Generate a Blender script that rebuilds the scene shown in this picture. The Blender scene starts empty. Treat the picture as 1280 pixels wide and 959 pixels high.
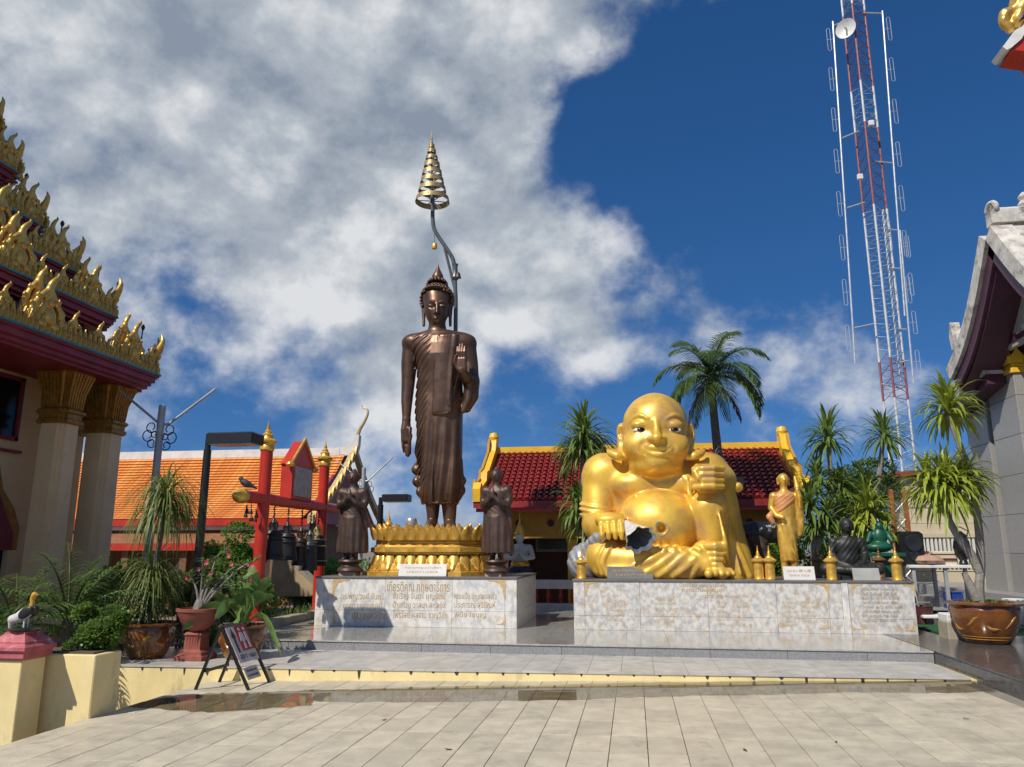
import bpy, bmesh, math, random
import numpy as np
from mathutils import Vector, Matrix

# ------------------------------------------------------------------ camera, sky, sun, exposure
SC = bpy.context.scene
COL = SC.collection
R = math.radians
YAW, PITCH, EYE = R(8.8), R(12.25), 1.6
cam_d = bpy.data.cameras.new('camera')
cam_d.sensor_width = 36.0
cam_d.lens = 27.0
cam_d.clip_start = 0.05
cam_d.clip_end = 3000
cam = bpy.data.objects.new('camera', cam_d)
COL.objects.link(cam)
cam.location = (0, 0, EYE)
cam.rotation_euler = (math.pi / 2 + PITCH, 0, YAW)
SC.camera = cam

SUN_EL = R(47)
SUN_DIR = Vector((0.54, 0.84, 0)).normalized()          # the way the light travels over the ground
SUN_AZ = math.atan2(-SUN_DIR.x, -SUN_DIR.y)              # compass angle of the sun, from +Y towards +X
sun_d = bpy.data.lights.new('sun', 'SUN')
sun_d.energy = 4.6
sun_d.angle = R(0.5)
sun_d.color = (1.0, 0.93, 0.82)
sun = bpy.data.objects.new('sun', sun_d)
COL.objects.link(sun)
ld = Vector((SUN_DIR.x * math.cos(SUN_EL), SUN_DIR.y * math.cos(SUN_EL), -math.sin(SUN_EL)))
sun.rotation_euler = ld.to_track_quat('-Z', 'Y').to_euler()
sun.location = (-8, -10, 20)

vs = SC.view_settings
vs.view_transform = 'Standard'
vs.look = 'None'
vs.gamma = 1.0
vs.exposure = 0.0
vs.use_curve_mapping = False

# the pinhole of the camera as numbers, to turn a measured sight line into a place on a known plane
_f = np.array([-math.sin(YAW) * math.cos(PITCH), math.cos(YAW) * math.cos(PITCH), math.sin(PITCH)])
_r = np.array([math.cos(YAW), math.sin(YAW), 0.0])
_u = np.cross(_r, _f)
def ray(px, py):
    return _f * 960.0 + _r * (px - 640) + _u * (479.5 - py)
def at(px, py, Y):
    d = ray(px, py); t = Y / d[1]
    return Vector((d[0] * t, Y, EYE + d[2] * t))
def dirv(px, py):
    d = ray(px, py); return d / np.linalg.norm(d)

# ------------------------------------------------------------------ world: Nishita sky with broken cumulus cloud
W = bpy.data.worlds.new('World')
SC.world = W
W.use_nodes = True
nt = W.node_tree
nt.nodes.clear()
def nd(t, **kw):
    n = nt.nodes.new(t)
    for k, v in kw.items(): setattr(n, k, v)
    return n
def lk(a, b): nt.links.new(a, b)
def mth(op, a, b=None, c=None, clamp=False):
    n = nd('ShaderNodeMath', operation=op); n.use_clamp = clamp
    for i, v in enumerate((a, b, c)):
        if v is None: continue
        if isinstance(v, (int, float)): n.inputs[i].default_value = v
        else: lk(v, n.inputs[i])
    return n.outputs[0]
sky = nd('ShaderNodeTexSky', sky_type='NISHITA')
sky.sun_disc = False
sky.sun_elevation = SUN_EL
sky.sun_rotation = SUN_AZ
sky.altitude = 0
sky.air_density = 1.0
sky.dust_density = 0.05
sky.ozone_density = 4.0
hs = nd('ShaderNodeHueSaturation')
hs.inputs['Saturation'].default_value = 1.25
hs.inputs['Value'].default_value = 0.95
lk(sky.outputs[0], hs.inputs['Color'])
tc = nd('ShaderNodeTexCoord')
nrm = nd('ShaderNodeVectorMath', operation='NORMALIZE'); lk(tc.outputs['Generated'], nrm.inputs[0])
DIR = nrm.outputs[0]
sep = nd('ShaderNodeSeparateXYZ'); lk(DIR, sep.inputs[0])
cz = nd('ShaderNodeCombineXYZ'); lk(sep.outputs[0], cz.inputs[0]); lk(sep.outputs[1], cz.inputs[1]); lk(mth('MULTIPLY_ADD', mth('MAXIMUM', sep.outputs[2], 0.0), 0.92, 0.17), cz.inputs[2])
nz2 = nd('ShaderNodeVectorMath', operation='NORMALIZE'); lk(cz.outputs[0], nz2.inputs[0]); lk(nz2.outputs[0], sky.inputs[0])
# cloud forms in the dome of directions, a little wider than tall
pv = nd('ShaderNodeVectorMath', operation='MULTIPLY'); lk(DIR, pv.inputs[0]); pv.inputs[1].default_value = (1.0, 1.0, 1.25)
def noise_at(off, scale, detail, rough, dist=0.0):
    a = nd('ShaderNodeVectorMath', operation='ADD'); lk(pv.outputs[0], a.inputs[0]); a.inputs[1].default_value = off
    n = nd('ShaderNodeTexNoise'); n.inputs['Scale'].default_value = scale; n.inputs['Detail'].default_value = detail
    n.inputs['Roughness'].default_value = rough; n.inputs['Distortion'].default_value = dist
    lk(a.outputs[0], n.inputs['Vector']); return n.outputs['Fac']
n1 = noise_at((3.1, 1.7, 0.3), 5.2, 10, 0.57, 0.05)
n2 = noise_at((3.11, 1.715, 0.25), 5.2, 8, 0.57, 0.05)     # the same field a little towards the sun: gives lit and shaded flanks
n3 = noise_at((9.4, 4.2, 2.0), 2.4, 4, 0.5)
n4 = noise_at((1.4, 7.7, 5.0), 14.0, 7, 0.62)
cover = None
# where the cloud banks lie (sight line, spread in degrees, weight)
for (px, py, s, w) in [(60, 60, 22, .26), (330, 190, 18, .20), (560, 40, 11, .28), (690, 30, 6, .26), (640, 90, 5, .10), (300, 410, 9, .16), (500, 330, 9, .14), (560, 420, 6, .10), (450, 240, 6, .08),
                       (700, 285, 4.5, .12), (780, 325, 3.5, .10), (680, 420, 4, .13), (790, 400, 4, .13), (760, 440, 3, .08), (860, 350, 2.5, .16), (1000, 500, 5, .40), (940, 415, 3, .12), (1080, 430, 4, .14), (660, 620, 4, .10), (490, 650, 7, .2),
                       (880, 0, 3.0, .16), (990, 0, 3.0, .18), (800, 150, 5, -.24), (930, 250, 12, -.30), (1150, 160, 13, -.34), (710, 185, 4, -.20), (640, 240, 3.5, -.06), (640, 500, 4.5, -.22), (545, 500, 4, -.12), (400, 455, 3, .10), (860, 90, 4.5, -.14), (390, 530, 7, -.30), (250, 530, 6, -.24), (205, 350, 3, -.22), (330, 370, 2.5, -.10), (840, 470, 3, -.12), (600, 350, 2.5, -.12), (470, 150, 2, -.06), (520, 180, 2, -.06)]:
    d = dirv(px, py); k = 1.0 / (R(s) ** 2)
    dp = nd('ShaderNodeVectorMath', operation='DOT_PRODUCT'); lk(DIR, dp.inputs[0]); dp.inputs[1].default_value = d
    g = mth('MULTIPLY', mth('EXPONENT', mth('MULTIPLY', mth('SUBTRACT', dp.outputs['Value'], 1.0), k)), w)
    cover = g if cover is None else mth('ADD', cover, g)
dens = mth('ADD', mth('ADD', mth('MULTIPLY', mth('SUBTRACT', n1, 0.5), 1.55), mth('MULTIPLY', mth('SUBTRACT', n4, 0.5), 0.40)), mth('SUBTRACT', cover, 0.065))
mr = nd('ShaderNodeMapRange', interpolation_type='SMOOTHSTEP'); lk(dens, mr.inputs['Value'])
mr.inputs['From Min'].default_value = -0.12; mr.inputs['From Max'].default_value = 0.34
ALPHA = mth('MULTIPLY', mr.outputs[0], 0.96)
lit = mth('MULTIPLY', mth('SUBTRACT', n1, n2), 3.4)
thick = nd('ShaderNodeMapRange'); lk(dens, thick.inputs['Value'])
thick.inputs['From Min'].default_value = 0.05; thick.inputs['From Max'].default_value = 0.55; thick.inputs['To Min'].default_value = 0.66; thick.inputs['To Max'].default_value = 0.38
shade = mth('ADD', mth('ADD', thick.outputs[0], lit), mth('ADD', mth('MULTIPLY', mth('SUBTRACT', n3, 0.5), 0.9), mth('MULTIPLY', mth('SUBTRACT', n4, 0.5), 0.12)), clamp=True)
cr = nd('ShaderNodeValToRGB')
cr.color_ramp.elements[0].position = 0.0; cr.color_ramp.elements[0].color = (0.29, 0.345, 0.43, 1)
cr.color_ramp.elements[1].position = 0.95; cr.color_ramp.elements[1].color = (0.84, 0.855, 0.875, 1)
e = cr.color_ramp.elements.new(0.5); e.color = (0.50, 0.55, 0.61, 1)
lk(shade, cr.inputs[0])
tn = nd('ShaderNodeVectorMath', operation='MULTIPLY'); lk(hs.outputs[0], tn.inputs[0]); tn.inputs[1].default_value = (0.97, 1.04, 1.17)
bg1 = nd('ShaderNodeBackground'); bg1.inputs[1].default_value = 0.085; lk(tn.outputs[0], bg1.inputs[0])
bg2 = nd('ShaderNodeBackground'); bg2.inputs[1].default_value = 0.90; lk(cr.outputs[0], bg2.inputs[0])
mx = nd('ShaderNodeMixShader'); lk(ALPHA, mx.inputs[0]); lk(bg1.outputs[0], mx.inputs[1]); lk(bg2.outputs[0], mx.inputs[2])
wo = nd('ShaderNodeOutputWorld'); lk(mx.outputs[0], wo.inputs[0])

# ------------------------------------------------------------------ materials
MATS = {}
def mat(name, col, rough=0.6, metal=0.0, col2=None, vscale=3.0, vpos=(0.35, 0.65), bump=0.0, bscale=40.0, spec=0.5, rand=0.0, coat=0.0, transl=0.0, stretch=(1, 1, 1), detail=4, rrough=0.0, dirt=None, dscale=2.0, dpos=(0.5, 0.72), world=False):
    m = bpy.data.materials.new(name); m.use_nodes = True
    t = m.node_tree; N = t.nodes; L = t.links
    b = N['Principled BSDF']
    b.inputs['Roughness'].default_value = rough; b.inputs['Metallic'].default_value = metal
    b.inputs['Specular IOR Level'].default_value = spec
    if coat: b.inputs['Coat Weight'].default_value = coat; b.inputs['Coat Roughness'].default_value = 0.12
    cd = N.new('ShaderNodeTexCoord')
    mp = N.new('ShaderNodeMapping'); mp.inputs['Scale'].default_value = stretch
    if world:
        gm = N.new('ShaderNodeNewGeometry'); L.new(gm.outputs['Position'], mp.inputs['Vector'])
    else: L.new(cd.outputs['Object'], mp.inputs['Vector'])
    out = None
    if col2 is None: col2 = tuple(c * 0.72 for c in col)
    nz = N.new('ShaderNodeTexNoise'); nz.inputs['Scale'].default_value = vscale; nz.inputs['Detail'].default_value = detail; nz.inputs['Roughness'].default_value = 0.6
    L.new(mp.outputs[0], nz.inputs['Vector'])
    rp = N.new('ShaderNodeValToRGB')
    rp.color_ramp.elements[0].position = vpos[0]; rp.color_ramp.elements[0].color = (*col2, 1)
    rp.color_ramp.elements[1].position = vpos[1]; rp.color_ramp.elements[1].color = (*col, 1)
    L.new(nz.outputs['Fac'], rp.inputs[0]); out = rp.outputs[0]
    if dirt:
        nz3 = N.new('ShaderNodeTexNoise'); nz3.inputs['Scale'].default_value = dscale; nz3.inputs['Detail'].default_value = 7; nz3.inputs['Roughness'].default_value = 0.68
        L.new(mp.outputs[0], nz3.inputs['Vector'])
        r3 = N.new('ShaderNodeMapRange'); r3.inputs['From Min'].default_value = dpos[0]; r3.inputs['From Max'].default_value = dpos[1]; L.new(nz3.outputs['Fac'], r3.inputs['Value'])
        mxd = N.new('ShaderNodeMix'); mxd.data_type = 'RGBA'; L.new(r3.outputs[0], mxd.inputs['Factor']); L.new(out, mxd.inputs['A']); mxd.inputs['B'].default_value = (*dirt, 1)
        out = mxd.outputs['Result']
    if rand:
        oi = N.new('ShaderNodeObjectInfo'); h = N.new('ShaderNodeHueSaturation')
        r2 = N.new('ShaderNodeMapRange'); r2.inputs['To Min'].default_value = 1 - rand; r2.inputs['To Max'].default_value = 1 + rand
        L.new(oi.outputs['Random'], r2.inputs['Value']); L.new(r2.outputs[0], h.inputs['Value']); L.new(out, h.inputs['Color']); out = h.outputs[0]
    L.new(out, b.inputs['Base Color'])
    if rrough:
        r4 = N.new('ShaderNodeMapRange'); r4.inputs['To Min'].default_value = max(rough - rrough, 0.02); r4.inputs['To Max'].default_value = rough + rrough
        r4.inputs['From Min'].default_value = 0.3; r4.inputs['From Max'].default_value = 0.7
        L.new(nz.outputs['Fac'], r4.inputs['Value']); L.new(r4.outputs[0], b.inputs['Roughness'])
    if bump:
        n2_ = N.new('ShaderNodeTexNoise'); n2_.inputs['Scale'].default_value = bscale; n2_.inputs['Detail'].default_value = 5
        L.new(mp.outputs[0], n2_.inputs['Vector'])
        bp = N.new('ShaderNodeBump'); bp.inputs['Strength'].default_value = min(bump, 1.0); bp.inputs['Distance'].default_value = 0.02
        L.new(n2_.outputs['Fac'], bp.inputs['Height']); L.new(bp.outputs[0], b.inputs['Normal'])
    if transl:
        tr = N.new('ShaderNodeBsdfTranslucent'); L.new(out, tr.inputs['Color'])
        ms = N.new('ShaderNodeMixShader'); ms.inputs[0].default_value = transl
        L.new(b.outputs[0], ms.inputs[1]); L.new(tr.outputs[0], ms.inputs[2]); L.new(ms.outputs[0], N['Material Output'].inputs['Surface'])
    MATS[name] = m
    return m

# ------------------------------------------------------------------ mesh helpers
ORG = {}
def tag(o, label=None, cat=None, group=None, kind=None):
    if label: o['label'] = label
    if cat: o['category'] = cat
    if group: o['group'] = group
    if kind: o['kind'] = kind
    return o
def thing(name, label, cat, loc=(0, 0, 0), rz=0.0, group=None):
    o = bpy.data.objects.new(name, None); COL.objects.link(o)
    o.empty_display_size = 0.2
    o.location = loc; o.rotation_euler = (0, 0, rz)
    ORG[o.name] = Vector(loc)
    return tag(o, label, cat, group)
def link(name, me, m=None, parent=None, loc=None, rot=None, scale=None):
    o = bpy.data.objects.new(name, me); COL.objects.link(o)
    if m is not None and len(me.materials) == 0: me.materials.append(m)
    if parent is not None: o.parent = parent
    if loc is not None: o.location = loc
    if rot is not None: o.rotation_euler = rot
    if scale is not None: o.scale = scale
    return o
def copy_tree(o, parent=None, loc=None, rz=None, label=None, scale=None):
    c = o.copy(); COL.objects.link(c); c.parent = parent
    if loc is not None: c.location = loc
    if rz is not None: c.rotation_euler = (0, 0, rz)
    if scale is not None: c.scale = scale
    if label: c['label'] = label
    for ch in list(o.children): copy_tree(ch, c)
    return c
def np_mesh(name, V, F, smooth=None):
    V = np.asarray(V, dtype=np.float32); me = bpy.data.meshes.new(name)
    me.vertices.add(len(V)); me.vertices.foreach_set('co', V.ravel())
    tot = sum(len(f) for f in F) if not isinstance(F, np.ndarray) else F.size
    if isinstance(F, np.ndarray):
        starts = np.arange(0, F.size, F.shape[1], dtype=np.int32); idx = F.astype(np.int32).ravel()
    else:
        lens = np.array([len(f) for f in F], dtype=np.int32); starts = np.concatenate(([0], np.cumsum(lens)[:-1])).astype(np.int32)
        idx = np.fromiter((i for f in F for i in f), dtype=np.int32, count=tot)
    me.loops.add(tot); me.loops.foreach_set('vertex_index', idx)
    me.polygons.add(len(starts)); me.polygons.foreach_set('loop_start', starts)
    me.update(calc_edges=True); me.validate()
    if smooth is True: me.shade_smooth()
    elif not smooth: me.shade_flat()
    else: me.shade_smooth(); me.set_sharp_from_angle(angle=R(smooth))
    return me

class MB:
    def __init__(s): s.v = []; s.f = []
    def add(s, vs_, fs):
        n = len(s.v); s.v.extend(tuple(p) for p in vs_); s.f.extend(tuple(i + n for i in f) for f in fs); return s
    def box(s, c, d, rz=0.0, M=None, taper=(1, 1)):
        hx, hy, hz = d[0] / 2, d[1] / 2, d[2] / 2; P = []
        for z in (-1, 1):
            tx, ty = (taper if z > 0 else (1, 1))
            for x, y in ((-1, -1), (1, -1), (1, 1), (-1, 1)): P.append(Vector((x * hx * tx, y * hy * ty, z * hz)))
        m = Matrix.Rotation(rz, 3, 'Z') if M is None else M
        c = Vector(c)
        return s.add([m @ p + c for p in P], [(3, 2, 1, 0), (4, 5, 6, 7), (0, 1, 5, 4), (1, 2, 6, 5), (2, 3, 7, 6), (3, 0, 4, 7)])
    def ext(s, a, b):                                            # box by two corners
        a, b = Vector(a), Vector(b); return s.box((a + b) / 2, (abs(b.x - a.x), abs(b.y - a.y), abs(b.z - a.z)))
    def bev(s, a, b, r=0.01):                                    # box by two corners, top and upright edges eased
        x0, y0, z0 = a; x1, y1, z1 = b; P = []; F = []
        rings = [(z0, r, 0), (z1 - r, r, 0), (z1, r, r)]
        for z, c_, i in rings:
            X0, X1, Y0, Y1 = x0 + i, x1 - i, y0 + i, y1 - i
            P += [(X0 + c_, Y0, z), (X1 - c_, Y0, z), (X1, Y0 + c_, z), (X1, Y1 - c_, z), (X1 - c_, Y1, z), (X0 + c_, Y1, z), (X0, Y1 - c_, z), (X0, Y0 + c_, z)]
        for k in range(2):
            for i in range(8): j = (i + 1) % 8; F.append((k * 8 + i, k * 8 + j, k * 8 + 8 + j, k * 8 + 8 + i))
        F.append(tuple(range(16, 24))); F.append(tuple(range(7, -1, -1)))
        return s.add(P, F)
    def tube(s, pts, rad, n=8, cap=True):
        pts = [Vector(p) for p in pts]; rad = rad if isinstance(rad, (list, tuple)) else [rad] * len(pts)
        base = len(s.v); up = None
        for i, p in enumerate(pts):
            d = (pts[min(i + 1, len(pts) - 1)] - pts[max(i - 1, 0)]).normalized()
            if up is None: up = Vector((0, 0, 1)) if abs(d.z) < 0.9 else Vector((1, 0, 0))
            a = d.cross(up).normalized(); b = a.cross(d).normalized(); up = b
            for k in range(n):
                t = 2 * math.pi * k / n; s.v.append(tuple(p + (a * math.cos(t) + b * math.sin(t)) * rad[i]))
        for i in range(len(pts) - 1):
            for k in range(n):
                j = (k + 1) % n; A = base + i * n; s.f.append((A + k, A + n + k, A + n + j, A + j))
        if cap:
            s.f.append(tuple(base + k for k in range(n))); A = base + (len(pts) - 1) * n; s.f.append(tuple(A + k for k in range(n - 1, -1, -1)))
        return s
    def lathe(s, prof, n=24, c=(0, 0, 0), sx=1.0, sy=1.0, M=None, cap=True, wob=None):
        base = len(s.v); c = Vector(c)
        for (r, z) in prof:
            for k in range(n):
                t = 2 * math.pi * k / n; q = r * (wob(t, z) if wob else 1.0)
                p = Vector((q * math.cos(t) * sx, q * math.sin(t) * sy, z))
                if M is not None: p = M @ p
                s.v.append(tuple(p + c))
        for i in range(len(prof) - 1):
            for k in range(n):
                j = (k + 1) % n; A = base + i * n; s.f.append((A + k, A + j, A + n + j, A + n + k))
        if cap:
            s.f.append(tuple(base + k for k in range(n - 1, -1, -1))); A = base + (len(prof) - 1) * n; s.f.append(tuple(A + k for k in range(n)))
        return s
    def prism(s, poly, o, ex, ey, th):                           # a flat outline with thickness: o + ex*u + ey*v, both sides of the plane
        o, ex, ey = Vector(o), Vector(ex), Vector(ey); nn = ex.cross(ey).normalized() * (th / 2); n = len(poly)
        P = [o + ex * u + ey * v - nn for u, v in poly] + [o + ex * u + ey * v + nn for u, v in poly]
        F = [tuple(range(n - 1, -1, -1)), tuple(range(n, 2 * n))] + [(i, (i + 1) % n, n + (i + 1) % n, n + i) for i in range(n)]
        return s.add(P, F)
    def plan(s, poly, rows):                                     # plan outline stacked by (scale-offset, z): rows of outlines
        base = len(s.v); n = len(poly)
        for off, z in rows:
            for p in offset_poly(poly, off): s.v.append((p[0], p[1], z))
        for i in range(len(rows) - 1):
            for k in range(n): j = (k + 1) % n; A = base + i * n; s.f.append((A + k, A + j, A + n + j, A + n + k))
        s.f.append(tuple(base + k for k in range(n - 1, -1, -1))); A = base + (len(rows) - 1) * n; s.f.append(tuple(A + k for k in range(n)))
        return s
    def quadstrip(s, rows):
        base = len(s.v); n = len(rows[0])
        for r_ in rows: s.v.extend(tuple(p) for p in r_)
        for i in range(len(rows) - 1):
            for k in range(n - 1): A = base + i * n + k; s.f.append((A, A + 1, A + n + 1, A + n))
        return s
    def mesh(s, name, smooth=30):
        return np_mesh(name, s.v, s.f, smooth)
    def build(s, name, m, parent=None, smooth=30, world=True, loc=None):
        if not s.v: return None
        V = np.array(s.v, dtype=np.float32)
        if parent is not None and world:
            p = parent
            while p.parent is not None: p = p.parent
            V -= np.array(ORG.get(p.name, Vector((0, 0, 0))), dtype=np.float32)
        elif parent is None and loc is not None: V -= np.array(loc, dtype=np.float32)
        me = np_mesh(name, V, s.f, smooth)
        return link(name, me, m, parent, loc if parent is None else None)
def offset_poly(poly, off):                                      # convex-or-stepped counter-clockwise outline pushed outward
    n = len(poly); out = []
    for i in range(n):
        p0, p1, p2 = Vector(poly[i - 1]), Vector(poly[i]), Vector(poly[(i + 1) % n])
        a = (p1 - p0).normalized(); b = (p2 - p1).normalized()
        na = Vector((a.y, -a.x)); nb = Vector((b.y, -b.x)); q = na + nb; den_ = max(q.dot(na), 0.25)
        out.append(tuple(p1 + q * (off / den_)))
    return out
def cr_spline(pts, n=6):
    P = [Vector(p) for p in pts]; P = [P[0] * 2 - P[1]] + P + [P[-1] * 2 - P[-2]]; out = []
    for i in range(1, len(P) - 2):
        for k in range(n):
            t = k / n; a, b, c, d = P[i - 1], P[i], P[i + 1], P[i + 2]
            out.append(0.5 * ((2 * b) + (c - a) * t + (2 * a - 5 * b + 4 * c - d) * t * t + (3 * b - a - 3 * c + d) * t ** 3))
    out.append(P[-2]); return out
def text_mesh(body, size, name='lettering', extrude=0.003):
    c = bpy.data.curves.new(name, 'FONT'); c.body = body; c.size = size; c.resolution_u = 2; c.extrude = extrude; c.align_x = 'CENTER'; c.align_y = 'CENTER'; c.space_line = 0.95
    o = bpy.data.objects.new(name, c); COL.objects.link(o)
    dg = bpy.context.evaluated_depsgraph_get(); me = bpy.data.meshes.new_from_object(o.evaluated_get(dg))
    bpy.data.objects.remove(o); bpy.data.curves.remove(c); me.name = name
    return me

# ------------------------------------------------------------------ sculpting in a distance field: smooth blends, one skin
class Sculpt:
    def __init__(s, lo, hi, h):
        s.lo = np.array(lo, float); s.h = h; s.n = np.ceil((np.array(hi) - s.lo) / h).astype(int) + 1
        s.X = (s.lo[0] + h * np.arange(s.n[0])).astype(np.float32)[:, None, None]
        s.Y = (s.lo[1] + h * np.arange(s.n[1])).astype(np.float32)[None, :, None]
        s.Z = (s.lo[2] + h * np.arange(s.n[2])).astype(np.float32)[None, None, :]
        s.D = np.full(tuple(s.n), 9.0, dtype=np.float32)
    def sl(s, lo, hi):
        a = np.clip(np.floor((np.array(lo, float) - s.lo) / s.h).astype(int), 0, s.n); b = np.clip(np.ceil((np.array(hi, float) - s.lo) / s.h).astype(int) + 1, 0, s.n)
        return slice(a[0], b[0]), slice(a[1], b[1]), slice(a[2], b[2])
    def op(s, fn, lo, hi, k=0.05, mode='u'):
        m = k + 3 * s.h
        i, j, l = s.sl(np.array(lo) - m, np.array(hi) + m)
        X, Y, Z = s.X[i], s.Y[:, j], s.Z[:, :, l]
        if X.size == 0 or Y.size == 0 or Z.size == 0: return s
        d = fn(X, Y, Z).astype(np.float32); A = s.D[i, j, l]
        if mode == 'u':
            hh = np.maximum(k - np.abs(A - d), 0) / k; s.D[i, j, l] = np.minimum(A, d) - hh * hh * k * 0.25
        elif mode == 's':
            d = -d; hh = np.maximum(k - np.abs(A - d), 0) / k; s.D[i, j, l] = np.maximum(A, d) + hh * hh * k * 0.25
        elif mode == 'd': s.D[i, j, l] = A + d
        return s
    def ell(s, c, r, k=0.05, rot=None, mode='u'):
        c = np.array(c, float); r = np.array(r, float); mx_ = max(r) if rot is not None else r
        Mi = None if rot is None else np.array(Matrix.Rotation(rot[2], 3, 'Z') @ Matrix.Rotation(rot[1], 3, 'Y') @ Matrix.Rotation(rot[0], 3, 'X')).T
        def fn(X, Y, Z):
            x, y, z = X - c[0], Y - c[1], Z - c[2]
            if Mi is not None: x, y, z = Mi[0, 0] * x + Mi[0, 1] * y + Mi[0, 2] * z, Mi[1, 0] * x + Mi[1, 1] * y + Mi[1, 2] * z, Mi[2, 0] * x + Mi[2, 1] * y + Mi[2, 2] * z
            k0 = np.sqrt((x / r[0]) ** 2 + (y / r[1]) ** 2 + (z / r[2]) ** 2); k1 = np.sqrt((x / r[0] ** 2) ** 2 + (y / r[1] ** 2) ** 2 + (z / r[2] ** 2) ** 2)
            return k0 * (k0 - 1) / np.maximum(k1, 1e-5)
        return s.op(fn, c - mx_, c + mx_, k, mode)
    def cone(s, a, b, ra, rb, k=0.04, mode='u', flat=None):
        a = np.array(a, float); b = np.array(b, float); ab = b - a; L2 = max(ab @ ab, 1e-9); rm = max(ra, rb)
        def fn(X, Y, Z):
            x, y, z = X - a[0], Y - a[1], Z - a[2]; t = np.clip((x * ab[0] + y * ab[1] + z * ab[2]) / L2, 0, 1)
            q = np.sqrt((x - t * ab[0]) ** 2 + (y - t * ab[1]) ** 2 + (z - t * ab[2]) ** 2); return q - (ra + (rb - ra) * t)
        return s.op(fn, np.minimum(a, b) - rm, np.maximum(a, b) + rm, k, mode)
    def path(s, pts, rad, k=0.04, mode='u', n=0):
        if n: 
            m0 = len(pts); Q = cr_spline(pts, n); rad = np.interp(np.linspace(0, m0 - 1, len(Q)), range(m0), rad if isinstance(rad, (list, tuple)) else [rad] * m0); pts = [tuple(q) for q in Q]; rad = list(rad)
        rad = rad if isinstance(rad, (list, tuple)) else [rad] * len(pts)
        P = np.array(pts, float); rm = max(rad)
        def fn(X, Y, Z):                                         # one smooth rope: the joints do not swell
            out = None
            for i in range(len(P) - 1):
                a, ab = P[i], P[i + 1] - P[i]; L2 = max(ab @ ab, 1e-9); x, y, z = X - a[0], Y - a[1], Z - a[2]
                t = np.clip((x * ab[0] + y * ab[1] + z * ab[2]) / L2, 0, 1)
                d = np.sqrt((x - t * ab[0]) ** 2 + (y - t * ab[1]) ** 2 + (z - t * ab[2]) ** 2) - (rad[i] + (rad[i + 1] - rad[i]) * t)
                out = d if out is None else np.minimum(out, d)
            return out
        return s.op(fn, P.min(0) - rm, P.max(0) + rm, k, mode)
    def box(s, c, hs_, r=0.02, k=0.03, M=None, mode='u'):
        c = np.array(c, float); hs_ = np.array(hs_, float); Mi = None if M is None else np.array(M).T; ext = hs_ if M is None else np.full(3, np.linalg.norm(hs_))
        def fn(X, Y, Z):
            x, y, z = X - c[0], Y - c[1], Z - c[2]
            if Mi is not None: x, y, z = Mi[0, 0] * x + Mi[0, 1] * y + Mi[0, 2] * z, Mi[1, 0] * x + Mi[1, 1] * y + Mi[1, 2] * z, Mi[2, 0] * x + Mi[2, 1] * y + Mi[2, 2] * z
            qx, qy, qz = np.abs(x) - hs_[0] + r, np.abs(y) - hs_[1] + r, np.abs(z) - hs_[2] + r
            return np.sqrt(np.maximum(qx, 0) ** 2 + np.maximum(qy, 0) ** 2 + np.maximum(qz, 0) ** 2) + np.minimum(np.maximum(qx, np.maximum(qy, qz)), 0) - r
        return s.op(fn, c - ext, c + ext, k, mode)
    def loft(s, rows, k=0.05, mode='u'):                          # rows (z, cx, cy, rx, ry, power): a body of changing oval sections
        rows = np.array(rows, float); z0, z1 = rows[0, 0], rows[-1, 0]
        def fn(X, Y, Z):
            zz = Z.ravel(); g = [np.interp(zz, rows[:, 0], rows[:, i])[None, None, :] for i in range(1, 6)]
            # smooth the linear interpolation a little
            p = g[4]; u = np.abs(X - g[0]) / g[2]; v = np.abs(Y - g[1]) / g[3]
            q = (u ** p + v ** p) ** (1 / p); d = (q - 1) * np.minimum(g[2], g[3])
            return np.maximum(d, np.maximum(z0 - Z, Z - z1))
        w = np.abs(rows[:, 1]).max() + rows[:, 3].max(); w2 = np.abs(rows[:, 2]).max() + rows[:, 4].max()
        return s.op(fn, (-w, -w2, z0), (w, w2, z1), k, mode)
    def mesh(s, name, blur=1):
        D = s.D
        D = D.copy(); D[0] = D[-1] = 1; D[:, 0] = D[:, -1] = 1; D[:, :, 0] = np.maximum(D[:, :, 0], 1e-3); D[:, :, -1] = 1
        for _ in range(blur):
            for ax in range(3):
                E = D.copy(); a = [slice(None)] * 3; b = a.copy(); c_ = a.copy(); a[ax] = slice(1, -1); b[ax] = slice(0, -2); c_[ax] = slice(2, None)
                E[tuple(a)] = 0.5 * D[tuple(a)] + 0.25 * np.minimum(D[tuple(b)], 0.3) + 0.25 * np.minimum(D[tuple(c_)], 0.3); D = E
        I = D < 0
        c8 = [(i, j, k) for i in (0, 1) for j in (0, 1) for k in (0, 1)]
        n = s.n - 1; cnt = np.zeros(tuple(n), np.uint8)
        def sub(A, o): return A[o[0]:o[0] + n[0], o[1]:o[1] + n[1], o[2]:o[2] + n[2]]
        for o in c8: cnt += sub(I, o)
        cells = np.argwhere((cnt > 0) & (cnt < 8)); 
        vid = np.full(tuple(n), -1, np.int32); vid[cells[:, 0], cells[:, 1], cells[:, 2]] = np.arange(len(cells))
        acc = np.zeros((len(cells), 3)); num = np.zeros(len(cells))
        val = {o: D[cells[:, 0] + o[0], cells[:, 1] + o[1], cells[:, 2] + o[2]] for o in c8}
        for o in c8:
            for ax in range(3):
                if o[ax]: continue
                p = list(o); p[ax] = 1; p = tuple(p); a, b = val[o], val[p]; cross = (a < 0) != (b < 0)
                t = np.where(cross, a / np.where(cross, a - b, 1), 0)
                q = np.tile(np.array(o, float), (len(cells), 1)); q[:, ax] += t
                acc += q * cross[:, None]; num += cross
        V = s.lo + s.h * (cells + acc / num[:, None])
        Q = []
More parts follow.
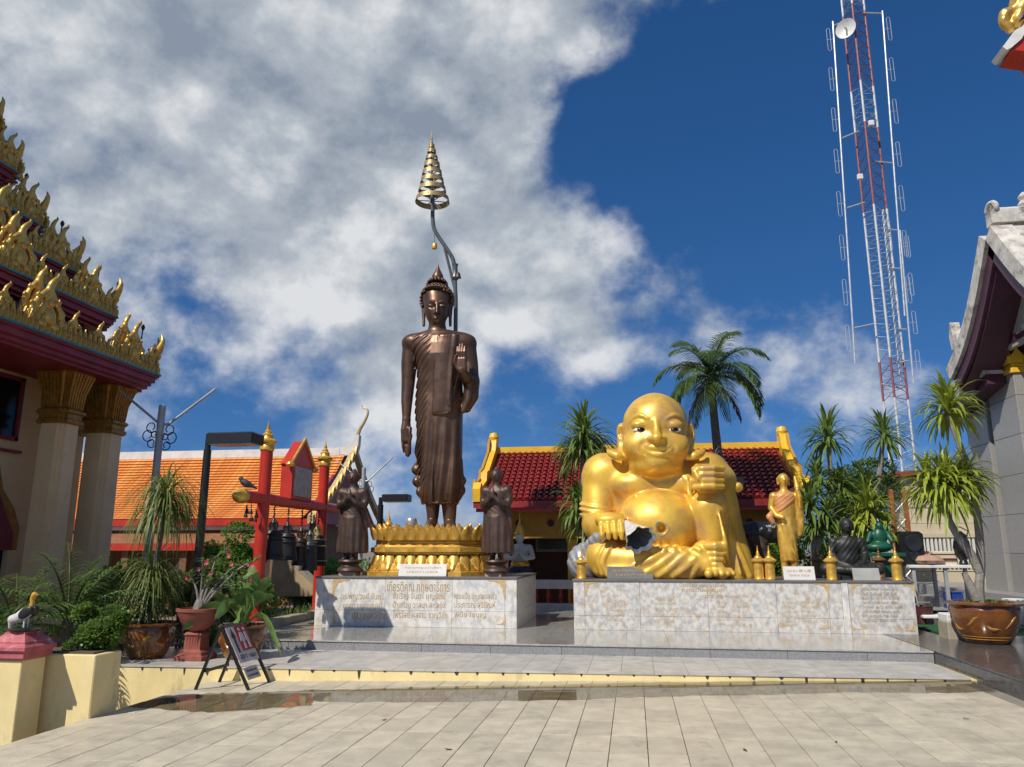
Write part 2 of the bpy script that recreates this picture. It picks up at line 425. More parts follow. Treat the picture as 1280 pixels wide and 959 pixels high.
        for ax in range(3):
            a = [slice(None)] * 3; b = a.copy(); a[ax] = slice(0, -1); b[ax] = slice(1, None)
            ia, ib = I[tuple(a)], I[tuple(b)]; e_ = np.argwhere(ia != ib); u_, v_ = (ax + 1) % 3, (ax + 2) % 3
            ok = (e_[:, u_] > 0) & (e_[:, v_] > 0) & (e_[:, u_] < n[u_]) & (e_[:, v_] < n[v_]); e_ = e_[ok]
            def cell(du, dv):
                c_ = e_.copy(); c_[:, u_] -= du; c_[:, v_] -= dv; return vid[c_[:, 0], c_[:, 1], c_[:, 2]]
            q = np.stack([cell(1, 1), cell(0, 1), cell(0, 0), cell(1, 0)], 1)
            fl = ~I[e_[:, 0], e_[:, 1], e_[:, 2]]; q[fl] = q[fl][:, ::-1]; Q.append(q)
        Q = np.concatenate(Q); Q = Q[(Q >= 0).all(1)]
        return np_mesh(name, V, Q, True)

# ------------------------------------------------------------------ palette
m_tile = mat('plaza stone', (.56, .505, .38), .5, col2=(.45, .40, .31), vscale=4.5, detail=12, bump=.2, bscale=70, rand=.10, dirt=(.32, .285, .215), dscale=6.0, dpos=(.55, .77), world=True, rrough=.12)
m_grout = mat('grout', (.27, .245, .20), .9, bump=.3)
m_soil = mat('soil', (.11, .085, .06), .95, bump=.6, bscale=20)
m_ground = mat('dry ground', (.23, .20, .15), .95, bump=.4, bscale=6)
m_yel = mat('yellow limewash', (.84, .69, .34), .75, col2=(.74, .60, .29), vscale=4, bump=.12, bscale=90, dirt=(.36, .30, .17), dscale=3.6, dpos=(.57, .80), stretch=(1, 1, .45))
m_tread = mat('step marble', (.54, .52, .47), .38, col2=(.40, .39, .36), vscale=5, rand=.06, bump=.03, dirt=(.26, .26, .25), dscale=2.2, dpos=(.55, .8), world=True)
m_plat = mat('polished granite', (.46, .44, .39), .10, col2=(.33, .32, .29), vscale=9, rand=.05, rrough=.05, world=True, coat=.3)
m_riser = mat('grey granite', (.30, .30, .30), .4, col2=(.19, .19, .19), vscale=60, detail=2, bump=.03)
m_dark = mat('dark granite floor', (.10, .10, .10), .16, col2=(.06, .06, .062), vscale=14, rand=.1, rrough=.05)
m_marble = mat('veined marble', (.72, .70, .65), .32, col2=(.47, .48, .49), vscale=9, vpos=(.36, .56), detail=10, bump=.02, dirt=(.55, .45, .30), dscale=6.0, dpos=(.53, .72), world=True, stretch=(1, 1, .7))
m_marble2 = mat('stained marble', (.66, .63, .57), .34, col2=(.40, .40, .40), vscale=13, vpos=(.36, .60), detail=10, bump=.02, dirt=(.44, .31, .16), dscale=7.5, dpos=(.54, .70), world=True, stretch=(1, 1, .8))
m_gtop = mat('granite coping', (.17, .15, .14), .3)
m_letter = mat('gilt lettering', (.40, .255, .09), .45, metal=.15, col2=(.50, .36, .18), vscale=11)
m_letter_dk = mat('faded lettering', (.33, .29, .24), .6)
m_letter_fd = mat('worn gilt lettering', (.47, .35, .18), .5, col2=(.56, .47, .33), vscale=9)
m_plaque = mat('white plaque', (.74, .72, .68), .35, col2=(.62, .6, .58))
m_plaque_g = mat('grey plaque', (.20, .20, .19), .35)
m_cream = mat('cream render', (.80, .62, .36), .75, col2=(.72, .54, .30), vscale=1.5, bump=.05)
m_goldcap = mat('old gold', (.44, .24, .045), .42, metal=.45, col2=(.28, .14, .03), vscale=9, bump=.3, bscale=25)
m_gold = mat('gilding', (.84, .52, .10), .34, metal=.5, col2=(.60, .33, .055), vscale=7, bump=.08, bscale=18, rrough=.1)
m_orn = mat('gilded ornament', (.78, .50, .11), .32, metal=.5, col2=(.48, .28, .06), vscale=9, bump=.25, bscale=22)
m_maroon = mat('maroon fascia', (.27, .03, .045), .45, col2=(.19, .02, .03))
m_dkred = mat('dark red soffit', (.11, .012, .01), .6)
m_teal = mat('teal edging', (.09, .25, .28), .5)
m_black = mat('black paint', (.012, .012, .013), .38)
m_void = mat('dark glazing', (.01, .012, .012), .15)
m_red = mat('red paint', (.52, .035, .015), .35, col2=(.42, .025, .012), vscale=3, bump=.04)
m_white = mat('white paint', (.74, .73, .70), .55, col2=(.60, .59, .56))
m_orange = mat('orange tile', (.72, .21, .025), .5)
m_yellow = mat('bright yellow paint', (.78, .48, .03), .42, col2=(.68, .40, .025))
m_ochre = mat('ochre wall', (.50, .25, .03), .7)
m_redtile = mat('glazed red tile', (.30, .024, .022), .42, col2=(.19, .016, .015), vscale=5)
m_steel = mat('galvanised steel', (.46, .48, .48), .45, metal=.25)
m_ironblk = mat('dark wrought iron', (.03, .035, .045), .5, metal=.4)
m_grey_gran = mat('grey granite cladding', (.34, .33, .31), .32, col2=(.25, .245, .235), vscale=45, detail=3, rand=.08)
m_oldwhite = mat('weathered white', (.66, .63, .57), .75, col2=(.44, .42, .38), vscale=4, dirt=(.13, .12, .11), dscale=3.5, dpos=(.5, .7), bump=.2, bscale=14)
m_purple = mat('plum timber', (.085, .028, .05), .45)
m_terra = mat('terracotta', (.30, .085, .055), .65, col2=(.22, .06, .04), vscale=8, bump=.1)
m_pinkcap = mat('pink terracotta paint', (.50, .13, .15), .6, col2=(.38, .08, .09), vscale=8, bump=.2, dirt=(.62, .42, .40), dscale=9, dpos=(.58, .74))
m_glazepot = mat('brown glaze', (.24, .085, .018), .14, col2=(.09, .03, .01), vscale=4, coat=.6)
m_glazegold = mat('amber glaze relief', (.42, .2, .03), .25)
m_bronze = mat('patinated bronze', (.155, .09, .058), .40, metal=.62, col2=(.095, .055, .038), vscale=2.6, bump=.04, bscale=30, rrough=.08)
m_bronze2 = mat('dull bronze', (.105, .065, .05), .5, metal=.45, col2=(.065, .042, .034), vscale=6, bump=.1)

# ------------------------------------------------------------------ ground, plaza, steps, platform
g_ = MB(); g_.add([(-1500, -1500, -.4), (1500, -1500, -.4), (1500, 1500, -.4), (-1500, 1500, -.4)], [(0, 1, 2, 3)])
tag(g_.build('ground', m_ground), kind='structure')
PX0, PX1, PYB = -5.36, 3.88, 10.2
TILT = math.atan(0.0145)
plaza = MB().ext((PX0 + 4.5, -8, -.42), (PX1 + 4.5, PYB, -.016)).build('plaza', m_grout)
tag(plaza, kind='structure'); plaza.location = (-4.5, 0, 0); plaza.rotation_euler = (0, -TILT, 0)
rng = random.Random(4)
tw, tl, gap = .30, .58, .0065
tile_me = MB().bev((-tw / 2 + gap / 2, -tl / 2 + gap / 2, -.02), (tw / 2 - gap / 2, tl / 2 - gap / 2, 0), .0012).mesh('paving_tile', False); tile_me.materials.append(m_tile)
rest = MB(); cells = []
nx = int((PX1 - PX0) / tw + 1e-6); off0 = PX0 + 4.5 + tw / 2 + .02
for i in range(nx):
    for j in range(-14, 17):
        y = 6.46 + tl * (j - 7) + tl / 2 + (tl * .5 if False else 0)
        if y + tl / 2 > PYB or y < -4: continue
        cells.append((off0 + i * tw, y))
def shows(c):
    v = np.array([c[0] - 4.5, c[1], -EYE]); dd = v @ _f
    if dd < 1: return -1
    x, y_ = 640 + 960 * (v @ _r) / dd, 479.5 - 960 * (v @ _u) / dd
    return (1 / dd) if (-30 < x < 1310 and y_ < 990) else -1
cells.sort(key=lambda c: -shows(c))
for q, (x, y) in enumerate(cells):
    z = rng.uniform(-.0012, .0012)
    if q < 300 and shows((x, y)) > 0: link('paving_tile', tile_me, None, plaza, (x, y, z), (rng.uniform(-.0015, .0015), rng.uniform(-.002, .002), 0))
    else: rest.bev((x - tw / 2 + gap / 2, y - tl / 2 + gap / 2, z - .02), (x + tw / 2 - gap / 2, y + tl / 2 - gap / 2, z), .0012)
tag(rest.build('paving_tiles', m_tile, plaza, smooth=False, world=False), kind='stuff')

def pz(x): return 0.0145 * (x + 4.5)
def front(x): return 9.50 + (x + 7.2) * (.60 / 11.1)           # the lower step's edge is not quite square to the platform
TZ, PZ, PF = .16, .30, 11.36
# lower step: yellow riser wall with a marble tread laid in slabs
st = MB(); st.add([(-7.4, front(-7.4), -.4), (3.87, front(3.87), -.4), (3.87, PF + .2, -.4), (-7.4, PF + .2, -.4), (-7.4, front(-7.4), TZ - .022), (3.87, front(3.87), TZ - .022), (3.87, PF + .2, TZ - .022), (-7.4, PF + .2, TZ - .022)],
          [(3, 2, 1, 0), (4, 5, 6, 7), (0, 1, 5, 4), (1, 2, 6, 5), (2, 3, 7, 6), (3, 0, 4, 7)])
step = tag(st.build('lower_step', m_yel), kind='structure')
# drips and chips at the tread joints
m_stain = mat('black drip stain', (.05, .042, .03), .9)
x = -7.2; k = 0
while x < 3.6:
    w = rng.uniform(.012, .03); h_ = rng.uniform(.018, .05) if rng.random() < .85 else rng.uniform(.08, .13)
    if x < -5.4: h_ *= 2.0
    pts = [(-w, 0), (w, 0), (w * .6, -h_ * .6), (w * .15, -h_), (-w * .5, -h_ * .7)]
    MB().prism(pts, (x, front(x) - .0025, TZ - .024), (1, 0, 0), (0, 0, 1), .004).build('drip_stain', m_stain, step, smooth=False, world=False)
    x += rng.uniform(.25, .33); k += 1
slab_me = {}
for i in range(28):
    x0 = -7.40 + i * .4; x1 = min(x0 + .4, 3.86)
    for (ya, yb, nm) in ((0, .85, 0), (.85, 2, 1)):
        f0, f1 = front(x0), front(x1); A = (f0 - .012 if nm == 0 else f0 + ya + .002, f1 - .012 if nm == 0 else f1 + ya + .002); B = (f0 + yb - .002, f1 + yb - .002) if nm == 0 else (PF + .0, PF + .0)
        e0, e1 = x0 + .002, x1 - .002
        P = [(e0, A[0], TZ - .02), (e1, A[1], TZ - .02), (e1, B[1], TZ - .02), (e0, B[0], TZ - .02), (e0, A[0], TZ), (e1, A[1], TZ), (e1, B[1], TZ), (e0, B[0], TZ)]
        MB().add(P, [(3, 2, 1, 0), (4, 5, 6, 7), (0, 1, 5, 4), (1, 2, 6, 5), (2, 3, 7, 6), (3, 0, 4, 7)]).build('tread_slab', m_tread, step, smooth=False, world=False)
# upper platform
XP0, XP1 = -6.15, 3.86
pl = tag(MB().ext((XP0, PF + .03, -.39), (XP1, 17.6, PZ - .022)).build('platform', m_riser), kind='structure')
x = XP0
while x < XP1 - .05:
    x1 = min(x + 1.02, XP1)
    MB().ext((x + .003, PF + .002, TZ - .02), (x1 - .003, PF + .028, PZ - .024)).build('riser_slab', m_riser, pl, smooth=False, world=False); x = x1
for i in range(17):
    for j in range(11):
        x0 = XP0 + i * .6; x1 = min(x0 + .6, XP1); y0 = PF - .015 + j * .58; y1 = min(y0 + .58, 17.59)
        if x1 - x0 < .05 or y1 - y0 < .05: continue
        # slabs hidden under the pedestals are left out
        if (-5.4 < x0 and x1 < -2.2 or -.8 < x0 and x1 < 4.2) and y0 > 13.8 and y1 < 16: continue
        MB().ext((x0 + .0015, y0 + .0015, PZ - .02), (x1 - .0015, y1 - .0015, PZ)).build('floor_slab', m_plat, pl, smooth=False, world=False)
# darker platform of the temple on the right
sp = tag(MB().ext((3.89, 2.0, -.39), (16, 17.6, PZ - .022)).build('side_platform', m_dark), kind='structure')
for i in range(5):
    for j in range(19):
        x0 = 3.88 + i * .8; y0 = 2.2 + j * .8
        if y0 + .8 < 6.5 and i > 1: continue
        MB().ext((x0 + .002, y0 + .002, PZ - .02), (x0 + .798, min(y0 + .798, 17.59), PZ)).build('floor_slab', m_dark, sp, smooth=False, world=False)
for j in range(13):
    y0 = 2.2 + j * .8
    MB().ext((3.866, y0 + .003, -.3), (3.887, min(y0 + .797, PF + .03), PZ - .024)).build('riser_slab', m_dark, sp, smooth=False, world=False)

# standing water along the foot of the step
m_water = bpy.data.materials.new('thin water'); m_water.use_nodes = True
t = m_water.node_tree; t.nodes.clear()
fr = t.nodes.new('ShaderNodeFresnel'); fr.inputs[0].default_value = 1.42
tp = t.nodes.new('ShaderNodeBsdfTransparent'); tp.inputs[0].default_value = (.66, .64, .58, 1)
gl = t.nodes.new('ShaderNodeBsdfGlossy'); gl.inputs['Roughness'].default_value = .025
nb = t.nodes.new('ShaderNodeTexNoise'); nb.inputs['Scale'].default_value = 3; bp = t.nodes.new('ShaderNodeBump'); bp.inputs['Strength'].default_value = .03; bp.inputs['Distance'].default_value = .01
t.links.new(nb.outputs[0], bp.inputs['Height']); t.links.new(bp.outputs[0], gl.inputs['Normal'])
ms = t.nodes.new('ShaderNodeMixShader'); mo = t.nodes.new('ShaderNodeOutputMaterial')
t.links.new(fr.outputs[0], ms.inputs[0]); t.links.new(tp.outputs[0], ms.inputs[1]); t.links.new(gl.outputs[0], ms.inputs[2]); t.links.new(ms.outputs[0], mo.inputs[0])
def edge_pts(px, py):
    d = ray(px, py); tt = -EYE / d[2]; return (d[0] * tt, d[1] * tt)
near = [(150, 881), (200, 886), (262, 892), (330, 888), (388, 885), (392, 879), (450, 881), (540, 882), (640, 882), (722, 882), (800, 880), (900, 879), (990, 879), (1060, 878), (1130, 880), (1210, 881), (1262, 877)]
far = [(1262, 866), (1200, 858), (1090, 860), (1000, 861), (900, 861), (800, 861), (700, 862), (600, 862), (520, 862), (440, 864), (392, 864), (330, 866), (262, 866), (200, 872)]
rows = []
rr = random.Random(8)
poly = []
for (a, b) in zip((near + far), (near + far)[1:] + near[:1]):
    A, B = Vector(edge_pts(*a)), Vector(edge_pts(*b))
    for q in range(6):
        p = A.lerp(B, q / 6); poly.append((p.x + rr.uniform(-.02, .02), p.y + rr.uniform(-.035, .035)))
pd = MB(); pd.add([(max(min(p[0], 3.84), -5.33), p[1], pz(p[0]) + .004) for p in poly], [tuple(range(len(poly)))])
tag(pd.build('puddle', m_water, smooth=False), kind='structure')

# ------------------------------------------------------------------ marble pedestals
def wscale(me, width=None, height=None):
    V = np.empty(len(me.vertices) * 3, np.float32); me.vertices.foreach_get('co', V); V = V.reshape(-1, 3)
    w = V[:, 0].max() - V[:, 0].min(); s_ = width / w; V[:, 0] *= s_; V[:, 1] *= (s_ if height is None else height / (V[:, 1].max() - V[:, 1].min())); V[:, :2] -= (V[:, :2].max(0) + V[:, :2].min(0)) / 2
    me.vertices.foreach_set('co', V.ravel()); me.update(); return me
def inscribe(body, px0, px1, py, hpx, Y, parent, m, name='lettering'):
    a, b = at(px0, py, Y), at(px1, py, Y); me = wscale(text_mesh(body, .2, name, .002), b.x - a.x, hpx * .0146)
    o = link(name, me, m, parent, (a + b) / 2 - ORG[parent.name] - Vector((0, .0005, 0)), (math.pi / 2, 0, 0)); o['kind'] = 'stuff'; return o
def pedestal(name, label, x0, x1, y0, y1, z1, joints, zseam, m):
    t_ = thing(name, label, 'pedestal', ((x0 + x1) / 2, (y0 + y1) / 2, PZ))
    MB().ext((x0 + .02, y0 + .02, PZ), (x1 - .02, y1, z1 - .034)).build('core', m_riser, t_)
    MB().bev((x0 - .018, y0 - .018, z1 - .032), (x1 + .018, y1, z1), .008).build('coping', m_gtop, t_)
    for a, b in zip(joints, joints[1:]):
        for za, zb in zip(zseam, zseam[1:]):
            MB().bev((a + .002, y0, za + .002), (b - .002, y0 + .0195, zb - .002), .0015).build('panel', m, t_, smooth=False)
    n = 4
    for k in range(n):
        a = y0 + .021 + (y1 - y0 - .021) * k / n; b = y0 + .021 + (y1 - y0 - .021) * (k + 1) / n
        for za, zb in zip(zseam, zseam[1:]):
            MB().bev((x1 - .0195, a + .002, za + .002), (x1, b - .002, zb - .002), .0015).build('panel', m, t_, smooth=False)
            MB().bev((x0, a + .002, za + .002), (x0 + .0195, b - .002, zb - .002), .0015).build('panel', m, t_, smooth=False)
    return t_
def pxX(px, Y, py=755): return at(px, py, Y).x
Y0 = 13.45; ZT = 1.15
JL = [-5.62] + [pxX(p, Y0) for p in (404, 481, 565, 631)] + [-2.0]
pedL = pedestal('pedestal', 'low white marble pedestal with gilt inscription under the tall bronze standing statue', -5.62, -2.0, Y0, 16.1, ZT, JL, [PZ, .575, ZT - .034], m_marble)
ZT2 = 1.12
JR = [-1.03] + [pxX(p, Y0) for p in (731, 800, 885, 971, 1036, 1053)]
pedR = pedestal('pedestal', 'long stained marble pedestal with faded inscriptions under the golden laughing figure', -1.03, 4.38, Y0, 16.1, ZT2, JR + [pxX(1062, Y0), 4.38], [PZ, .53, ZT2 - .034], m_marble2)
MB().bev((pxX(1053.5, Y0), Y0 - .012, PZ + .002), (pxX(1061.5, Y0), Y0 + .0, ZT2 - .036), .003).build('pilaster_strip', m_marble, pedR)
for body, a, b, y, h_ in [('เกียรติคุณ กฤษดาธิการ', 484, 562, 735, 16), ('ดร.พญ.วงศ์ จันทร์', 426, 480, 746, 9), ('จำเริญ จันดา บุญรัตน์', 491, 557, 746, 10), ('คุณแป้ง บุญทองสุขใจ', 568, 621, 746, 10), ('คุณดา บุญยกาญจน์', 429, 477, 758, 9), ('ป้าเจริญ วาสนา สกุลรุ่ง', 491, 556, 757, 10), ('ประภารณ์ สุริยัณห์', 568, 619, 757, 10),
                         ('ปลิว ดอกจันทร์', 440, 484, 769, 9), ('ไพรวัลย์ ผลงาม ชาญวิชัย', 491, 559, 769, 10), ('พินิจ ใจบุญ', 568, 607, 769, 9)]:
    inscribe(body, a, b, y, h_, Y0, pedL, m_letter)
for body, a, b, y, h_ in [('ประวัติหลวงพ่อองค์ใหญ่', 849, 908, 731.5, 6), ('ถวายเป็นพุทธบูชา', 852, 905, 738, 5.5), ('นายดวงดี วงศ์ทอง', 881, 904, 745, 5), ('คุณแม่บุญมา ดีงาม', 906, 936, 745.5, 5)]:
    inscribe(body, a, b, y, h_, Y0, pedR, m_letter)
rt = random.Random(3); W1 = ['ใจดี', 'บุญมา', 'ทองคำ', 'แสงจันทร์', 'สุขใจ', 'ศรีสุข', 'วงศ์ดี', 'จันทรา', 'พรหมมา', 'มีทรัพย์']
for (a, b, ys) in [(757, 783, (751, 757, 762, 768, 774)), (817, 848, (748, 755, 762, 769, 776)), (895, 912, (753, 758, 764, 769.5, 775, 780)), (915, 937, (753, 758, 764, 769.5, 775, 780)), (977, 998, (753, 759, 764.5, 770, 775.5, 781)), (1001, 1024, (753, 759, 764.5, 770, 775.5))]:
    for y in ys: inscribe(rt.choice(W1) + ' ' + rt.choice(W1), a + rt.uniform(0, 2), b - rt.uniform(0, 6), y, 4.6, Y0, pedR, m_letter_fd)
for i in range(8): inscribe(' '.join(rt.choice(W1) for _ in range(4)), 1078, 1130 - rt.uniform(0, 10), 737 + i * 5.6, 4.4, Y0, pedR, m_letter_dk)
cornr = [(0, 0), (.62, 0), (.58, -.05), (.40, -.055), (.30, -.10), (.20, -.12), (.17, -.22), (.10, -.28), (.09, -.42), (.05, -.60), (0, -.64)]
def corner(px, py, sx, sz, sc, parent, m):
    p = at(px, py, Y0); MB().prism([(u * sx * sc, v * sz * sc) for u, v in cornr], (p.x, Y0 - .003, p.z), (1, 0, 0), (0, 0, 1), .004).build('corner_ornament', m, parent, smooth=False)
m_orn_flat = mat('gilt corner paint', (.50, .33, .13), .5, col2=(.56, .44, .25), vscale=20)
corner(416, 724, 1, 1, .52, pedL, m_orn_flat); corner(632, 724.5, -1, 1, .52, pedL, m_orn_flat); corner(416, 779, 1, -1, .25, pedL, m_orn_flat); corner(632, 781, -1, -1, .25, pedL, m_orn_flat)
corner(731, 727, 1, 1, .4, pedR, m_orn_flat); corner(1036, 729, -1, 1, .4, pedR, m_orn_flat); corner(1036, 786, -1, -1, .25, pedR, m_orn_flat); corner(1063.5, 730, 1, 1, .3, pedR, m_orn_flat); corner(1143, 731, -1, 1, .3, pedR, m_orn_flat); corner(1144, 789, -1, -1, .25, pedR, m_orn_flat); corner(1063.5, 787, 1, -1, .25, pedR, m_orn_flat)

def plaque(label, px0, px1, py0, py1, Y, m, lines=(), lm=None, lean=.25):
    a, b = at(px0, py1, Y), at(px1, py0, Y); zt = ZT if px0 < 700 else ZT2
    t_ = thing('plaque', label, 'plaque', ((a.x + b.x) / 2, Y, zt))
    h_ = b.z - zt; w = b.x - a.x
    P = [(-w / 2, 0), (w / 2, 0), (w / 2, h_), (-w / 2, h_)]
    MB().prism(P, (0, 0, 0), (1, 0, 0), Vector((0, lean, 1)).normalized(), .03).build('slab', m, t_, world=False, smooth=False)
    MB().prism([(0, 0), (.12, 0), (.02, h_ * .7)], (0, .02, 0), (0, 1, 0), (0, 0, 1), .04).build('prop', m, t_, world=False, smooth=False)
    ey = Vector((0, lean, 1)).normalized(); nn = Vector((1, 0, 0)).cross(ey)
    for k, s_ in enumerate(lines):
        me = wscale(text_mesh(s_, .1, 'lettering', .001), w * (.75 - .1 * k), h_ * .2)
        p = ey * (h_ * (.68 - .32 * k)) + nn * .017
        link('lettering', me, lm, t_, p, (math.pi / 2 - math.atan(lean), 0, 0))
    return t_
plaque('small white marble plaque leaning on the gilded lotus base', 498, 558, 705, 718.5, 13.62, m_plaque, ['พระพุทธรูปปางลีลา', 'ประทานพร'], m_letter)
plaque('dark grey stone plaque in front of the seated golden figure', 759, 816, 708, 722, 13.62, m_plaque_g, ['พระสังกัจจายน์', 'โชคลาภ'], m_letter)
plaque('white plaque at the feet of the slim golden statue', 980, 1018, 708, 724, 13.62, m_plaque, ['พระสีวลี', 'โชคลาภ ร่ำรวย'], m_letter)
plaque('blank pale grey slab leaning before the dark seated monk', 1067, 1099, 710, 725, 13.62, mat('pale grey slab', (.42, .42, .40), .5), (), None, .3)

# ------------------------------------------------------------------ yellow garden wall on the left
gp = MB()
zc_ = at(46, 826, 6.93).z
pil = thing('gate_pillar', 'pale yellow square pillar with a pink moulded cap at lower left', 'pillar', (-5.97, 7.08, -.4))
MB().bev((-6.13, 6.93, -.4), (-5.81, 7.24, zc_), .008).build('shaft', m_yel, pil)
cp = [(-6.13, 6.93), (-5.81, 6.93), (-5.81, 7.24), (-6.13, 7.24)]
MB().plan(cp, [(.005, zc_ + .001), (.035, zc_ + .02), (.035, zc_ + .07), (.06, zc_ + .09), (.06, zc_ + .12), (.02, zc_ + .15), (.02, zc_ + .165), (-.05, zc_ + .235), (-.05, zc_ + .25)]).build('cap', m_pinkcap, pil, smooth=False)
PILZ = zc_ + .25
pb = thing('garden_planter', 'pale yellow masonry planter box behind the pink capped pillar', 'planter', (-6.2, 7.5, -.4))
zp_ = at(118, 819, 7.31).z
MB().bev((-7.6, 7.31, -.4), (-5.32, 7.72, zp_), .01).build('body', m_yel, pb)
MB().ext((-7.5, 7.36, zp_ + .001), (-5.38, 7.68, zp_ + .02)).build('earth', m_soil, pb)

# ------------------------------------------------------------------ statues
class Fig(Sculpt):
    """A sculpture whose measures are taken along sight lines at a stated depth behind/before its own centre."""
    def setup(s, loc): s.loc = Vector(loc); return s
    def b(s, px, py, yl=0.0): return tuple(at(px, py, s.loc.y + yl) - s.loc)
    def front(s, x, z):                                          # the skin's foremost point at (x, z)
        v = []
        for dx in (-.5, .5):
            for dz in (-.5, .5):
                i = int(np.clip(round((x - s.lo[0]) / s.h + dx), 0, s.n[0] - 1)); k = int(np.clip(round((z - s.lo[2]) / s.h + dz), 0, s.n[2] - 1)); c_ = s.D[i, :, k]; j = int(np.argmax(c_ < 0))
                if c_[j] < 0: v.append(s.lo[1] + s.h * (j - c_[j] / min(c_[j] - c_[max(j - 1, 0)], -1e-6)) if j > 0 else s.lo[1])
        return sum(v) / len(v) if v else s.lo[1] + s.h * (s.n[1] // 2)
    def on(s, px, py, out=0.0):                                  # that point by sight line
        p = s.b(px, py, -.5); y = s.front(p[0], p[2]); p = s.b(px, py, y); return (p[0], s.front(p[0], p[2]) - out, p[2])
m_budai = mat('gold paint', (.86, .55, .08), .37, metal=.34, col2=(.66, .38, .055), vscale=1.5, bump=.08, bscale=9, rrough=.10, dirt=(.50, .29, .13), dscale=2.4, dpos=(.48, .72))
m_silver = mat('silver paint', (.50, .51, .53), .35, metal=.45, col2=(.30, .31, .33), vscale=9, bump=.25, bscale=14)
m_silver2 = mat('pale silver paint', (.70, .70, .70), .45, metal=.15, col2=(.50, .50, .51), vscale=9, bump=.2)
m_eye = mat('eye white', (.82, .82, .80), .3)
m_pupil = mat('eye black', (.004, .004, .004), .2)
m_worn = mat('worn grey patch', (.30, .28, .24), .5, col2=(.45, .34, .16), vscale=9)
m_darkstone = mat('dark bronze', (.035, .036, .034), .5, metal=.3, col2=(.022, .022, .022), bump=.1)

# --- the laughing seated figure
BL = Vector((.45, 14.72, ZT2))
bud = thing('seated_statue', 'large golden laughing bald figure with bare round belly seated on marble pedestal', 'statue', BL)
S = Fig((-1.75, -1.35, -.02), (1.95, 1.05, 3.55), .0145).setup(BL); B = S.b
S.ell(B(825, 690, .1), (1.15, .78, .62), .1)                       # hips
S.ell(B(823, 625, .22), (1.02, .62, .78), .1)                      # trunk
S.ell(B(765, 592, .18), (.46, .44, .38), .14); S.ell(B(880, 592, .22), (.44, .44, .38), .14)
S.ell(B(820, 590, .14), (.56, .42, .28), .16)                      # neck roll
S.ell(B(795, 606, -.13), (.50, .34, .27), .16); S.ell(B(849, 606, -.13), (.50, .34, .27), .16)
S.ell(B(823, 656, -.26), (.80, .74, .64), .035)                    # belly
def Bh(px, py, yl=0.0): return B(px, py, yl - .20)
# head
S.ell(Bh(819, 533, .0), (.605, .61, .625), .05)
S.ell(Bh(819, 561, -.03), (.60, .58, .49), .12)
S.ell(Bh(797, 557, -.34), (.24, .20, .20), .2); S.ell(Bh(843, 557, -.34), (.24, .20, .20), .2); S.ell(Bh(821, 563, -.42), (.30, .17, .18), .10)
S.ell(Bh(821.5, 577, -.47), (.19, .10, .085), .08); S.ell(Bh(820, 584, -.12), (.48, .38, .19), .12)
for s_ in (-1, 1):
    cx = 800.5 if s_ < 0 else 842.5
    S.ell(Bh(cx, 536, -.66), (.17, .12, .085), .07, mode='s')
    S.ell(Bh(cx, 531.2, -.47), (.165, .115, .095), .035)
    pts = [(cx + s_ * 11.5, 527.5), (cx + s_ * 6, 521.5), (cx - s_ * 1, 519.6), (cx - s_ * 8.5, 523)]
    S.path([S.on(*p, -.006) for p in pts], [.020, .036, .038, .022], .03, n=4)
S.path([Bh(820, 527, -.585), Bh(820.5, 537, -.62), Bh(821, 546, -.68)], [.05, .06, .088], .06, n=3)
S.ell(Bh(821, 548, -.70), (.10, .09, .08), .05); S.ell(Bh(813.5, 549, -.62), (.065, .09, .055), .04); S.ell(Bh(828.5, 549, -.62), (.065, .09, .055), .04)
S.path([S.on(812, 560.0, -.02), S.on(817, 558.8, -.014), S.on(822, 559.6, -.014), S.on(827, 558.8, -.014), S.on(833, 560, -.02)], [.022, .036, .034, .036, .022], .035, n=3)
S.path([S.on(811, 565.6, -.022), S.on(817, 567.6, -.016), S.on(822, 568.2, -.014), S.on(828, 567.4, -.016), S.on(834, 565, -.022)], [.022, .038, .042, .038, .022], .035, n=3)
S.path([S.on(p, q, .012) for p, q in ((803.5, 557.5), (806.5, 560.4), (811, 562.6), (816, 563.7), (822, 564.1), (828, 563.7), (834, 562.2), (838.5, 560), (841.5, 557))], [.014, .022, .024, .024, .024, .024, .024, .022, .014], .018, 's', n=3)
S.path([S.on(810, 550, .012), S.on(804, 554, .012), S.on(800.5, 559, .012), S.on(801, 564, .012)], [.008, .018, .018, .008], .06, 's', n=3); S.path([S.on(832, 550, .012), S.on(839, 554, .012), S.on(843.5, 559, .012), S.on(843, 564, .012)], [.008, .018, .018, .008], .06, 's', n=3)
for s_, ex in ((-1, 776.5), (1, 863)):
    S.ell(Bh(ex, 542, .06), (.085, .16, .20), .05); S.ell(Bh(ex - s_ * -1.5, 541, -.07), (.05, .07, .12), .04, mode='s')
    S.path([Bh(ex, 550, .02), Bh(ex + s_ * .5, 560, -.04), Bh(ex + s_ * 1, 569, -.16)], [.075, .06, .075], .04, n=3)
    S.path([Bh(ex - s_ * 3, 572, -.24), Bh(ex + s_ * 5, 570, -.26), Bh(ex + s_ * 13, 567, -.2), Bh(ex + s_ * 17, 563, -.12)], [.05, .085, .07, .03], .03, n=3)
    S.ell(Bh(ex + s_ * 9, 565, -.2), (.06, .06, .05), .03)
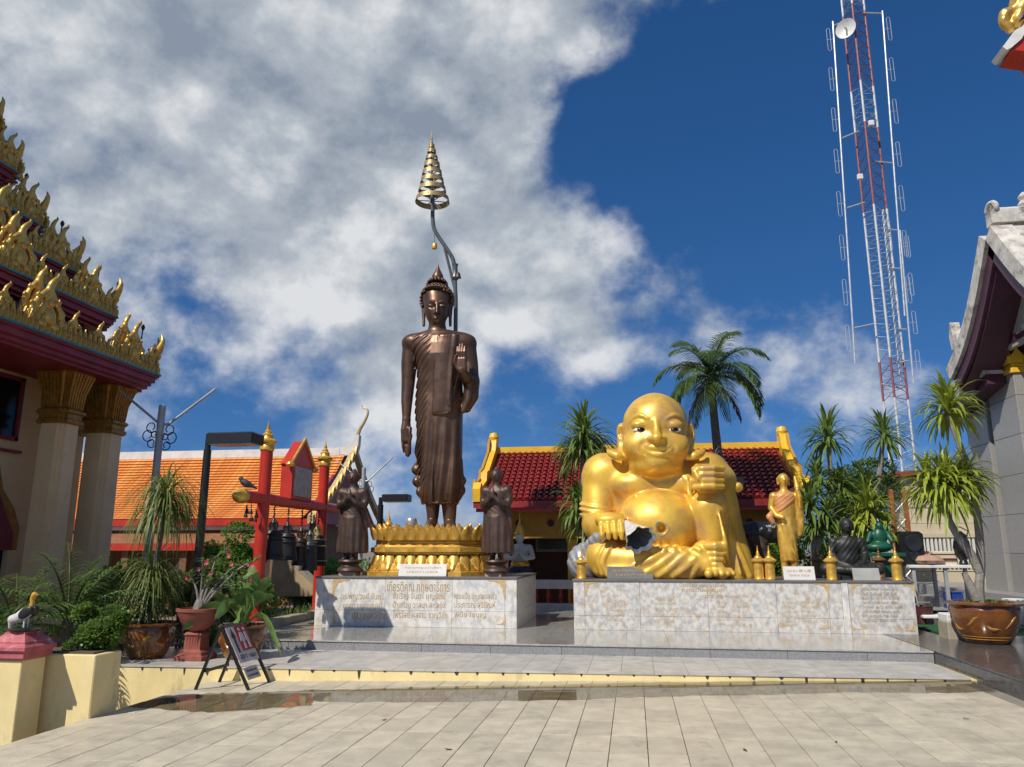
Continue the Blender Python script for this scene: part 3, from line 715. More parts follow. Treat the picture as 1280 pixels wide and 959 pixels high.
# his right arm, on the picture's left
S.ell(B(752, 594, .14), (.38, .40, .40), .12)
S.path([B(751, 600, .10), B(749, 628, .02), B(747, 655, -.12)], [.345, .335, .285], .08)
S.path([B(747, 655, -.14), B(753, 660, -.45), B(762, 655, -.74)], [.28, .25, .20], .06)
for dz, rr_ in ((634, .335), (640, .345), (647, .335)):
    c_ = B(748, dz, .0); S.path([(c_[0] + rr_ * math.cos(a), c_[1] + rr_ * math.sin(a), c_[2] - .06 * math.cos(a) + .03 * math.sin(a)) for a in np.linspace(0, 2 * math.pi, 25)], .032, .03)
S.ell(B(763, 650, -.80), (.28, .20, .13), .05)
for k_, px in enumerate((751.5, 759.6, 767.8, 776)):
    dy = (4, 1.5, 0, 0)[k_]
    S.path([B(px, 645 + dy * .6, -.80), B(px + .3, 656 + dy, -1.0), B(px + 1.2, 665 + dy * .8, -1.03), B(px + 1.5, 672.5, -1.0)], [.052, .053, .050, .042], .006)
S.path([B(779, 652, -.72), B(783, 662, -.86), B(781, 672, -.92)], [.07, .065, .05], .02)
# legs
S.path([B(800, 694, .05), B(760, 692, -.45)], [.40, .36], .1); S.ell(B(757, 696, -.52), (.36, .36, .35), .08)
S.path([B(757, 698, -.60), B(815, 702, -.82), B(872, 702, -.86)], [.31, .27, .19], .06)
S.ell(B(812, 715, -.72), (.95, .36, .22), .1)
S.ell(B(880, 697, -.88), (.24, .16, .29), .06); S.path([B(868, 708, -.80), B(884, 706, -.92)], [.2, .16], .05)
for y_, r_ in ((682.5, .084), (692, .053), (699.2, .050), (706, .047), (712.2, .045)):
    S.path([B(884, y_ + .5, -.98), B(894, y_, -1.05), B(903 - (y_ - 683) * .08, y_ + .4, -1.0)], [r_ * .9, r_, r_ * .95], .006)
S.path([B(850, 692, .1), B(884, 634, -.42)], [.42, .34], .1); S.ell(B(884, 633, -.48), (.33, .34, .30), .08)
S.path([B(885, 640, -.52), B(889, 672, -.48), B(895, 706, -.50)], [.33, .30, .22], .08)
S.path([B(893, 708, -.5), B(898, 714, -.75), B(901, 717, -1.0)], [.22, .17, .12], .06)
for k_, px in enumerate((886, 894.5, 902.5, 910, 917)): S.path([B(px * .7 + 901 * .3, 714, -.98), B(px, 717.5, -1.15 + .03 * k_)], [.06, (.075, .058, .055, .05, .046)[k_]], .02)
# robe: over his left shoulder and arm, down to the stone
S.path([B(884, 594, .1), B(893, 625, .08), B(899, 660, .08), B(905, 695, .08), B(908, 722, .08)], [.42, .41, .42, .47, .52], .1)
S.path([B(905, 625, -.05), B(917, 675, -.12), B(932, 722, -.1)], [.17, .17, .2], .1)
S.path([B(902, 600, .0), B(893, 600, -.4), B(886, 598, -.66)], [.27, .24, .20], .08)
S.box(B(884, 597, -.72), (.235, .17, .245), .12, .05)
for k_, y_ in enumerate((585.5, 593, 600.8, 608.2)):
    S.path([B(867.5, y_ + 1, -.90), B(878, y_, -.99), B(892, y_ - .4, -.99), B(903, y_, -.86)], [.050, .053, .053, .050], .006)
S.path([B(872, 584, -.84), B(869, 590, -.95), B(873, 598, -1.0)], [.065, .062, .050], .02)
for d_ in (0, 5, 10, 16):
    S.path([S.on(852 + d_ * .7, 591, -.0), S.on(856 + d_ * .5, 600, .0), S.on(859 + d_ * .35, 611, .0), S.on(861 + d_ * .25, 623, .0)], [.03, .036, .036, .02], .03, n=3)
for a_, b_, c_ in (((845, 690), (830, 702), (808, 716)), ((858, 691), (842, 706), (824, 720)), ((869, 698), (857, 710), (842, 721)), ((832, 690), (815, 699), (795, 708)), ((872, 708), (868, 716), (864, 722))):
    S.path([S.on(*a_, -.01), S.on(*b_, -.02), S.on(*c_, -.01)], [.03, .05, .03], .05, n=4)
for a_, b_ in (((898, 640), (913, 720)), ((905, 632), (927, 716)), ((911, 650), (938, 720))):
    S.path([S.on(*a_), S.on((a_[0] + b_[0]) / 2 - 1, (a_[1] + b_[1]) / 2), S.on(*b_)], [.02, .035, .04], .05, n=4)
S.path([S.on(p, 686.5 + 1.6 * math.sin((p - 815) * .55), -.01) for p in range(812, 876, 3)], .045, .03)
S.path([S.on(762, 676, .0), S.on(753, 688, .0), S.on(748, 704, .0), S.on(752, 718, .0)], [.03, .045, .05, .04], .03, n=4)
S.path([S.on(768, 678, .0), S.on(759, 690, .0), S.on(754, 704, .0), S.on(759, 719, .0)], [.03, .045, .05, .04], .03, n=4)
nv = S.on(827, 661)
S.ell((nv[0], nv[1] + .02, nv[2]), (.075, .13, .085), .02, mode='s')
p = S.on(795, 620); S.ell((p[0], p[1] - .005, p[2]), (.045, .04, .04), .02); p = S.on(858, 621); S.ell((p[0], p[1] - .005, p[2]), (.04, .04, .035), .02)
S.op(lambda X, Y, Z: .0045 * np.sin(X * 11 + Z * 7) * np.sin(Z * 9 - Y * 8) + 0 * X, (-2, -2, -1), (2, 2, 4), .01, 'd')
body_b = link('body', S.mesh('seated_body'), m_budai, bud)
# navel's worn ring, laid on the belly
rg = MB(); rows = []
for r_ in (.078, .088, .10, .118):
    row = []
    for q in range(29):
        a = 2 * math.pi * q / 28; rr_ = r_ * (1 + .12 * math.sin(3 * a + 1) * (r_ > .11)); x_, z_ = nv[0] + rr_ * math.cos(a), nv[2] + rr_ * 1.05 * math.sin(a); row.append((x_, 0, z_))
    rows.append(row)
def front_smooth(x, z):
    v = []
    for dx in (-1, 0, 1):
        for dz in (-1, 0, 1):
            i = int(round((x - S.lo[0]) / S.h)) + dx; k = int(round((z - S.lo[2]) / S.h)) + dz; c_ = S.D[i, :, k]; j = np.argmax(c_ < 0); t_ = c_[j - 1] / (c_[j - 1] - c_[j]); v.append(S.lo[1] + S.h * (j - 1 + t_))
    return sum(v) / 9
rows = [[(x_, front_smooth(x_, z_) - .006, z_) for x_, _, z_ in row] for row in rows[1:]]
rg.quadstrip(rows).build('navel_ring', m_worn, bud, world=False, smooth=60)
for cx in (800.5, 842.5):
    p = S.on(cx, 537.3, .0); E_ = MB(); n_ = 14
    E_.lathe([(math.cos(a), math.sin(a)) for a in np.linspace(-1.55, 1.55, 9)], 18, (0, 0, 0)); V = np.array(E_.v) * np.array([.135, .05, .046]) + np.array([p[0], p[1] + .016, p[2]]); E_.v = [tuple(v) for v in V]
    ey = E_.build('eye', m_eye, bud, smooth=True, world=False)
    P_ = MB().lathe([(math.cos(a), math.sin(a)) for a in np.linspace(-1.55, 1.55, 9)], 18, (0, 0, 0)); V = np.array(P_.v) * np.array([.075, .03, .038]) + np.array([p[0] + (.010), p[1] - .018, p[2] + .004]); P_.v = [tuple(v) for v in V]
    P_.build('pupil', m_pupil, ey, smooth=True, world=False)
K = Fig((-1.9, -1.2, -.02), (-.5, .5, 1.1), .02).setup(BL)
K.ell(B(733, 703, -.12), (.35, .40, .36), .05); K.path([B(738, 690, -.3), B(748, 674, -.66), B(758, 668, -.88)], [.2, .13, .08], .08)
K.op(lambda X, Y, Z: .012 * np.sin((X + Z) * 30 + 4 * np.sin(Y * 6)), (-3, -3, -1), (1, 2, 3), .01, 'd')
K.D[:, :, :] = np.maximum(K.D, (K.lo[2] + .02) - K.Z)
sk = link('sack', K.mesh('sack'), m_silver, bud)
a = Vector(S.on(782, 653, .03)); b_ = Vector(B(801, 675, -1.27)); ax = (b_ - a).normalized(); M_ = ax.to_track_quat('Z', 'Y').to_matrix(); Ln = (b_ - a).length
def rim(t_, z): return 1 + (.10 * math.sin(7 * t_) + .05 * math.sin(13 * t_ + 1)) * max(0, z / Ln) ** 2
sm = MB().lathe([(.05, 0), (.10, Ln * .25), (.16, Ln * .55), (.23, Ln * .85), (.285, Ln), (.262, Ln - .012), (.235, Ln * .90)], 42, a, M=M_, wob=rim, sx=1.0, sy=.9, cap=False).build('sack_mouth', m_silver2, bud, smooth=40, world=True)
sh_ = MB().lathe([(.234, Ln * .90), (.17, Ln * .72), (.11, Ln * .5), (.06, Ln * .35), (.005, Ln * .3)], 42, a, M=M_, wob=rim, sx=1.0, sy=.9, cap=False).build('sack_hollow', mat('dark sack inside', (.075, .075, .078), .6), bud, smooth=40, world=True)  # inner face of the mouth, coloured darker than its outer face
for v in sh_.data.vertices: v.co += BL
for v in sm.data.vertices: v.co += BL                            # (already in the statue's own measures)

# --- the tall walking figure
WL = Vector((-3.80, 14.85, 2.02))
wal = thing('standing_statue', 'tall dark bronze robed walking figure with pointed crown on gilded lotus base', 'statue', WL)
S = Fig((-1.05, -.85, -.02), (1.0, .62, 4.95), .0125).setup(WL); B = S.b
rows = []
for y_, l_, r_, ry, cy in [(629, 530, 575, .29, .0), (618, 527, 579, .33, .0), (600, 525.5, 580, .34, .0), (570, 524, 578, .33, .0), (540, 521.5, 578, .335, .0), (515, 520, 578, .33, .0), (495, 521, 578, .315, .0), (470, 523, 578, .325, -.01), (448, 520, 581, .35, -.02), (434, 514, 584, .33, .0), (425, 513, 585, .28, .0), (419, 519, 578, .22, .0), (416, 528, 568, .18, .0), (413, 537, 556, .14, .0)]:
    a, b_ = B(l_, y_), B(r_, y_); rows.append((a[2], (a[0] + b_[0]) / 2, cy, (b_[0] - a[0]) / 2, ry, 2.35))
S.loft(rows, .03)
for s_, px in ((-1, 515), (1, 583)): S.ell(B(px, 429.5, .02), (.20, .21, .17), .16)
S.path([B(514, 432, .02), B(511.5, 455, .03), B(510.5, 475, .02), B(508.5, 502, -.02), B(508, 524, -.06)], [.175, .165, .14, .115, .082], .04)
S.path([B(508, 525, -.06), B(507, 538, -.07), B(507, 550, -.07)], [.082, .10, .09], .03)
for k_, (px, dy) in enumerate(((503.5, -2), (506, 1), (508.5, 2), (511, 0))): S.path([B(px, 548, -.09 + .015 * k_), B(px + .6, 558, -.10 + .015 * k_), B(px + 1.6, 567 + dy, -.08 + .015 * k_)], [.036, .034, .024], .012)
S.path([B(511.5, 536, -.12), B(513, 545, -.15), B(512.5, 554, -.15)], [.045, .036, .026], .015)
S.path([B(584, 432, .0), B(587.5, 455, .0), B(589.5, 476, -.05)], [.18, .165, .15], .05)
S.path([B(588.5, 478, -.08), B(583, 472, -.3), B(577.5, 464, -.46)], [.15, .12, .085], .05)
S.box(B(577, 455, -.50), (.105, .045, .135), .04, .03)
for k_, (px, ty) in enumerate(((572, 434), (575, 430.5), (578.2, 430), (581.2, 433.5))): S.path([B(px, 449, -.50), B(px - .2, 440, -.52), B(px, ty, -.49)], [.033, .032, .024], .01)
S.path([B(571, 459, -.50), B(568.2, 452, -.54), B(569.5, 445, -.55)], [.042, .036, .026], .014)
S.path([B(590, 478, .02), B(589, 495, -.02), B(583, 510, -.05)], [.15, .15, .10], .06); S.path([B(587, 482, -.2), B(585, 500, -.2), B(579, 514, -.2)], [.07, .07, .05], .04)
# folded shoulder cloth: a smooth hanging panel, pleats drawn in diagonally beside it, loose ends at the arm
for px in (546, 550, 554, 558, 562, 565): S.path([S.on(px + 5, 420), S.on(px + .5, 465), S.on(px - 1.5, 514)], [.03, .04, .04], .06, n=6)
S.path([S.on(542.5, 517, .0), S.on(551, 518, .0), S.on(561, 517, .0)], .022, .02)
S.path([S.on(547.5, 421, .0), S.on(543.5, 465, .0), S.on(541.5, 515, .0)], [.012, .018, .018], .012, n=5)
for k_, px in enumerate((564, 567.5, 571)): S.path([S.on(px + 3, 462, -.005), S.on(px, 490, -.008), S.on(px - 3, 505 + 3 * k_, -.005)], [.008, .018, .026], .02, n=4)
xa_, xp_ = B(519, 470)[0], B(543, 470)[0]; zt_, zw_ = B(540, 420)[2], B(540, 612)[2]
def pleats(X, Y, Z):
    xr = xp_ + .02 - .06 * np.clip((zt_ - Z) / 1.6, 0, 1.2)
    m_ = np.clip((xr - X) * 14, 0, 1) * np.clip((zt_ - Z) * 12, 0, 1) * np.clip((Z - zw_) * 6, 0, 1) * np.clip(-Y * 9 + .6, 0, 1) * np.clip((X - (xa_ - .03)) * 30, 0, 1)
    ph = (Z - X * (.75 + .55 * np.clip((zt_ - Z), 0, 2.2)) ) * 44 + 1.3 * np.sin(Z * 5)
    return -.012 * np.sin(ph) * m_
S.op(pleats, (xa_ - .05, -.7, zw_), (xp_ + .1, .4, zt_), .02, 'd')
# skirt folds: hang from the belt, spread to the hem
zb, zh = B(545, 518)[2], B(545, 629)[2]
def folds(X, Y, Z):
    u = np.clip((zb - Z) / (zb - zh), 0, 1); ph = X * (34 - 8 * u) + 2.2 * u * (X > 0) + 3 * u * u
    return np.where((Z < zb) & (Z > zh - .05), -(.006 + .028 * u) * np.sin(ph) * np.clip(u * 8, 0, 1), 0)
S.op(folds, (-.6, -.7, zh - .05), (.7, .6, zb), .02, 'd')
S.path([B(522, 548, 0), B(521, 565, 0), B(523, 576, 0), B(520.5, 587, -.02), B(524, 594, 0), B(521.5, 602, -.02), B(526, 609, 0), B(525, 615, -.02), B(530, 624, 0)], [.02, .05, .03, .10, .04, .10, .05, .085, .05], .05, n=4)
S.path([B(577, 575, 0), B(577.5, 594, 0), B(579, 601, 0), B(577, 607, 0), B(578, 613, 0), B(574, 624, 0)], [.02, .03, .055, .03, .05, .03], .04, n=4)
S.path([S.on(532, 628, .01), S.on(545, 629, .01), S.on(571, 629, .01)], .02, .02)
# ankles and feet
S.path([B(541, 626, .04), B(541, 645, .03), B(540, 653, .02)], [.15, .115, .10], .03); S.path([B(561.5, 628, -.04), B(562, 647, -.05), B(562, 655, -.06)], [.155, .125, .11], .03)
S.path([B(540, 656, .02), B(538, 657, -.2), B(537, 658.5, -.40)], [.115, .10, .06], .04); S.path([B(562, 657, -.02), B(563, 658, -.28), B(563.5, 660, -.48)], [.115, .105, .06], .04)
for c_, y0_ in ((537, -.40), (563.5, -.48)):
    for k_ in range(5): S.ell(B(c_ + (k_ - 2) * 2.4, 659.5, y0_ - .03 + abs(k_ - 1) * .015), (.03, .06, .03), .012)
# neck, head
S.path([B(546.5, 418, .0), B(546.5, 402, .0)], [.20, .165], .05)
S.ell(B(546.3, 384, -.03), (.268, .27, .345), .03); S.ell(B(546.3, 374, .05), (.30, .31, .285), .05); S.ell(B(546.3, 394, -.08), (.215, .2, .20), .06)
S.ell(B(546.3, 401.5, -.19), (.075, .06, .05), .09)
for s_ in (-1, 1):
    cx = 546.3 + s_ * 7.2
    S.ell(B(cx, 382.0, -.33), (.085, .085, .045), .03, mode='s'); S.ell(B(cx, 382.8, -.232), (.074, .058, .040), .012)
    S.path([S.on(cx - s_ * 5.4, 379.8, .0), S.on(cx - s_ * 1, 376.4, .0), S.on(cx + s_ * 5.8, 379.2, .0)], [.016, .022, .012], .014, n=4)
    S.path([S.on(cx - s_ * 3.8, 383.7, .004), S.on(cx, 385.0, .004), S.on(cx + s_ * 4.2, 383.4, .004)], .0105, .006, 's', n=4)
    S.path([B(546.3 + s_ * 16.2, 376, .03), B(546.3 + s_ * 16.8, 386, .02), B(546.3 + s_ * 16.5, 398, .0), B(546.3 + s_ * 16.6, 407, -.02)], [.03, .045, .033, .030], .02, n=3)
S.path([B(546.3, 379, -.285), B(546.3, 386, -.32), B(546.3, 390.5, -.345)], [.026, .03, .043], .025, n=3); S.ell(B(543.8, 391, -.31), (.03, .04, .024), .015); S.ell(B(548.8, 391, -.31), (.03, .04, .024), .015)
S.path([S.on(541.2, 396.6, -.004), S.on(546.3, 395.6, -.004), S.on(551.4, 396.6, -.004)], [.014, .028, .014], .016, n=4); S.path([S.on(542.3, 398.6, -.004), S.on(546.3, 399.3, -.002), S.on(550.3, 398.6, -.004)], [.014, .030, .014], .016, n=4)
S.path([S.on(540.2, 396.6, .006), S.on(543, 397.3, .006), S.on(546.3, 397.5, .006), S.on(549.6, 397.3, .006), S.on(552.4, 396.6, .006)], .011, .006, 's', n=3)
link('body', S.mesh('walking_body', 0), m_bronze, wal)
hc = Vector(B(546.3, 375, .05)); hr = Vector((.335, .35, .33)); us = Vector(B(546.3, 357.5, .06)); ur = Vector((.205, .21, .165))
cb = MB(); ico = bmesh.new(); bmesh.ops.create_icosphere(ico, subdivisions=1, radius=1); iv = [v.co.copy() for v in ico.verts]; iF = [tuple(v.index for v in f.verts) for f in ico.faces]; ico.free()
def curls(c_, r_, dz0, nrow, rad):
    for i in range(nrow):
        ph = dz0 + (math.pi / 2 - dz0) * i / nrow; n_ = max(int(2 * math.pi * math.cos(ph) * r_.x / (rad * 1.85)), 1)
        for q in range(n_):
            a = 2 * math.pi * (q + (i % 2) * .5) / n_; d = Vector((math.cos(ph) * math.cos(a), math.cos(ph) * math.sin(a), math.sin(ph)))
            p_ = c_ + Vector((d.x * r_.x, d.y * r_.y, d.z * r_.z))
            if d.y < -.32 and d.z < .50 - .25 * abs(d.x): continue
            cb.add([p_ + v * rad for v in iv], iF)
curls(hc, hr, -.62, 11, .040); curls(us, ur, -.25, 7, .038)
for q in range(15):                                             # hairline over the forehead
    a = -2.55 + 1.96 * q / 14; z_ = .17 - .03 * abs(math.cos(a)) ** 2 + .02; cb.add([Vector((hc.x + .292 * math.cos(a), hc.y + .33 * math.sin(a), hc.z + z_)) + v * .032 for v in iv], iF)
hair = cb.build('hair_curls', m_bronze, wal, world=False, smooth=True); hair['kind'] = 'stuff'
zf = B(546.3, 349)[2]; xf = hc.x
MB().lathe([(.03, zf - .06), (.11, zf - .02), (.125, zf + .04), (.115, zf + .1), (.08, zf + .17), (.045, zf + .24), (.02, zf + .31), (.006, zf + .37)], 20, (xf, .06, 0)).build('crown_flame', m_bronze, wal, world=False, smooth=60)

# --- praying attendants on round stands
def attendant():
    t_ = thing('praying_statue', 'dull bronze praying figure on round stand at left end of the inscribed pedestal', 'statue', (0, 0, 0), 0, 'praying figures beside the tall bronze statue')
    MB().ext((-.15, -.15, 0), (.15, .15, .06)).build('plinth', mat('pink stone', (.45, .30, .24), .6), t_, world=False)
    MB().lathe([(.22, .06), (.235, .09), (.22, .13), (.165, .16), (.155, .20), (.19, .225), (.215, .25), (.2, .28), (.12, .285)], 28).build('round_stand', m_bronze2, t_, world=False)
    S = Sculpt((-.42, -.34, .26), (.42, .34, 1.98), .0115)
    S.loft([(.40, 0, .03, .29, .16, 2.2), (.48, 0, .03, .30, .17, 2.2), (.75, 0, .02, .275, .17, 2.2), (1.0, 0, .01, .215, .15, 2.2), (1.14, 0, .0, .165, .125, 2.2), (1.22, 0, 0, .16, .12, 2.2), (1.36, 0, 0, .19, .125, 2.3), (1.50, 0, .01, .20, .12, 2.3), (1.57, 0, .01, .15, .09, 2.2), (1.60, 0, .01, .07, .06, 2)], .03)
    S.loft([(.395, 0, -.02, .135, .15, 2.2), (.7, 0, -.03, .14, .15, 2.2), (1.05, 0, -.02, .15, .14, 2.2)], .02)
    S.op(lambda X, Y, Z: np.where(Z < 1.1, .008 * np.sin(X * 60) * np.clip((1.12 - Z) * 2, 0, 1), .003 * np.sin(X * 50 + Z * 70)), (-.5, -.4, .3), (.5, .4, 1.5), .01, 'd')
    S.loft([(.42, 0, .07, .315, .05, 2.6), (.6, 0, .07, .31, .05, 2.6), (.95, 0, .06, .285, .045, 2.6), (1.25, 0, .04, .265, .04, 2.6), (1.36, 0, .03, .25, .03, 2.4)], .02)
    for s_ in (-1, 1):
        S.ell((s_ * .205, .01, 1.51), (.085, .09, .085), .05)
        S.path([(s_ * .22, .01, 1.50), (s_ * .255, .0, 1.36), (s_ * .235, -.04, 1.25)], [.078, .066, .06], .03); S.path([(s_ * .235, -.05, 1.25), (s_ * .12, -.17, 1.31), (s_ * .025, -.20, 1.40)], [.06, .05, .036], .02)
        S.path([(s_ * .022, -.205, 1.39), (s_ * .018, -.21, 1.47), (s_ * .010, -.20, 1.545)], [.036, .032, .018], .012)
        S.path([(s_ * .075, .03, .44), (s_ * .075, .02, .31)], [.06, .048], .02); S.path([(s_ * .075, .02, .305), (s_ * .085, -.13, .295)], [.045, .03], .02)
        S.path([(s_ * .105, .01, 1.83), (s_ * .108, .0, 1.74)], [.025, .018], .01)
    S.path([(0, .01, 1.56), (0, .0, 1.68)], [.075, .065], .03)
    S.ell((0, .0, 1.77), (.098, .112, .125), .02); S.ell((0, .015, 1.80), (.108, .12, .105), .02); S.ell((0, .02, 1.905), (.05, .05, .045), .025)
    S.path([(0, -.11, 1.79), (0, -.128, 1.755)], [.012, .018], .012)
    for s_ in (-1, 1): S.ell((s_ * .037, -.108, 1.783), (.022, .014, .010), .01, mode='s')
    S.path([(-.025, -.104, 1.715), (.025, -.104, 1.715)], .006, .006, 's')
    link('figure', S.mesh('praying_body'), m_bronze2, t_)
    return t_
att = attendant(); p = at(437, 718, 13.85); att.location = (p.x, 13.85, ZT)
p = at(620, 717, 13.85); copy_tree(att, None, (p.x, 13.85, ZT), R(-12), 'dull bronze praying figure on round stand at right end of the inscribed pedestal')

# --- slim golden standing figure with a folded umbrella on the shoulder
p = at(988, 722, 14.0); GL = Vector((p.x, 14.0, ZT2))
m_peach = mat('peach robe paint', (.66, .30, .11), .5, metal=.15)
gst = thing('golden_statue', 'slim golden standing monk with peach shoulder cloth beside the large seated figure', 'statue', GL)
S = Sculpt((-.42, -.3, -.01), (.36, .3, 1.86), .0115)
S.loft([(.30, .0, 0, .135, .10, 2.2), (.5, .0, 0, .155, .115, 2.2), (.8, .0, 0, .165, .125, 2.2), (1.05, .0, 0, .15, .115, 2.2), (1.25, 0, 0, .165, .115, 2.2), (1.40, 0, 0, .19, .11, 2.3), (1.47, 0, 0, .13, .08, 2), (1.5, 0, 0, .06, .05, 2)], .03)
for s_ in (-1, 1):
    S.path([(s_ * .075, .0, .36), (s_ * .08, .0, .05)], [.07, .048], .03); S.path([(s_ * .08, .0, .04), (s_ * .09, -.12, .03)], [.045, .03], .02); S.ell((s_ * .175, 0, 1.40), (.07, .075, .07), .04)
S.path([(-.19, 0, 1.40), (-.235, .0, 1.2), (-.17, -.12, 1.06), (-.08, -.17, 1.03)], [.065, .056, .05, .036], .02)
S.path([(.19, 0, 1.40), (.24, -.02, 1.22), (.23, -.1, 1.38), (.20, -.12, 1.50)], [.065, .056, .045, .035], .02)
S.path([(.21, .03, 1.3), (.235, .03, 1.0), (.215, .03, .75)], [.08, .085, .05], .04)
S.path([(0, 0, 1.46), (0, 0, 1.58)], [.065, .058], .03); S.ell((0, 0, 1.67), (.088, .10, .115), .02); S.ell((0, .01, 1.70), (.095, .105, .092), .02)
S.path([(0, -.10, 1.69), (0, -.117, 1.66)], [.011, .016], .01); S.ell((-.033, -.098, 1.685), (.02, .012, .009), .008, mode='s'); S.ell((.033, -.098, 1.685), (.02, .012, .009), .008, mode='s'); S.path([(-.022, -.094, 1.622), (.022, -.094, 1.622)], .006, .006, 's')
for s_ in (-1, 1): S.path([(s_ * .095, .01, 1.70), (s_ * .097, .0, 1.60)], [.022, .016], .01)
S.op(lambda X, Y, Z: np.where(Z < 1.0, .006 * np.sin(X * 55 + Z * 9), .0), (-.3, -.3, .3), (.3, .3, 1.0), .01, 'd')
for k_ in range(5): S.path([(-.10 + .03 * k_, -.115, .92 - .02 * k_), (.0 + .02 * k_, -.13, .60 - .05 * k_), (.09, -.115, .42 - .01 * k_)], .009, .014)
S.path([(.24, -.02, 1.22), (.21, -.07, 1.55), (.19, -.05, 1.72)], [.035, .05, .025], .02)
link('body', S.mesh('golden_body'), m_gold, gst)
S = Sculpt((-.42, -.3, .9), (.36, .3, 1.5), .0115)
S.loft([(1.10, .0, -.01, .158, .122, 2.2), (1.25, 0, -.01, .172, .123, 2.2), (1.40, 0, -.01, .195, .117, 2.3), (1.455, 0, -.01, .15, .095, 2.2)], .02)
S.op(lambda X, Y, Z: np.maximum((1.22 + (X - .02) * .75) - Z, 0) * 1.5, (-.5, -.4, .9), (.5, .4, 1.6), .01, 'd')
S.op(lambda X, Y, Z: .004 * np.sin((Z - X * .75) * 90), (-.5, -.4, .9), (.5, .4, 1.6), .01, 'd')
S.path([(-.24, -.08, 1.12), (-.29, -.12, 1.04), (-.24, -.12, .95)], [.035, .06, .04], .03)
link('shoulder_cloth', S.mesh('shoulder_cloth'), m_peach, gst)

# --- dark seated monk
p = at(1063, 722, 14.25); ML = Vector((p.x, 14.25, ZT2))
mon = thing('seated_monk', 'dark seated monk statue with hands in lap among golden urns', 'statue', ML)
MB().bev((-.36, -.26, 0), (.40, .3, .10), .02).build('base', m_darkstone, mon, world=False)
S = Sculpt((-.55, -.5, .08), (.6, .42, 1.12), .0115)
S.ell((0, .05, .34), (.20, .16, .24), .05); S.ell((0, .04, .56), (.225, .145, .17), .06); S.path([(0, .03, .68), (0, .0, .80)], [.07, .062], .04)
S.ell((0.01, -.02, .89), (.098, .115, .13), .02); S.ell((0.01, .0, .925), (.105, .115, .095), .02); S.path([(.01, -.125, .91), (.01, -.142, .875)], [.011, .018], .012); S.path([(-.02, -.118, .835), (.04, -.118, .835)], .006, .006, 's')
for s_ in (-1, 1):
    S.ell((.01 + s_ * .036, -.118, .90), (.022, .013, .011), .01, mode='s'); S.path([(.01 + s_ * .103, .0, .92), (.01 + s_ * .106, -.01, .82)], [.024, .018], .01)
    S.ell((s_ * .215, .03, .62), (.075, .08, .075), .05); S.path([(s_ * .23, .03, .62), (s_ * .275, .0, .42), (s_ * .2, -.16, .27), (s_ * .04, -.26, .22)], [.072, .06, .05, .036], .02)
    S.path([(s_ * .12, .02, .18), (s_ * .42, -.15, .17)], [.12, .10], .04); S.path([(s_ * .42, -.16, .16), (s_ * -.05, -.30, .15)], [.09, .06], .03)
S.ell((0.0, -.26, .205), (.10, .06, .035), .02)
S.op(lambda X, Y, Z: np.where(Z > .3, .005 * np.sin((Z * .8 - X) * 75), .004 * np.sin(X * 45 + Y * 40)), (-.6, -.6, 0), (.6, .5, .75), .01, 'd')
link('body', S.mesh('monk_body'), m_darkstone, mon)

# --- white kneeling guardian figure with a tall gilt crown
p = at(650, 706, 17.2); DL = Vector((p.x, 17.2, PZ))
m_chalk = mat('chalk white', (.62, .60, .55), .6); m_navy = mat('navy blue cloth paint', (.015, .04, .085), .5)
dv = thing('kneeling_statue', 'white kneeling guardian figure with tall golden crown and blue trousers', 'statue', DL)
MB().bev((-.3, -.3, 0), (.3, .3, .62), .02).build('pedestal_block', m_white, dv, world=False)
S = Sculpt((-.5, -.5, .55), (.5, .4, 1.95), .014)
S.ell((0, .03, 1.15), (.19, .13, .2), .04); S.ell((0, .02, 1.32), (.21, .13, .13), .05); S.path([(0, .0, 1.4), (0, -.01, 1.5)], [.06, .055], .03); S.ell((0, -.02, 1.58), (.10, .115, .13), .02)
S.path([(0, -.125, 1.6), (0, -.145, 1.565)], [.012, .018], .012)
for s_ in (-1, 1):
    S.ell((s_ * .2, .02, 1.36), (.07, .075, .07), .04); S.path([(s_ * .22, .02, 1.35), (s_ * .29, -.03, 1.15), (s_ * .12, -.2, 1.12), (s_ * .02, -.22, 1.24)], [.066, .055, .045, .03], .02); S.ell((s_ * .038, -.118, 1.595), (.022, .014, .01), .01, mode='s')
link('body', S.mesh('guardian_body'), m_chalk, dv)
S = Sculpt((-.5, -.5, .55), (.5, .4, 1.25), .016)
S.ell((0, .08, .86), (.26, .24, .17), .05)
for s_ in (-1, 1): S.path([(s_ * .12, .05, .85), (s_ * .22, -.3, .76)], [.13, .11], .04); S.path([(s_ * .2, -.25, .72), (s_ * .15, .25, .70)], [.09, .08], .04)
link('trousers', S.mesh('trousers'), m_navy, dv)
MB().lathe([(.20, .95), (.215, .99), (.20, 1.04), (.185, 1.06)], 24, (0, .03, 0), sy=.75).build('sash', m_gold, dv, world=False)
MB().lathe([(.112, 1.63), (.125, 1.66), (.118, 1.69), (.10, 1.71), (.105, 1.73), (.075, 1.77), (.08, 1.79), (.05, 1.83), (.053, 1.85), (.03, 1.9), (.012, 2.0), (.004, 2.14)], 20, (0, -.01, 0)).build('crown', m_gold, dv, world=False)

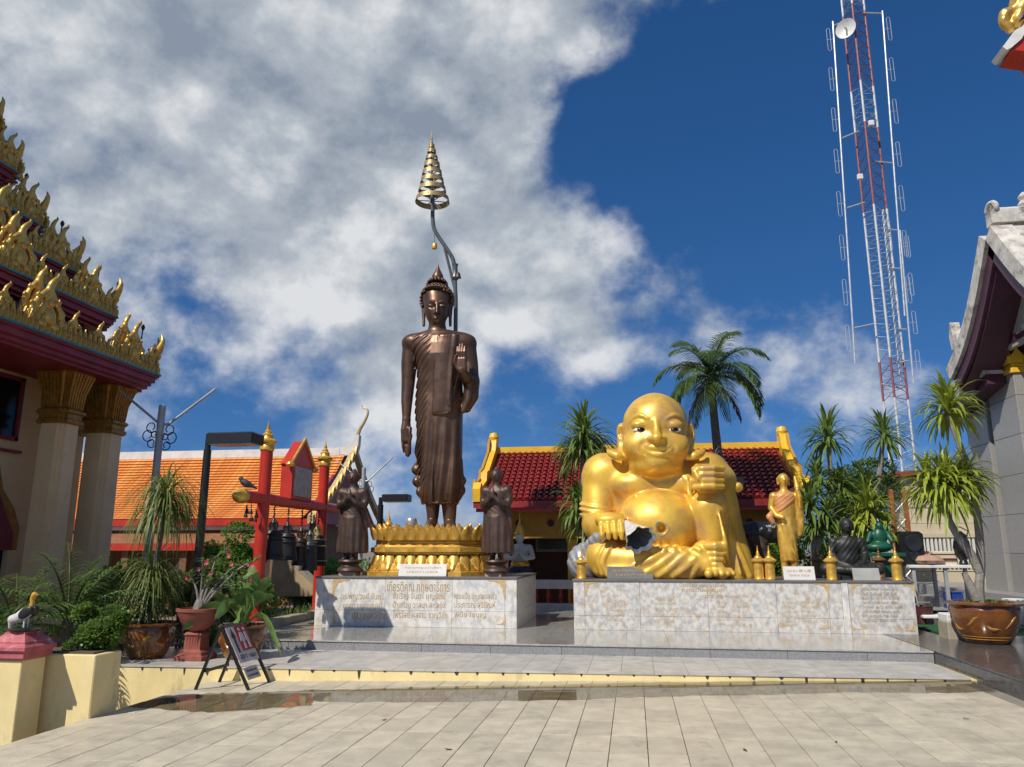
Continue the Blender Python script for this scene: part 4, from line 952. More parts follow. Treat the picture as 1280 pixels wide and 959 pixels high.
# ------------------------------------------------------------------ gilded lotus base under the walking figure
LB = Vector((-3.80, 14.85, ZT))
lot = thing('lotus_base', 'gilded lotus base with carved petals under the tall bronze statue', 'base', LB)
def octo(a, c): return [(a - c, -a), (a, -a + c), (a, a - c), (a - c, a), (-a + c, a), (-a, a - c), (-a, -a + c), (-a + c, -a)]
OC = octo(1.06, .34)
MB().plan(OC, [(.13, .0), (.13, .07), (.06, .08), (.06, .11)]).build('foot_moulding', m_gold, lot, world=False)
MB().plan(OC, [(.04, .105), (.02, .20), (-.10, .33), (-.13, .36)]).build('lower_body', m_gold, lot, world=False)
MB().plan(OC, [(-.13, .355), (-.06, .375), (-.06, .40), (-.0, .42), (-.0, .50), (-.06, .52), (-.08, .55), (-.12, .57), (-.12, .60)]).build('waist_moulding', m_gold, lot, world=False)
MB().plan(OC, [(-.14, .595), (-.08, .66), (.0, .74), (.0, .84), (-.1, .845), (-.12, .80)]).build('upper_body', m_gold, lot, world=False)
def petal_mesh(w, h_, curl, name):                              # a pointed petal with a rib and an upturned lip
    mb = MB(); rows = []
    for i in range(6):
        v = i / 5; ww = w * (.62 + .38 * math.sin(math.pi * min(1, v * 1.1))) * (1 if v < .45 else max(1 - (v - .45) / .55, 0) ** .62); ww = max(ww, .003); yo = -curl * v ** 2.2 - .02 * math.sin(math.pi * v)
        rows.append([(-ww, yo, v * h_), (-ww * .75, yo - .022, v * h_), (0, yo - .034, v * h_ + .004), (ww * .75, yo - .022, v * h_), (ww, yo, v * h_)])
    mb.quadstrip([[Vector(p) for p in r_] for r_ in rows]); rb = [[(r_[0][0], r_[0][1] + .02, r_[0][2]), (r_[2][0], .015 + r_[2][1] + .03, r_[2][2]), (r_[4][0], r_[4][1] + .02, r_[4][2])][::-1] for r_ in rows]; mb.quadstrip(rb)
    me = mb.mesh(name, 50); me.materials.append(m_gold); return me
pm_up = petal_mesh(.112, .27, .10, 'petal'); pm_in = petal_mesh(.105, .27, .05, 'petal'); pm_dn = petal_mesh(.115, .26, .12, 'petal')
def along(poly, off, step):
    P = offset_poly(poly, off)
    for i in range(len(P)):
        a, b_ = Vector(P[i]), Vector(P[(i + 1) % len(P)]); L_ = (b_ - a).length; n_ = max(int(round(L_ / step)), 1); d = (b_ - a) / n_
        for q in range(n_): c_ = a + d * (q + .5); yield c_, math.atan2(d.y, d.x), L_ / n_
for c_, an, st_ in along(OC, -.03, .20): link('petal', pm_up, None, lot, (c_.x, c_.y, .635), (0, 0, an), (st_ / .20, 1, 1))
for c_, an, st_ in along(offset_poly(OC, -.02), -.07, .20):
    d = Vector((math.cos(an), math.sin(an))) * st_ * .5; link('petal', pm_in, None, lot, (c_.x + d.x, c_.y + d.y, .66), (0, 0, an), (st_ / .20, 1, 1))
for c_, an, st_ in along(OC, -.055, .21): link('petal', pm_dn, None, lot, (c_.x, c_.y, .355), (R(180), 0, an + math.pi), (st_ / .21, 1, 1))
# offerings left on the lotus: small potted things behind the petals
p = at(490, 655, 14.1); of = thing('offering_stupa', 'tiny golden pointed offering standing at left rim of lotus base', 'offering', (-4.52, 14.1, ZT + .845))
MB().lathe([(.07, 0), (.085, .02), (.05, .05), (.075, .08), (.06, .12), (.03, .15), (.035, .17), (.012, .24), (.003, .36)], 16).build('cup', m_gold, of, world=False)
p3_ = thing('glass_ball', 'small silvery glass offering bowl on lotus base left of the feet', 'bowl', (at(514, 655, 14.3).x, 14.3, ZT + .845))
MB().lathe([(.04, 0), (.09, .03), (.115, .1), (.1, .18), (.085, .2), (.075, .19), (.085, .1), (.05, .05)], 18).build('bowl', m_silver, p3_, world=False)

# ------------------------------------------------------------------ tiered parasol of honour
PB = Vector((at(570, 410, 15.5).x, 15.5, ZT))
par = thing('tiered_parasol', 'gilded seven tiered parasol on bent grey pole behind the tall bronze statue', 'parasol', PB)
m_pole = mat('grey painted pole', (.15, .16, .165), .4, metal=.5); m_parg = mat('weathered gilt', (.48, .35, .15), .45, metal=.4, col2=(.25, .18, .09), vscale=14, bump=.3)
def PP(px, py): return at(px, py, 15.5)
pole = [Vector((PB.x, 15.5, ZT)), PP(569.5, 410), PP(569, 360), PP(567.5, 330), PP(563, 318), PP(553, 303), PP(543.5, 288), PP(541, 275), PP(540.8, 258), PP(540.5, 240)]
MB().tube(cr_spline(pole, 5), .045, 10).build('pole', m_pole, par)
MB().tube([PP(568.5, 362), PP(562, 335), PP(555, 307)], .03, 8).build('brace', m_pole, par)
MB().lathe([(.06, 0), (.085, .05), (.06, .12), (.05, .3), (.07, .36)], 12, PP(568.8, 350)).build('collar', m_pole, par)
c0 = PP(540.5, 250); tiers = [(253, 21.5), (240, 17.5), (229.5, 15), (219.5, 12.7), (209.5, 10.2), (200, 7.8), (191.5, 5.6), (185, 3.8)]
for k_, (py, rp) in enumerate(tiers):
    q = PP(540.5 - (253 - py) * .015, py); r_ = rp * .0180; h_ = .115 if k_ < 5 else .085
    rg = MB().lathe([(r_, 0), (r_ * .93, h_), (r_ * .90, h_), (r_ * .965, .0), (r_, 0)], 30, q, cap=False).build('tier_ring', m_parg, par, smooth=40)
    if k_ < 6:
        for a in range(6): 
            t_ = a * math.pi / 3 + .3; MB().tube([q + Vector((0, 0, .03)), q + Vector((r_ * .95 * math.cos(t_), r_ * .95 * math.sin(t_), .02))], .012, 5).build('spoke', m_pole, rg)
q0 = PP(539.2, 183); MB().lathe([(.05, -.1), (.055, 0), (.03, .05), (.04, .08), (.02, .14), (.028, .17), (.01, .25), (.003, .42)], 12, q0).build('finial', m_parg, par)
MB().tube([PP(540.8, 246), q0], .02, 6).build('mast', m_pole, par)
MB().tube([PP(543.2, 283), PP(543.2, 304)], .006, 5).build('bell_cord', m_pole, par)
MB().lathe([(.055, 0), (.06, .02), (.055, .1), (.035, .13), (.012, .14)], 14, PP(543.2, 311)).build('bell', m_gold, par)
MB().lathe([(.075, 0), (.065, .02), (.045, .1), (.02, .13)], 14, PP(572.5, 347.5)).build('bell', m_bronze, par)
MB().tube([PP(572.3, 338), PP(569, 337)], .01, 5).build('bell_hook', m_pole, par)

# ------------------------------------------------------------------ golden lidded urns along the pedestal edge
urn_dark = mat('tarnished urn', (.22, .13, .05), .5, metal=.4)
def urn(px, Y, h_, m, label, first=[None]):
    p_ = at(px, 722, Y)
    if first[0] is None:
        t_ = thing('lidded_urn', label, 'urn', (0, 0, 0), 0, 'golden lidded urns on the marble pedestal')
        MB().lathe([(.085, 0), (.088, .02), (.080, .04), (.080, .26), (.075, .28)], 22).build('body', m, t_, world=False)
        ld_ = MB().lathe([(.075, .28), (.115, .30), (.12, .315), (.085, .345), (.06, .36), (.05, .385), (.03, .39)], 22).build('lid', m, t_, world=False)
        MB().lathe([(.028, .385), (.034, .41), (.02, .43), (.026, .445), (.012, .47), (.014, .48), (.003, .56)], 12).build('finial', m, ld_, world=False)
        first[0] = t_; t_.location = (p_.x, Y, ZT2); t_.scale = (1, 1, h_); return t_
    c_ = copy_tree(first[0], None, (p_.x, Y, ZT2), 0, label, (1, 1, h_)); return c_
urn(727, 13.62, .90, m_gold, 'golden lidded urn beside the silver sack at pedestal left end')
urn(949, 13.66, 1.0, m_gold, 'left one of the two golden urns standing close together by the big foot')
urn(963, 13.64, 1.0, m_gold, 'right one of the two golden urns standing close together by the big foot')
urn(1040, 13.62, 1.0, m_gold, 'golden lidded urn at the left knee of the dark seated monk')
urn(1122, 13.62, 1.0, m_gold, 'worn golden lidded urn at the right end of the long pedestal')
for (px, Y, lb) in ((1022, 15.0, 'tarnished brown urn behind the white plaque'), (1101, 14.9, 'tarnished brown urn right of the dark seated monk')):
    u_ = urn(px, Y, 1.0, None, lb)
    def recolor(o):
        if o.type == 'MESH':
            o.data = o.data.copy(); o.data.materials.clear(); o.data.materials.append(urn_dark)
        for c_ in o.children: recolor(c_)
    recolor(u_)

# ------------------------------------------------------------------ the tiered temple on the left
TC = Vector((-13.1, 11.0, -.4))
tem = thing('tiered_temple', 'cream columned temple in shade with stacked roof tiers of gilded ornaments', 'temple', TC)
def stepped(a, c): return [(TC.x + x, TC.y + y) for x, y in [(a - 2 * c, -a), (a - 2 * c, -a + c), (a - c, -a + c), (a - c, -a + 2 * c), (a, -a + 2 * c), (a, a - 2 * c), (a - c, a - 2 * c), (a - c, a - c), (a - 2 * c, a - c), (a - 2 * c, a), (-a + 2 * c, a), (-a + 2 * c, a - c), (-a + c, a - c), (-a + c, a - 2 * c), (-a, a - 2 * c), (-a, -a + 2 * c), (-a + c, -a + 2 * c), (-a + c, -a + c), (-a + 2 * c, -a + c), (-a + 2 * c, -a)]]
def flame_outline(kind):
    if kind == 'horn': return [(-.26, 0), (.26, 0), (.30, .14), (.20, .20), (.24, .34), (.15, .36), (.20, .56), (.26, .78), (.24, .98), (.19, 1.0), (.16, .86), (.06, .70), (-.02, .52), (-.10, .34), (-.2, .2)]
    if kind == 'gable': return [(-.42, 0), (.42, 0), (.44, .22), (.36, .40), (.28, .36), (.24, .56), (.12, .66), (.10, .78), (.17, .92), (.13, 1.0), (.05, .92), (-.05, .76), (-.10, .66), (-.22, .56), (-.28, .40), (-.36, .38), (-.44, .2)]
    return [(-.5, 0), (.5, 0), (.52, .35), (.3, .7), (0, 1.0), (-.3, .7), (-.52, .35)]
def flame_mesh(kind, w, h_, th):
    o = flame_outline(kind); mb = MB(); 
    mb.prism([(u * w, v * h_) for u, v in o], (0, 0, 0), (1, 0, 0), (0, 0, 1), th)
    c_ = (0, .38)
    mb.prism([((u - c_[0]) * .66 * w, (c_[1] + (v - c_[1]) * .62) * h_) for u, v in o], (0, 0, 0), (1, 0, 0), (0, 0, 1), th * 1.7)
    mb.prism([((u - c_[0]) * .30 * w, (.3 + (v - .3) * .34) * h_) for u, v in o], (0, 0, 0), (1, 0, 0), (0, 0, 1), th * 2.3)
    me = mb.mesh('ornament', False); me.materials.append(m_orn); return me
def sculpt_gable():
    S = Sculpt((-.38, -.12, -.02), (.38, .14, .98), .016)
    S.loft([(0, 0, 0, .30, .055, 2.5), (.14, 0, 0, .31, .06, 2.5), (.34, 0, 0, .22, .06, 2.2), (.50, 0, 0, .11, .05, 2), (.60, 0, 0, .04, .04, 2)], .03)
    for s_ in (-1, 1):
        S.path([(s_ * .31, 0, .04), (s_ * .32, 0, .18), (s_ * .24, 0, .36), (s_ * .13, 0, .52), (0, 0, .66)], [.05, .055, .05, .045, .045], .02, n=4)
        for u, z in ((.345, .16), (.29, .32), (.19, .47)): S.path([(s_ * (u - .04), 0, z - .02), (s_ * (u + .02), -.01, z + .05), (s_ * (u + .005), -.01, z + .10)], [.035, .028, .010], .015)
    S.path([(0, 0, .60), (.0, -.015, .72), (.045, -.03, .81), (.10, -.03, .87), (.10, -.03, .93)], [.05, .05, .04, .03, .010], .02, n=4)
    S.op(lambda X, Y, Z: np.where((np.abs(X) < .2) & (Z < .5), .018, 0), (-.3, -.2, 0), (.3, 0, .6), .01, 'd'); S.ell((0, -.06, .24), (.10, .05, .13), .012); S.ell((-.12, -.055, .12), (.07, .04, .06), .012); S.ell((.12, -.055, .12), (.07, .04, .06), .015); S.ell((0, -.06, .44), (.05, .04, .06), .015)
    me = S.mesh('gable_ornament', 0); me.materials.append(m_orn); return me
def sculpt_horn():
    S = Sculpt((-.32, -.10, -.02), (.36, .10, .84), .016)
    S.path([(-.05, 0, .0), (-.02, 0, .2), (.06, 0, .38), (.16, 0, .54), (.20, 0, .68), (.16, 0, .80)], [.17, .13, .095, .065, .04, .012], .03, n=4)
    for u, z in ((-.16, .12), (.10, .16), (.16, .34), (-.06, .32)): S.path([(u * .5, 0, z - .06), (u, -.01, z + .02), (u + .01, -.01, z + .09)], [.05, .04, .012], .02)
    S.ell((0, -.07, .16), (.06, .04, .09), .02)
    me = S.mesh('horn_ornament', 0); me.materials.append(m_orn); return me
fm_leaf = flame_mesh('leaf', .11, .32, .035); fm_gab = sculpt_gable(); fm_horn = sculpt_horn()
tz = [(0.0, 5.08), (.69, 6.18), (1.22, 6.95), (1.72, 7.77), (2.12, 8.77), (2.45, 9.6), (2.75, 10.3)]
n_leaf = 0; many = MB()
for i, (ins, z) in enumerate(tz):
    a = 3.6 - ins; c = .26 if i == 0 else .2; c = min(c, a * .12); P = stepped(a, c)
    MB().plan(P, [(-.20, z - .29), (-.20, z - .25), (-.12, z - .23), (-.12, z - .17), (-.05, z - .15), (-.05, z - .05), (0, z - .035), (0, z)]).build('fascia', m_maroon, tem, smooth=False)
    MB().plan(P, [(.02, z + .001), (.03, z + .01), (.02, z + .045), (-.1, z + .05)]).build('edging', m_teal, tem, smooth=False)
    nz = tz[i + 1][1] if i + 1 < len(tz) else z + .8; nin = (tz[i + 1][0] - ins) if i + 1 < len(tz) else .3
    MB().plan(P, [(-.12, z + .051), (-nin * .75, z + .34), (-nin - .28, z + .36), (-nin - .28, nz - .34)]).build('tier_wall', m_dkred, tem, smooth=False)
    for s_, (nx_, ny_) in enumerate(((1, 0), (0, 1), (0, -1))):
        # small leaf ornaments along this side
        nL = int(2 * a / .125)
        for q in range(nL):
            v = -a + (q + .5) * 2 * a / nL; e_ = a - .05 - (c if abs(v) > a - 2 * c else 0) - (c if abs(v) > a - c else 0)
            x_, y_ = (TC.x + e_, TC.y + v) if nx_ else (TC.x + v, TC.y + ny_ * e_)
            if s_ == 0 and v > -1.4 and n_leaf < 290: link('leaf_ornament', fm_leaf, None, tem, Vector((x_, y_, z + .05)) - TC, (0, 0, R(90))); n_leaf += 1
            elif s_ == 0 or q % 2 == 0:
                M_ = Matrix.Translation((x_, y_, z + .05)) @ Matrix.Rotation(R(90) if nx_ else 0, 4, 'Z'); many.add([M_ @ v_.co for v_ in fm_leaf.vertices], [tuple(f_.vertices) for f_ in fm_leaf.polygons])
        sc_ = 1.12 - .05 * i
        for v, kd in ((-a + .1, 'h'), (-.62 * a, 'g'), (-.45 * a, 's'), (-.25 * a, 's'), (0, 'G'), (.18 * a, 's'), (.36 * a, 's'), (.48 * a, 's'), (.64 * a, 'g'), (.80 * a, 's'), (.90 * a, 's'), (a - .08, 'h')):
            e_ = a - .10 - (c * 1.0 if abs(v) > a - 2 * c else 0)
            if kd == 'h': e_ = a - .10 - c
            x_, y_ = (TC.x + e_, TC.y + v * (1 if kd != 'h' else (a - c) / a)) if nx_ else (TC.x + v * (1 if kd != 'h' else (a - c) / a), TC.y + ny_ * e_)
            me = fm_horn if kd == 'h' else fm_gab; s2 = {'h': 1.0, 'g': .92, 's': .6, 'G': 1.05}[kd] * sc_
            rz_ = (R(90) if nx_ else (math.pi if ny_ > 0 else 0))
            if kd == 'h' and nx_ and v < 0: rz_ += math.pi
            if kd == 'h' and not nx_ and (v < 0) == (ny_ < 0): rz_ += math.pi
            link('horn_ornament' if kd == 'h' else 'gable_ornament', me, None, tem, Vector((x_, y_, z + .05)) - TC, (0, 0, rz_), (s2, s2, s2))
            if kd in 'gG' and s_ == 0: link('gable_ornament', me, None, tem, Vector((x_ - .24, y_ + .0, z + .26)) - TC, (R(0), 0, rz_), (s2 * .75, s2, s2 * .95))
        if s_ == 0 and i < 5:
            p_ = Vector((TC.x + a - .25 - c, TC.y + a - .55, z + .3)); MB().tube([p_, p_ + Vector((.02, .04, .72))], .013, 6).build('lightning_rod', m_ironblk, tem); MB().lathe([(.012, 0), (.035, .05), (.04, .09), (.01, .14)], 8, p_ + Vector((.02, .04, .70))).build('rod_tip', m_ironblk, tem)
mo_ = many.build('leaf_ornaments', m_orn, tem, smooth=False); mo_['kind'] = 'stuff'
sp_ = [(1.0, 10.3), (.8, 10.9), (.86, 11.0), (.6, 11.6), (.65, 11.7), (.4, 12.4), (.44, 12.5), (.22, 13.6), (.08, 15.2), (.01, 16.2)]
MB().lathe([(r_, z) for r_, z in sp_], 20, (TC.x, TC.y, 0)).build('spire', m_orn, tem)
# walls, columns, door, window
WX = -11.15
MB().ext((-15.6, 8.2, -.4), (WX, 13.9, 4.9)).build('wall', m_cream, tem)
MB().plan(stepped(3.25, .2), [(0, -.4), (0, .25), (.1, .26), (.1, .40)]).build('podium', m_cream, tem, smooth=False)
MB().plan(stepped(3.35, .2), [(0, 4.80), (0, 4.86)]).build('soffit', m_dkred, tem, smooth=False)
def column(x, y, w=.24):
    po = [(x + u * w, y + v * w) for u, v in [(.62, -1), (.62, -.8), (.8, -.8), (.8, -.62), (1, -.62), (1, .62), (.8, .62), (.8, .8), (.62, .8), (.62, 1), (-.62, 1), (-.62, .8), (-.8, .8), (-.8, .62), (-1, .62), (-1, -.62), (-.8, -.62), (-.8, -.8), (-.62, -.8), (-.62, -1)]]
    sh = MB().plan(po, [(.06, .3), (.06, .6), (0.02, .65), (0, .7), (-.01, 3.84)]).build('column', m_cream, tem, smooth=False)
    cap_ = MB().plan(po, [(-.005, 3.84), (.045, 3.86), (.045, 3.92), (.02, 3.94), (.02, 4.02), (.06, 4.05), (.06, 4.09), (.02, 4.12), (.0, 4.15), (.01, 4.32), (.05, 4.62), (.10, 4.75), (.12, 4.80)]).build('capital', m_goldcap, sh, smooth=False)
    for k_ in (0, 2, 3):
        for q in range(7):
            t_ = -.66 + q * .22; dx, dy = [(1, t_), (-1, t_), (t_, 1), (t_, -1)][k_]
            MB().tube([(x + dx * w * 1.02, y + dy * w * 1.02, 4.14), (x + dx * (w + .02), y + dy * (w + .02), 4.42), (x + dx * (w + .115), y + dy * (w + .115), 4.77)], [.018, .028, .038], 5).build('capital_petal', m_goldcap, sh)
    return sh
for yy, w_ in ((8.9, .30), (10.1, .28), (12.5, .27), (13.72, .28)): column(-10.33, yy, w_)
column(-11.1, 13.75, .22)
fr_ = MB(); wz0, wz1, wy0, wy1 = 3.55, 4.72, 11.2, 12.42
for a, b_ in (((wy0, wz0), (wy0 + .07, wz1)), ((wy1 - .07, wz0), (wy1, wz1)), ((wy0, wz1 - .07), (wy1, wz1)), ((wy0, wz0), (wy1, wz0 + .07))): MB().ext((WX + .001, a[0], a[1]), (WX + .07, b_[0], b_[1])).build('window_frame', m_maroon, tem)
MB().ext((WX + .001, wy0 + .071, wz0 + .071), (WX + .03, wy1 - .071, wz1 - .071)).build('window_pane', m_void, tem)
MB().ext((WX + .001, wy0 - .1, wz0 - .22), (WX + .10, wy1 + .1, wz0 - .17)).build('window_sill', m_maroon, tem)
MB().prism([(-.68, 1.6), (-.68, 2.0), (-.5, 2.35), (-.2, 2.65), (0, 3.2), (.2, 2.65), (.5, 2.35), (.68, 2.0), (.68, 1.6)], (WX + .05, 12.02, 0), (0, 1, 0), (0, 0, 1), .09).build('door_pediment', m_goldcap, tem)
MB().prism([(-.55, 1.6), (-.53, 1.9), (-.33, 2.2), (0, 2.75), (.33, 2.2), (.53, 1.9), (.55, 1.6)], (WX + .11, 12.02, 0), (0, 1, 0), (0, 0, 1), .02).build('pediment_panel', m_maroon, tem)
for s_ in (-1, 1): MB().ext((WX + .001, 12.02 + s_ * .55 - .1, .3), (WX + .14, 12.02 + s_ * .55 + .1, 1.6)).build('door_jamb', m_cream, tem)
MB().ext((WX + .001, 11.58, .3), (WX + .04, 12.46, 1.6)).build('door_leaf', m_void, tem)

# ------------------------------------------------------------------ hall with the orange roof, left background
def slope_tiles(name, p0, p1, p2, m, parent, uo=0.0):             # a roof slope as an object lying in its own plane: p0->p1 eave, p0->p2 up the slope
    p0, p1, p2 = Vector(p0), Vector(p1), Vector(p2); ex = (p1 - p0).normalized(); n_ = ex.cross(p2 - p0).normalized(); ey = n_.cross(ex)
    return ex, ey, n_
m_otile = bpy.data.materials.new('orange roof tiles'); m_otile.use_nodes = True
t = m_otile.node_tree; b_ = t.nodes['Principled BSDF']; b_.inputs['Roughness'].default_value = .38
tcx = t.nodes.new('ShaderNodeTexCoord'); bk = t.nodes.new('ShaderNodeTexBrick'); mpp = t.nodes.new('ShaderNodeMapping'); mpp.inputs['Rotation'].default_value = (0, 0, 0)
bk.inputs['Scale'].default_value = 1.0; bk.inputs['Brick Width'].default_value = .22; bk.inputs['Row Height'].default_value = .155; bk.inputs['Mortar Size'].default_value = .010; bk.inputs['Mortar Smooth'].default_value = .6
bk.inputs['Color1'].default_value = (.80, .25, .035, 1); bk.inputs['Color2'].default_value = (.88, .36, .075, 1); bk.inputs['Mortar'].default_value = (.46, .12, .02, 1); bk.offset = .5
nz_ = t.nodes.new('ShaderNodeTexNoise'); nz_.inputs['Scale'].default_value = 2.5; nz_.inputs['Detail'].default_value = 6; mxx = t.nodes.new('ShaderNodeMix'); mxx.data_type = 'RGBA'; mxx.blend_type = 'MULTIPLY'; rpp = t.nodes.new('ShaderNodeValToRGB'); rpp.color_ramp.elements[0].position = .3; rpp.color_ramp.elements[0].color = (.78, .68, .60, 1); rpp.color_ramp.elements[1].position = .6
t.links.new(tcx.outputs['Object'], mpp.inputs[0]); t.links.new(mpp.outputs[0], bk.inputs[0]); t.links.new(tcx.outputs['Object'], nz_.inputs[0]); t.links.new(nz_.outputs[0], rpp.inputs[0]); mxx.inputs['Factor'].default_value = 1
t.links.new(bk.outputs[0], mxx.inputs['A']); t.links.new(rpp.outputs[0], mxx.inputs['B']); t.links.new(mxx.outputs['Result'], b_.inputs['Base Color'])
bpp = t.nodes.new('ShaderNodeBump'); bpp.inputs['Strength'].default_value = .8; bpp.inputs['Distance'].default_value = .02; bpp.invert = True; t.links.new(bk.outputs['Fac'], bpp.inputs['Height']); t.links.new(bpp.outputs[0], b_.inputs['Normal'])
OY, OZ = 26.0, 5.0                                              # ridge
OEY, OEZ = 22.6, 2.55                                           # eave towards the camera
OX0, OX1 = -24.0, -10.0
m_brownplaster = mat('brown plaster', (.22, .10, .04), .7)
hal = thing('orange_roofed_hall', 'long temple hall with bright orange tiled roof and white ridge', 'hall', ((OX0 + OX1) / 2, OY, -.4))
# each course of the near slope is a stepped strip in its own right
nC = 26; ev = Vector((0, OY - OEY, OZ - OEZ)); Ls = ev.length; eu = ev / Ls; nu = Vector((0, -eu.z, eu.y))
for k_ in range(nC):
    a0, a1 = Ls * k_ / nC, Ls * (k_ + 1) / nC + .02
    base = Vector(((OX0 + OX1) / 2, OEY, OEZ)) + eu * a0
    w = (OX1 - OX0) / 2; L_ = a1 - a0; sag = -.22 * math.sin(math.pi * k_ / nC)
    mb = MB(); mb.add([(-w, 0, 0), (w, 0, 0), (w, L_, 0), (-w, L_, 0), (-w, 0, .035), (w, 0, .035), (w, L_, .008), (-w, L_, .008)], [(3, 2, 1, 0), (4, 5, 6, 7), (0, 1, 5, 4), (1, 2, 6, 5), (2, 3, 7, 6), (3, 0, 4, 7)])
    o = mb.build('tile_course', m_otile, hal, smooth=False, world=False); o.location = base + nu * sag - hal.location; o.rotation_euler = (math.atan2(eu.z, eu.y) + (-.11 * math.cos(math.pi * (k_ + .5) / nC)), 0, 0)
MB().add([(OX0, OY, OZ - .03), (OX1, OY, OZ - .03), (OX1, OY + 3.4, OEZ), (OX0, OY + 3.4, OEZ)], [(0, 1, 2, 3)]).build('far_slope', m_otile, hal)
MB().ext((OX0, OY - .14, OZ - .12), (OX1 - .2, OY + .14, OZ + .16)).build('ridge', m_white, hal)
MB().prism([(0, -.12), (0, .16), (.3, .2), (.55, .36), (.72, .62), (.80, .60), (.78, .2), (.7, -.12)], (OX1 - .3, OY, OZ), (1, 0, 0), (0, 0, 1), .26).build('ridge_end', m_white, hal)
ch = [Vector((OX1 + dx_, OY, OZ + dz_)) for dx_, dz_ in ((.38, .35), (.44, .75), (.62, 1.08), (.74, 1.36), (.72, 1.54), (.56, 1.60), (.50, 1.72))]
MB().tube(cr_spline(ch, 5), [max(.015, .09 - .0026 * i) for i in range(len(cr_spline(ch, 5)))], 8).build('roof_finial', mat('pale gilt', (.60, .48, .26), .5, metal=.2), hal)
m_bargecream = mat('cream and gilt bargeboard', (.56, .46, .27), .5, col2=(.40, .27, .10), vscale=6)
bg_ = [Vector((OX1 + .32, OY - 3.55 * u, OZ - .05 - (OZ - OEZ + .1) * u - .22 * math.sin(math.pi * u))) for u in np.linspace(0, 1, 12)]
for s_ in (1, -1):
    for k_ in range(11):
        a, b2 = bg_[k_].copy(), bg_[k_ + 1].copy()
        if s_ < 0: a.y = 2 * OY - a.y; b2.y = 2 * OY - b2.y
        d = (b2 - a); mbx = MB(); up_ = Vector((0, 0, .24))
        mbx.add([a - Vector((.09, 0, 0)), a + Vector((.09, 0, 0)), b2 + Vector((.09, 0, 0)), b2 - Vector((.09, 0, 0)), a - Vector((.09, 0, 0)) + up_, a + Vector((.09, 0, 0)) + up_, b2 + Vector((.09, 0, 0)) + up_, b2 - Vector((.09, 0, 0)) + up_], [(3, 2, 1, 0), (4, 5, 6, 7), (0, 1, 5, 4), (1, 2, 6, 5), (2, 3, 7, 6), (3, 0, 4, 7)]).build('bargeboard', m_bargecream, hal)
        if s_ > 0: MB().prism([(-.1, 0), (.1, 0), (.08, .18), (-.02, .34), (-.06, .16)], (a + b2) / 2 + Vector((.12, 0, .08)), (0, -1, 0), (0, 0, 1), .06).build('barge_leaf', m_goldcap, hal)
MB().prism([(-3.3, OEZ - .1), (3.3, OEZ - .1), (0, OZ - .2)], (OX1 - .05, OY, 0), (0, 1, 0), (0, 0, 1), .1).build('gable_wall', m_maroon, hal)
MB().ext((OX0, OEY - .05, OEZ - .20), (OX1 + .25, OEY + .08, OEZ - .01)).build('eave_fascia', m_red, hal)
MB().ext((OX0, OEY + .12, OEZ - .33), (OX1 + .1, OEY + .3, OEZ - .205)).build('eave_band', m_white, hal)
e2 = MB(); e2.add([(OX0, OEY - .5, OEZ - .75), (OX1 + .3, OEY - .5, OEZ - .75), (OX1 + .3, OEY + .25, OEZ - .38), (OX0, OEY + .25, OEZ - .38)], [(0, 1, 2, 3)]).build('lower_slope', mat('brown roof strip', (.30, .13, .06), .6, vscale=9), hal)
MB().ext((OX0, OEY - .56, OEZ - .96), (OX1 + .3, OEY - .48, OEZ - .74)).build('lower_fascia', m_red, hal)
MB().ext((OX0 + .2, OEY + .35, -.4), (OX1 - .4, OY + 3, OEZ - .1)).build('wall', m_brownplaster, hal)
for k_ in range(14):
    x_ = OX0 + .6 + k_ * .98; MB().ext((x_ - .11, OEY - .38, -.4), (x_ + .11, OEY - .16, OEZ - .76)).build('column', m_brownplaster, hal)
    MB().prism([(-.25, .2), (.25, .2), (.25, 1.0), (0, 1.35), (-.25, 1.0)], (x_ + .49, OEY + .33, 0), (1, 0, 0), (0, 0, 1), .05).build('window', m_void if k_ % 3 else m_white, hal)

# ------------------------------------------------------------------ hall with the red glazed roof, centre background
RY, RZ, REY, REZ, RX0, RX1 = 20.0, 4.12, 17.75, 2.72, -3.55, 3.75
rh = thing('red_roofed_hall', 'ochre shrine hall with dark red glazed roof tiles and bright yellow ridge', 'hall', (0, RY, -.4))
ev = Vector((0, RY - REY, RZ - REZ)); Ls = ev.length; eu = ev / Ls; nu = Vector((0, -eu.z, eu.y))
ncol, nrow = 46, 13
tm = MB(); cw = (RX1 - RX0 - .3) / ncol
for r_ in range(nrow):
    L_ = Ls / nrow; y0 = r_ * L_; ring0, ring1 = [], []
    for q in range(7):
        t_ = math.pi * q / 6; ring0.append((-math.cos(t_) * cw * .40, y0, math.sin(t_) * .055 + .035)); ring1.append((-math.cos(t_) * cw * .33, y0 + L_ + .02, math.sin(t_) * .045 + .004))
    tm.quadstrip([ring0, ring1]); 
    tm.add([(cw * .38, y0, .02), (cw * .62, y0, .02), (cw * .62, y0 + L_ + .01, .0), (cw * .38, y0 + L_ + .01, .0)], [(0, 1, 2, 3)])
tm.lathe([(cw * .40, -.012), (cw * .40, .012)], 10, (0, -.004, .045), M=Matrix.Rotation(R(90), 3, 'X'))
tme = tm.mesh('tile_column', 40); tme.materials.append(m_redtile)
rot_ = math.atan2(eu.z, eu.y)
for k_ in range(ncol):
    o = link('tile_column', tme, None, rh, Vector((RX0 + .15 + (k_ + .5) * cw, REY, REZ)) - rh.location, (rot_, 0, 0))
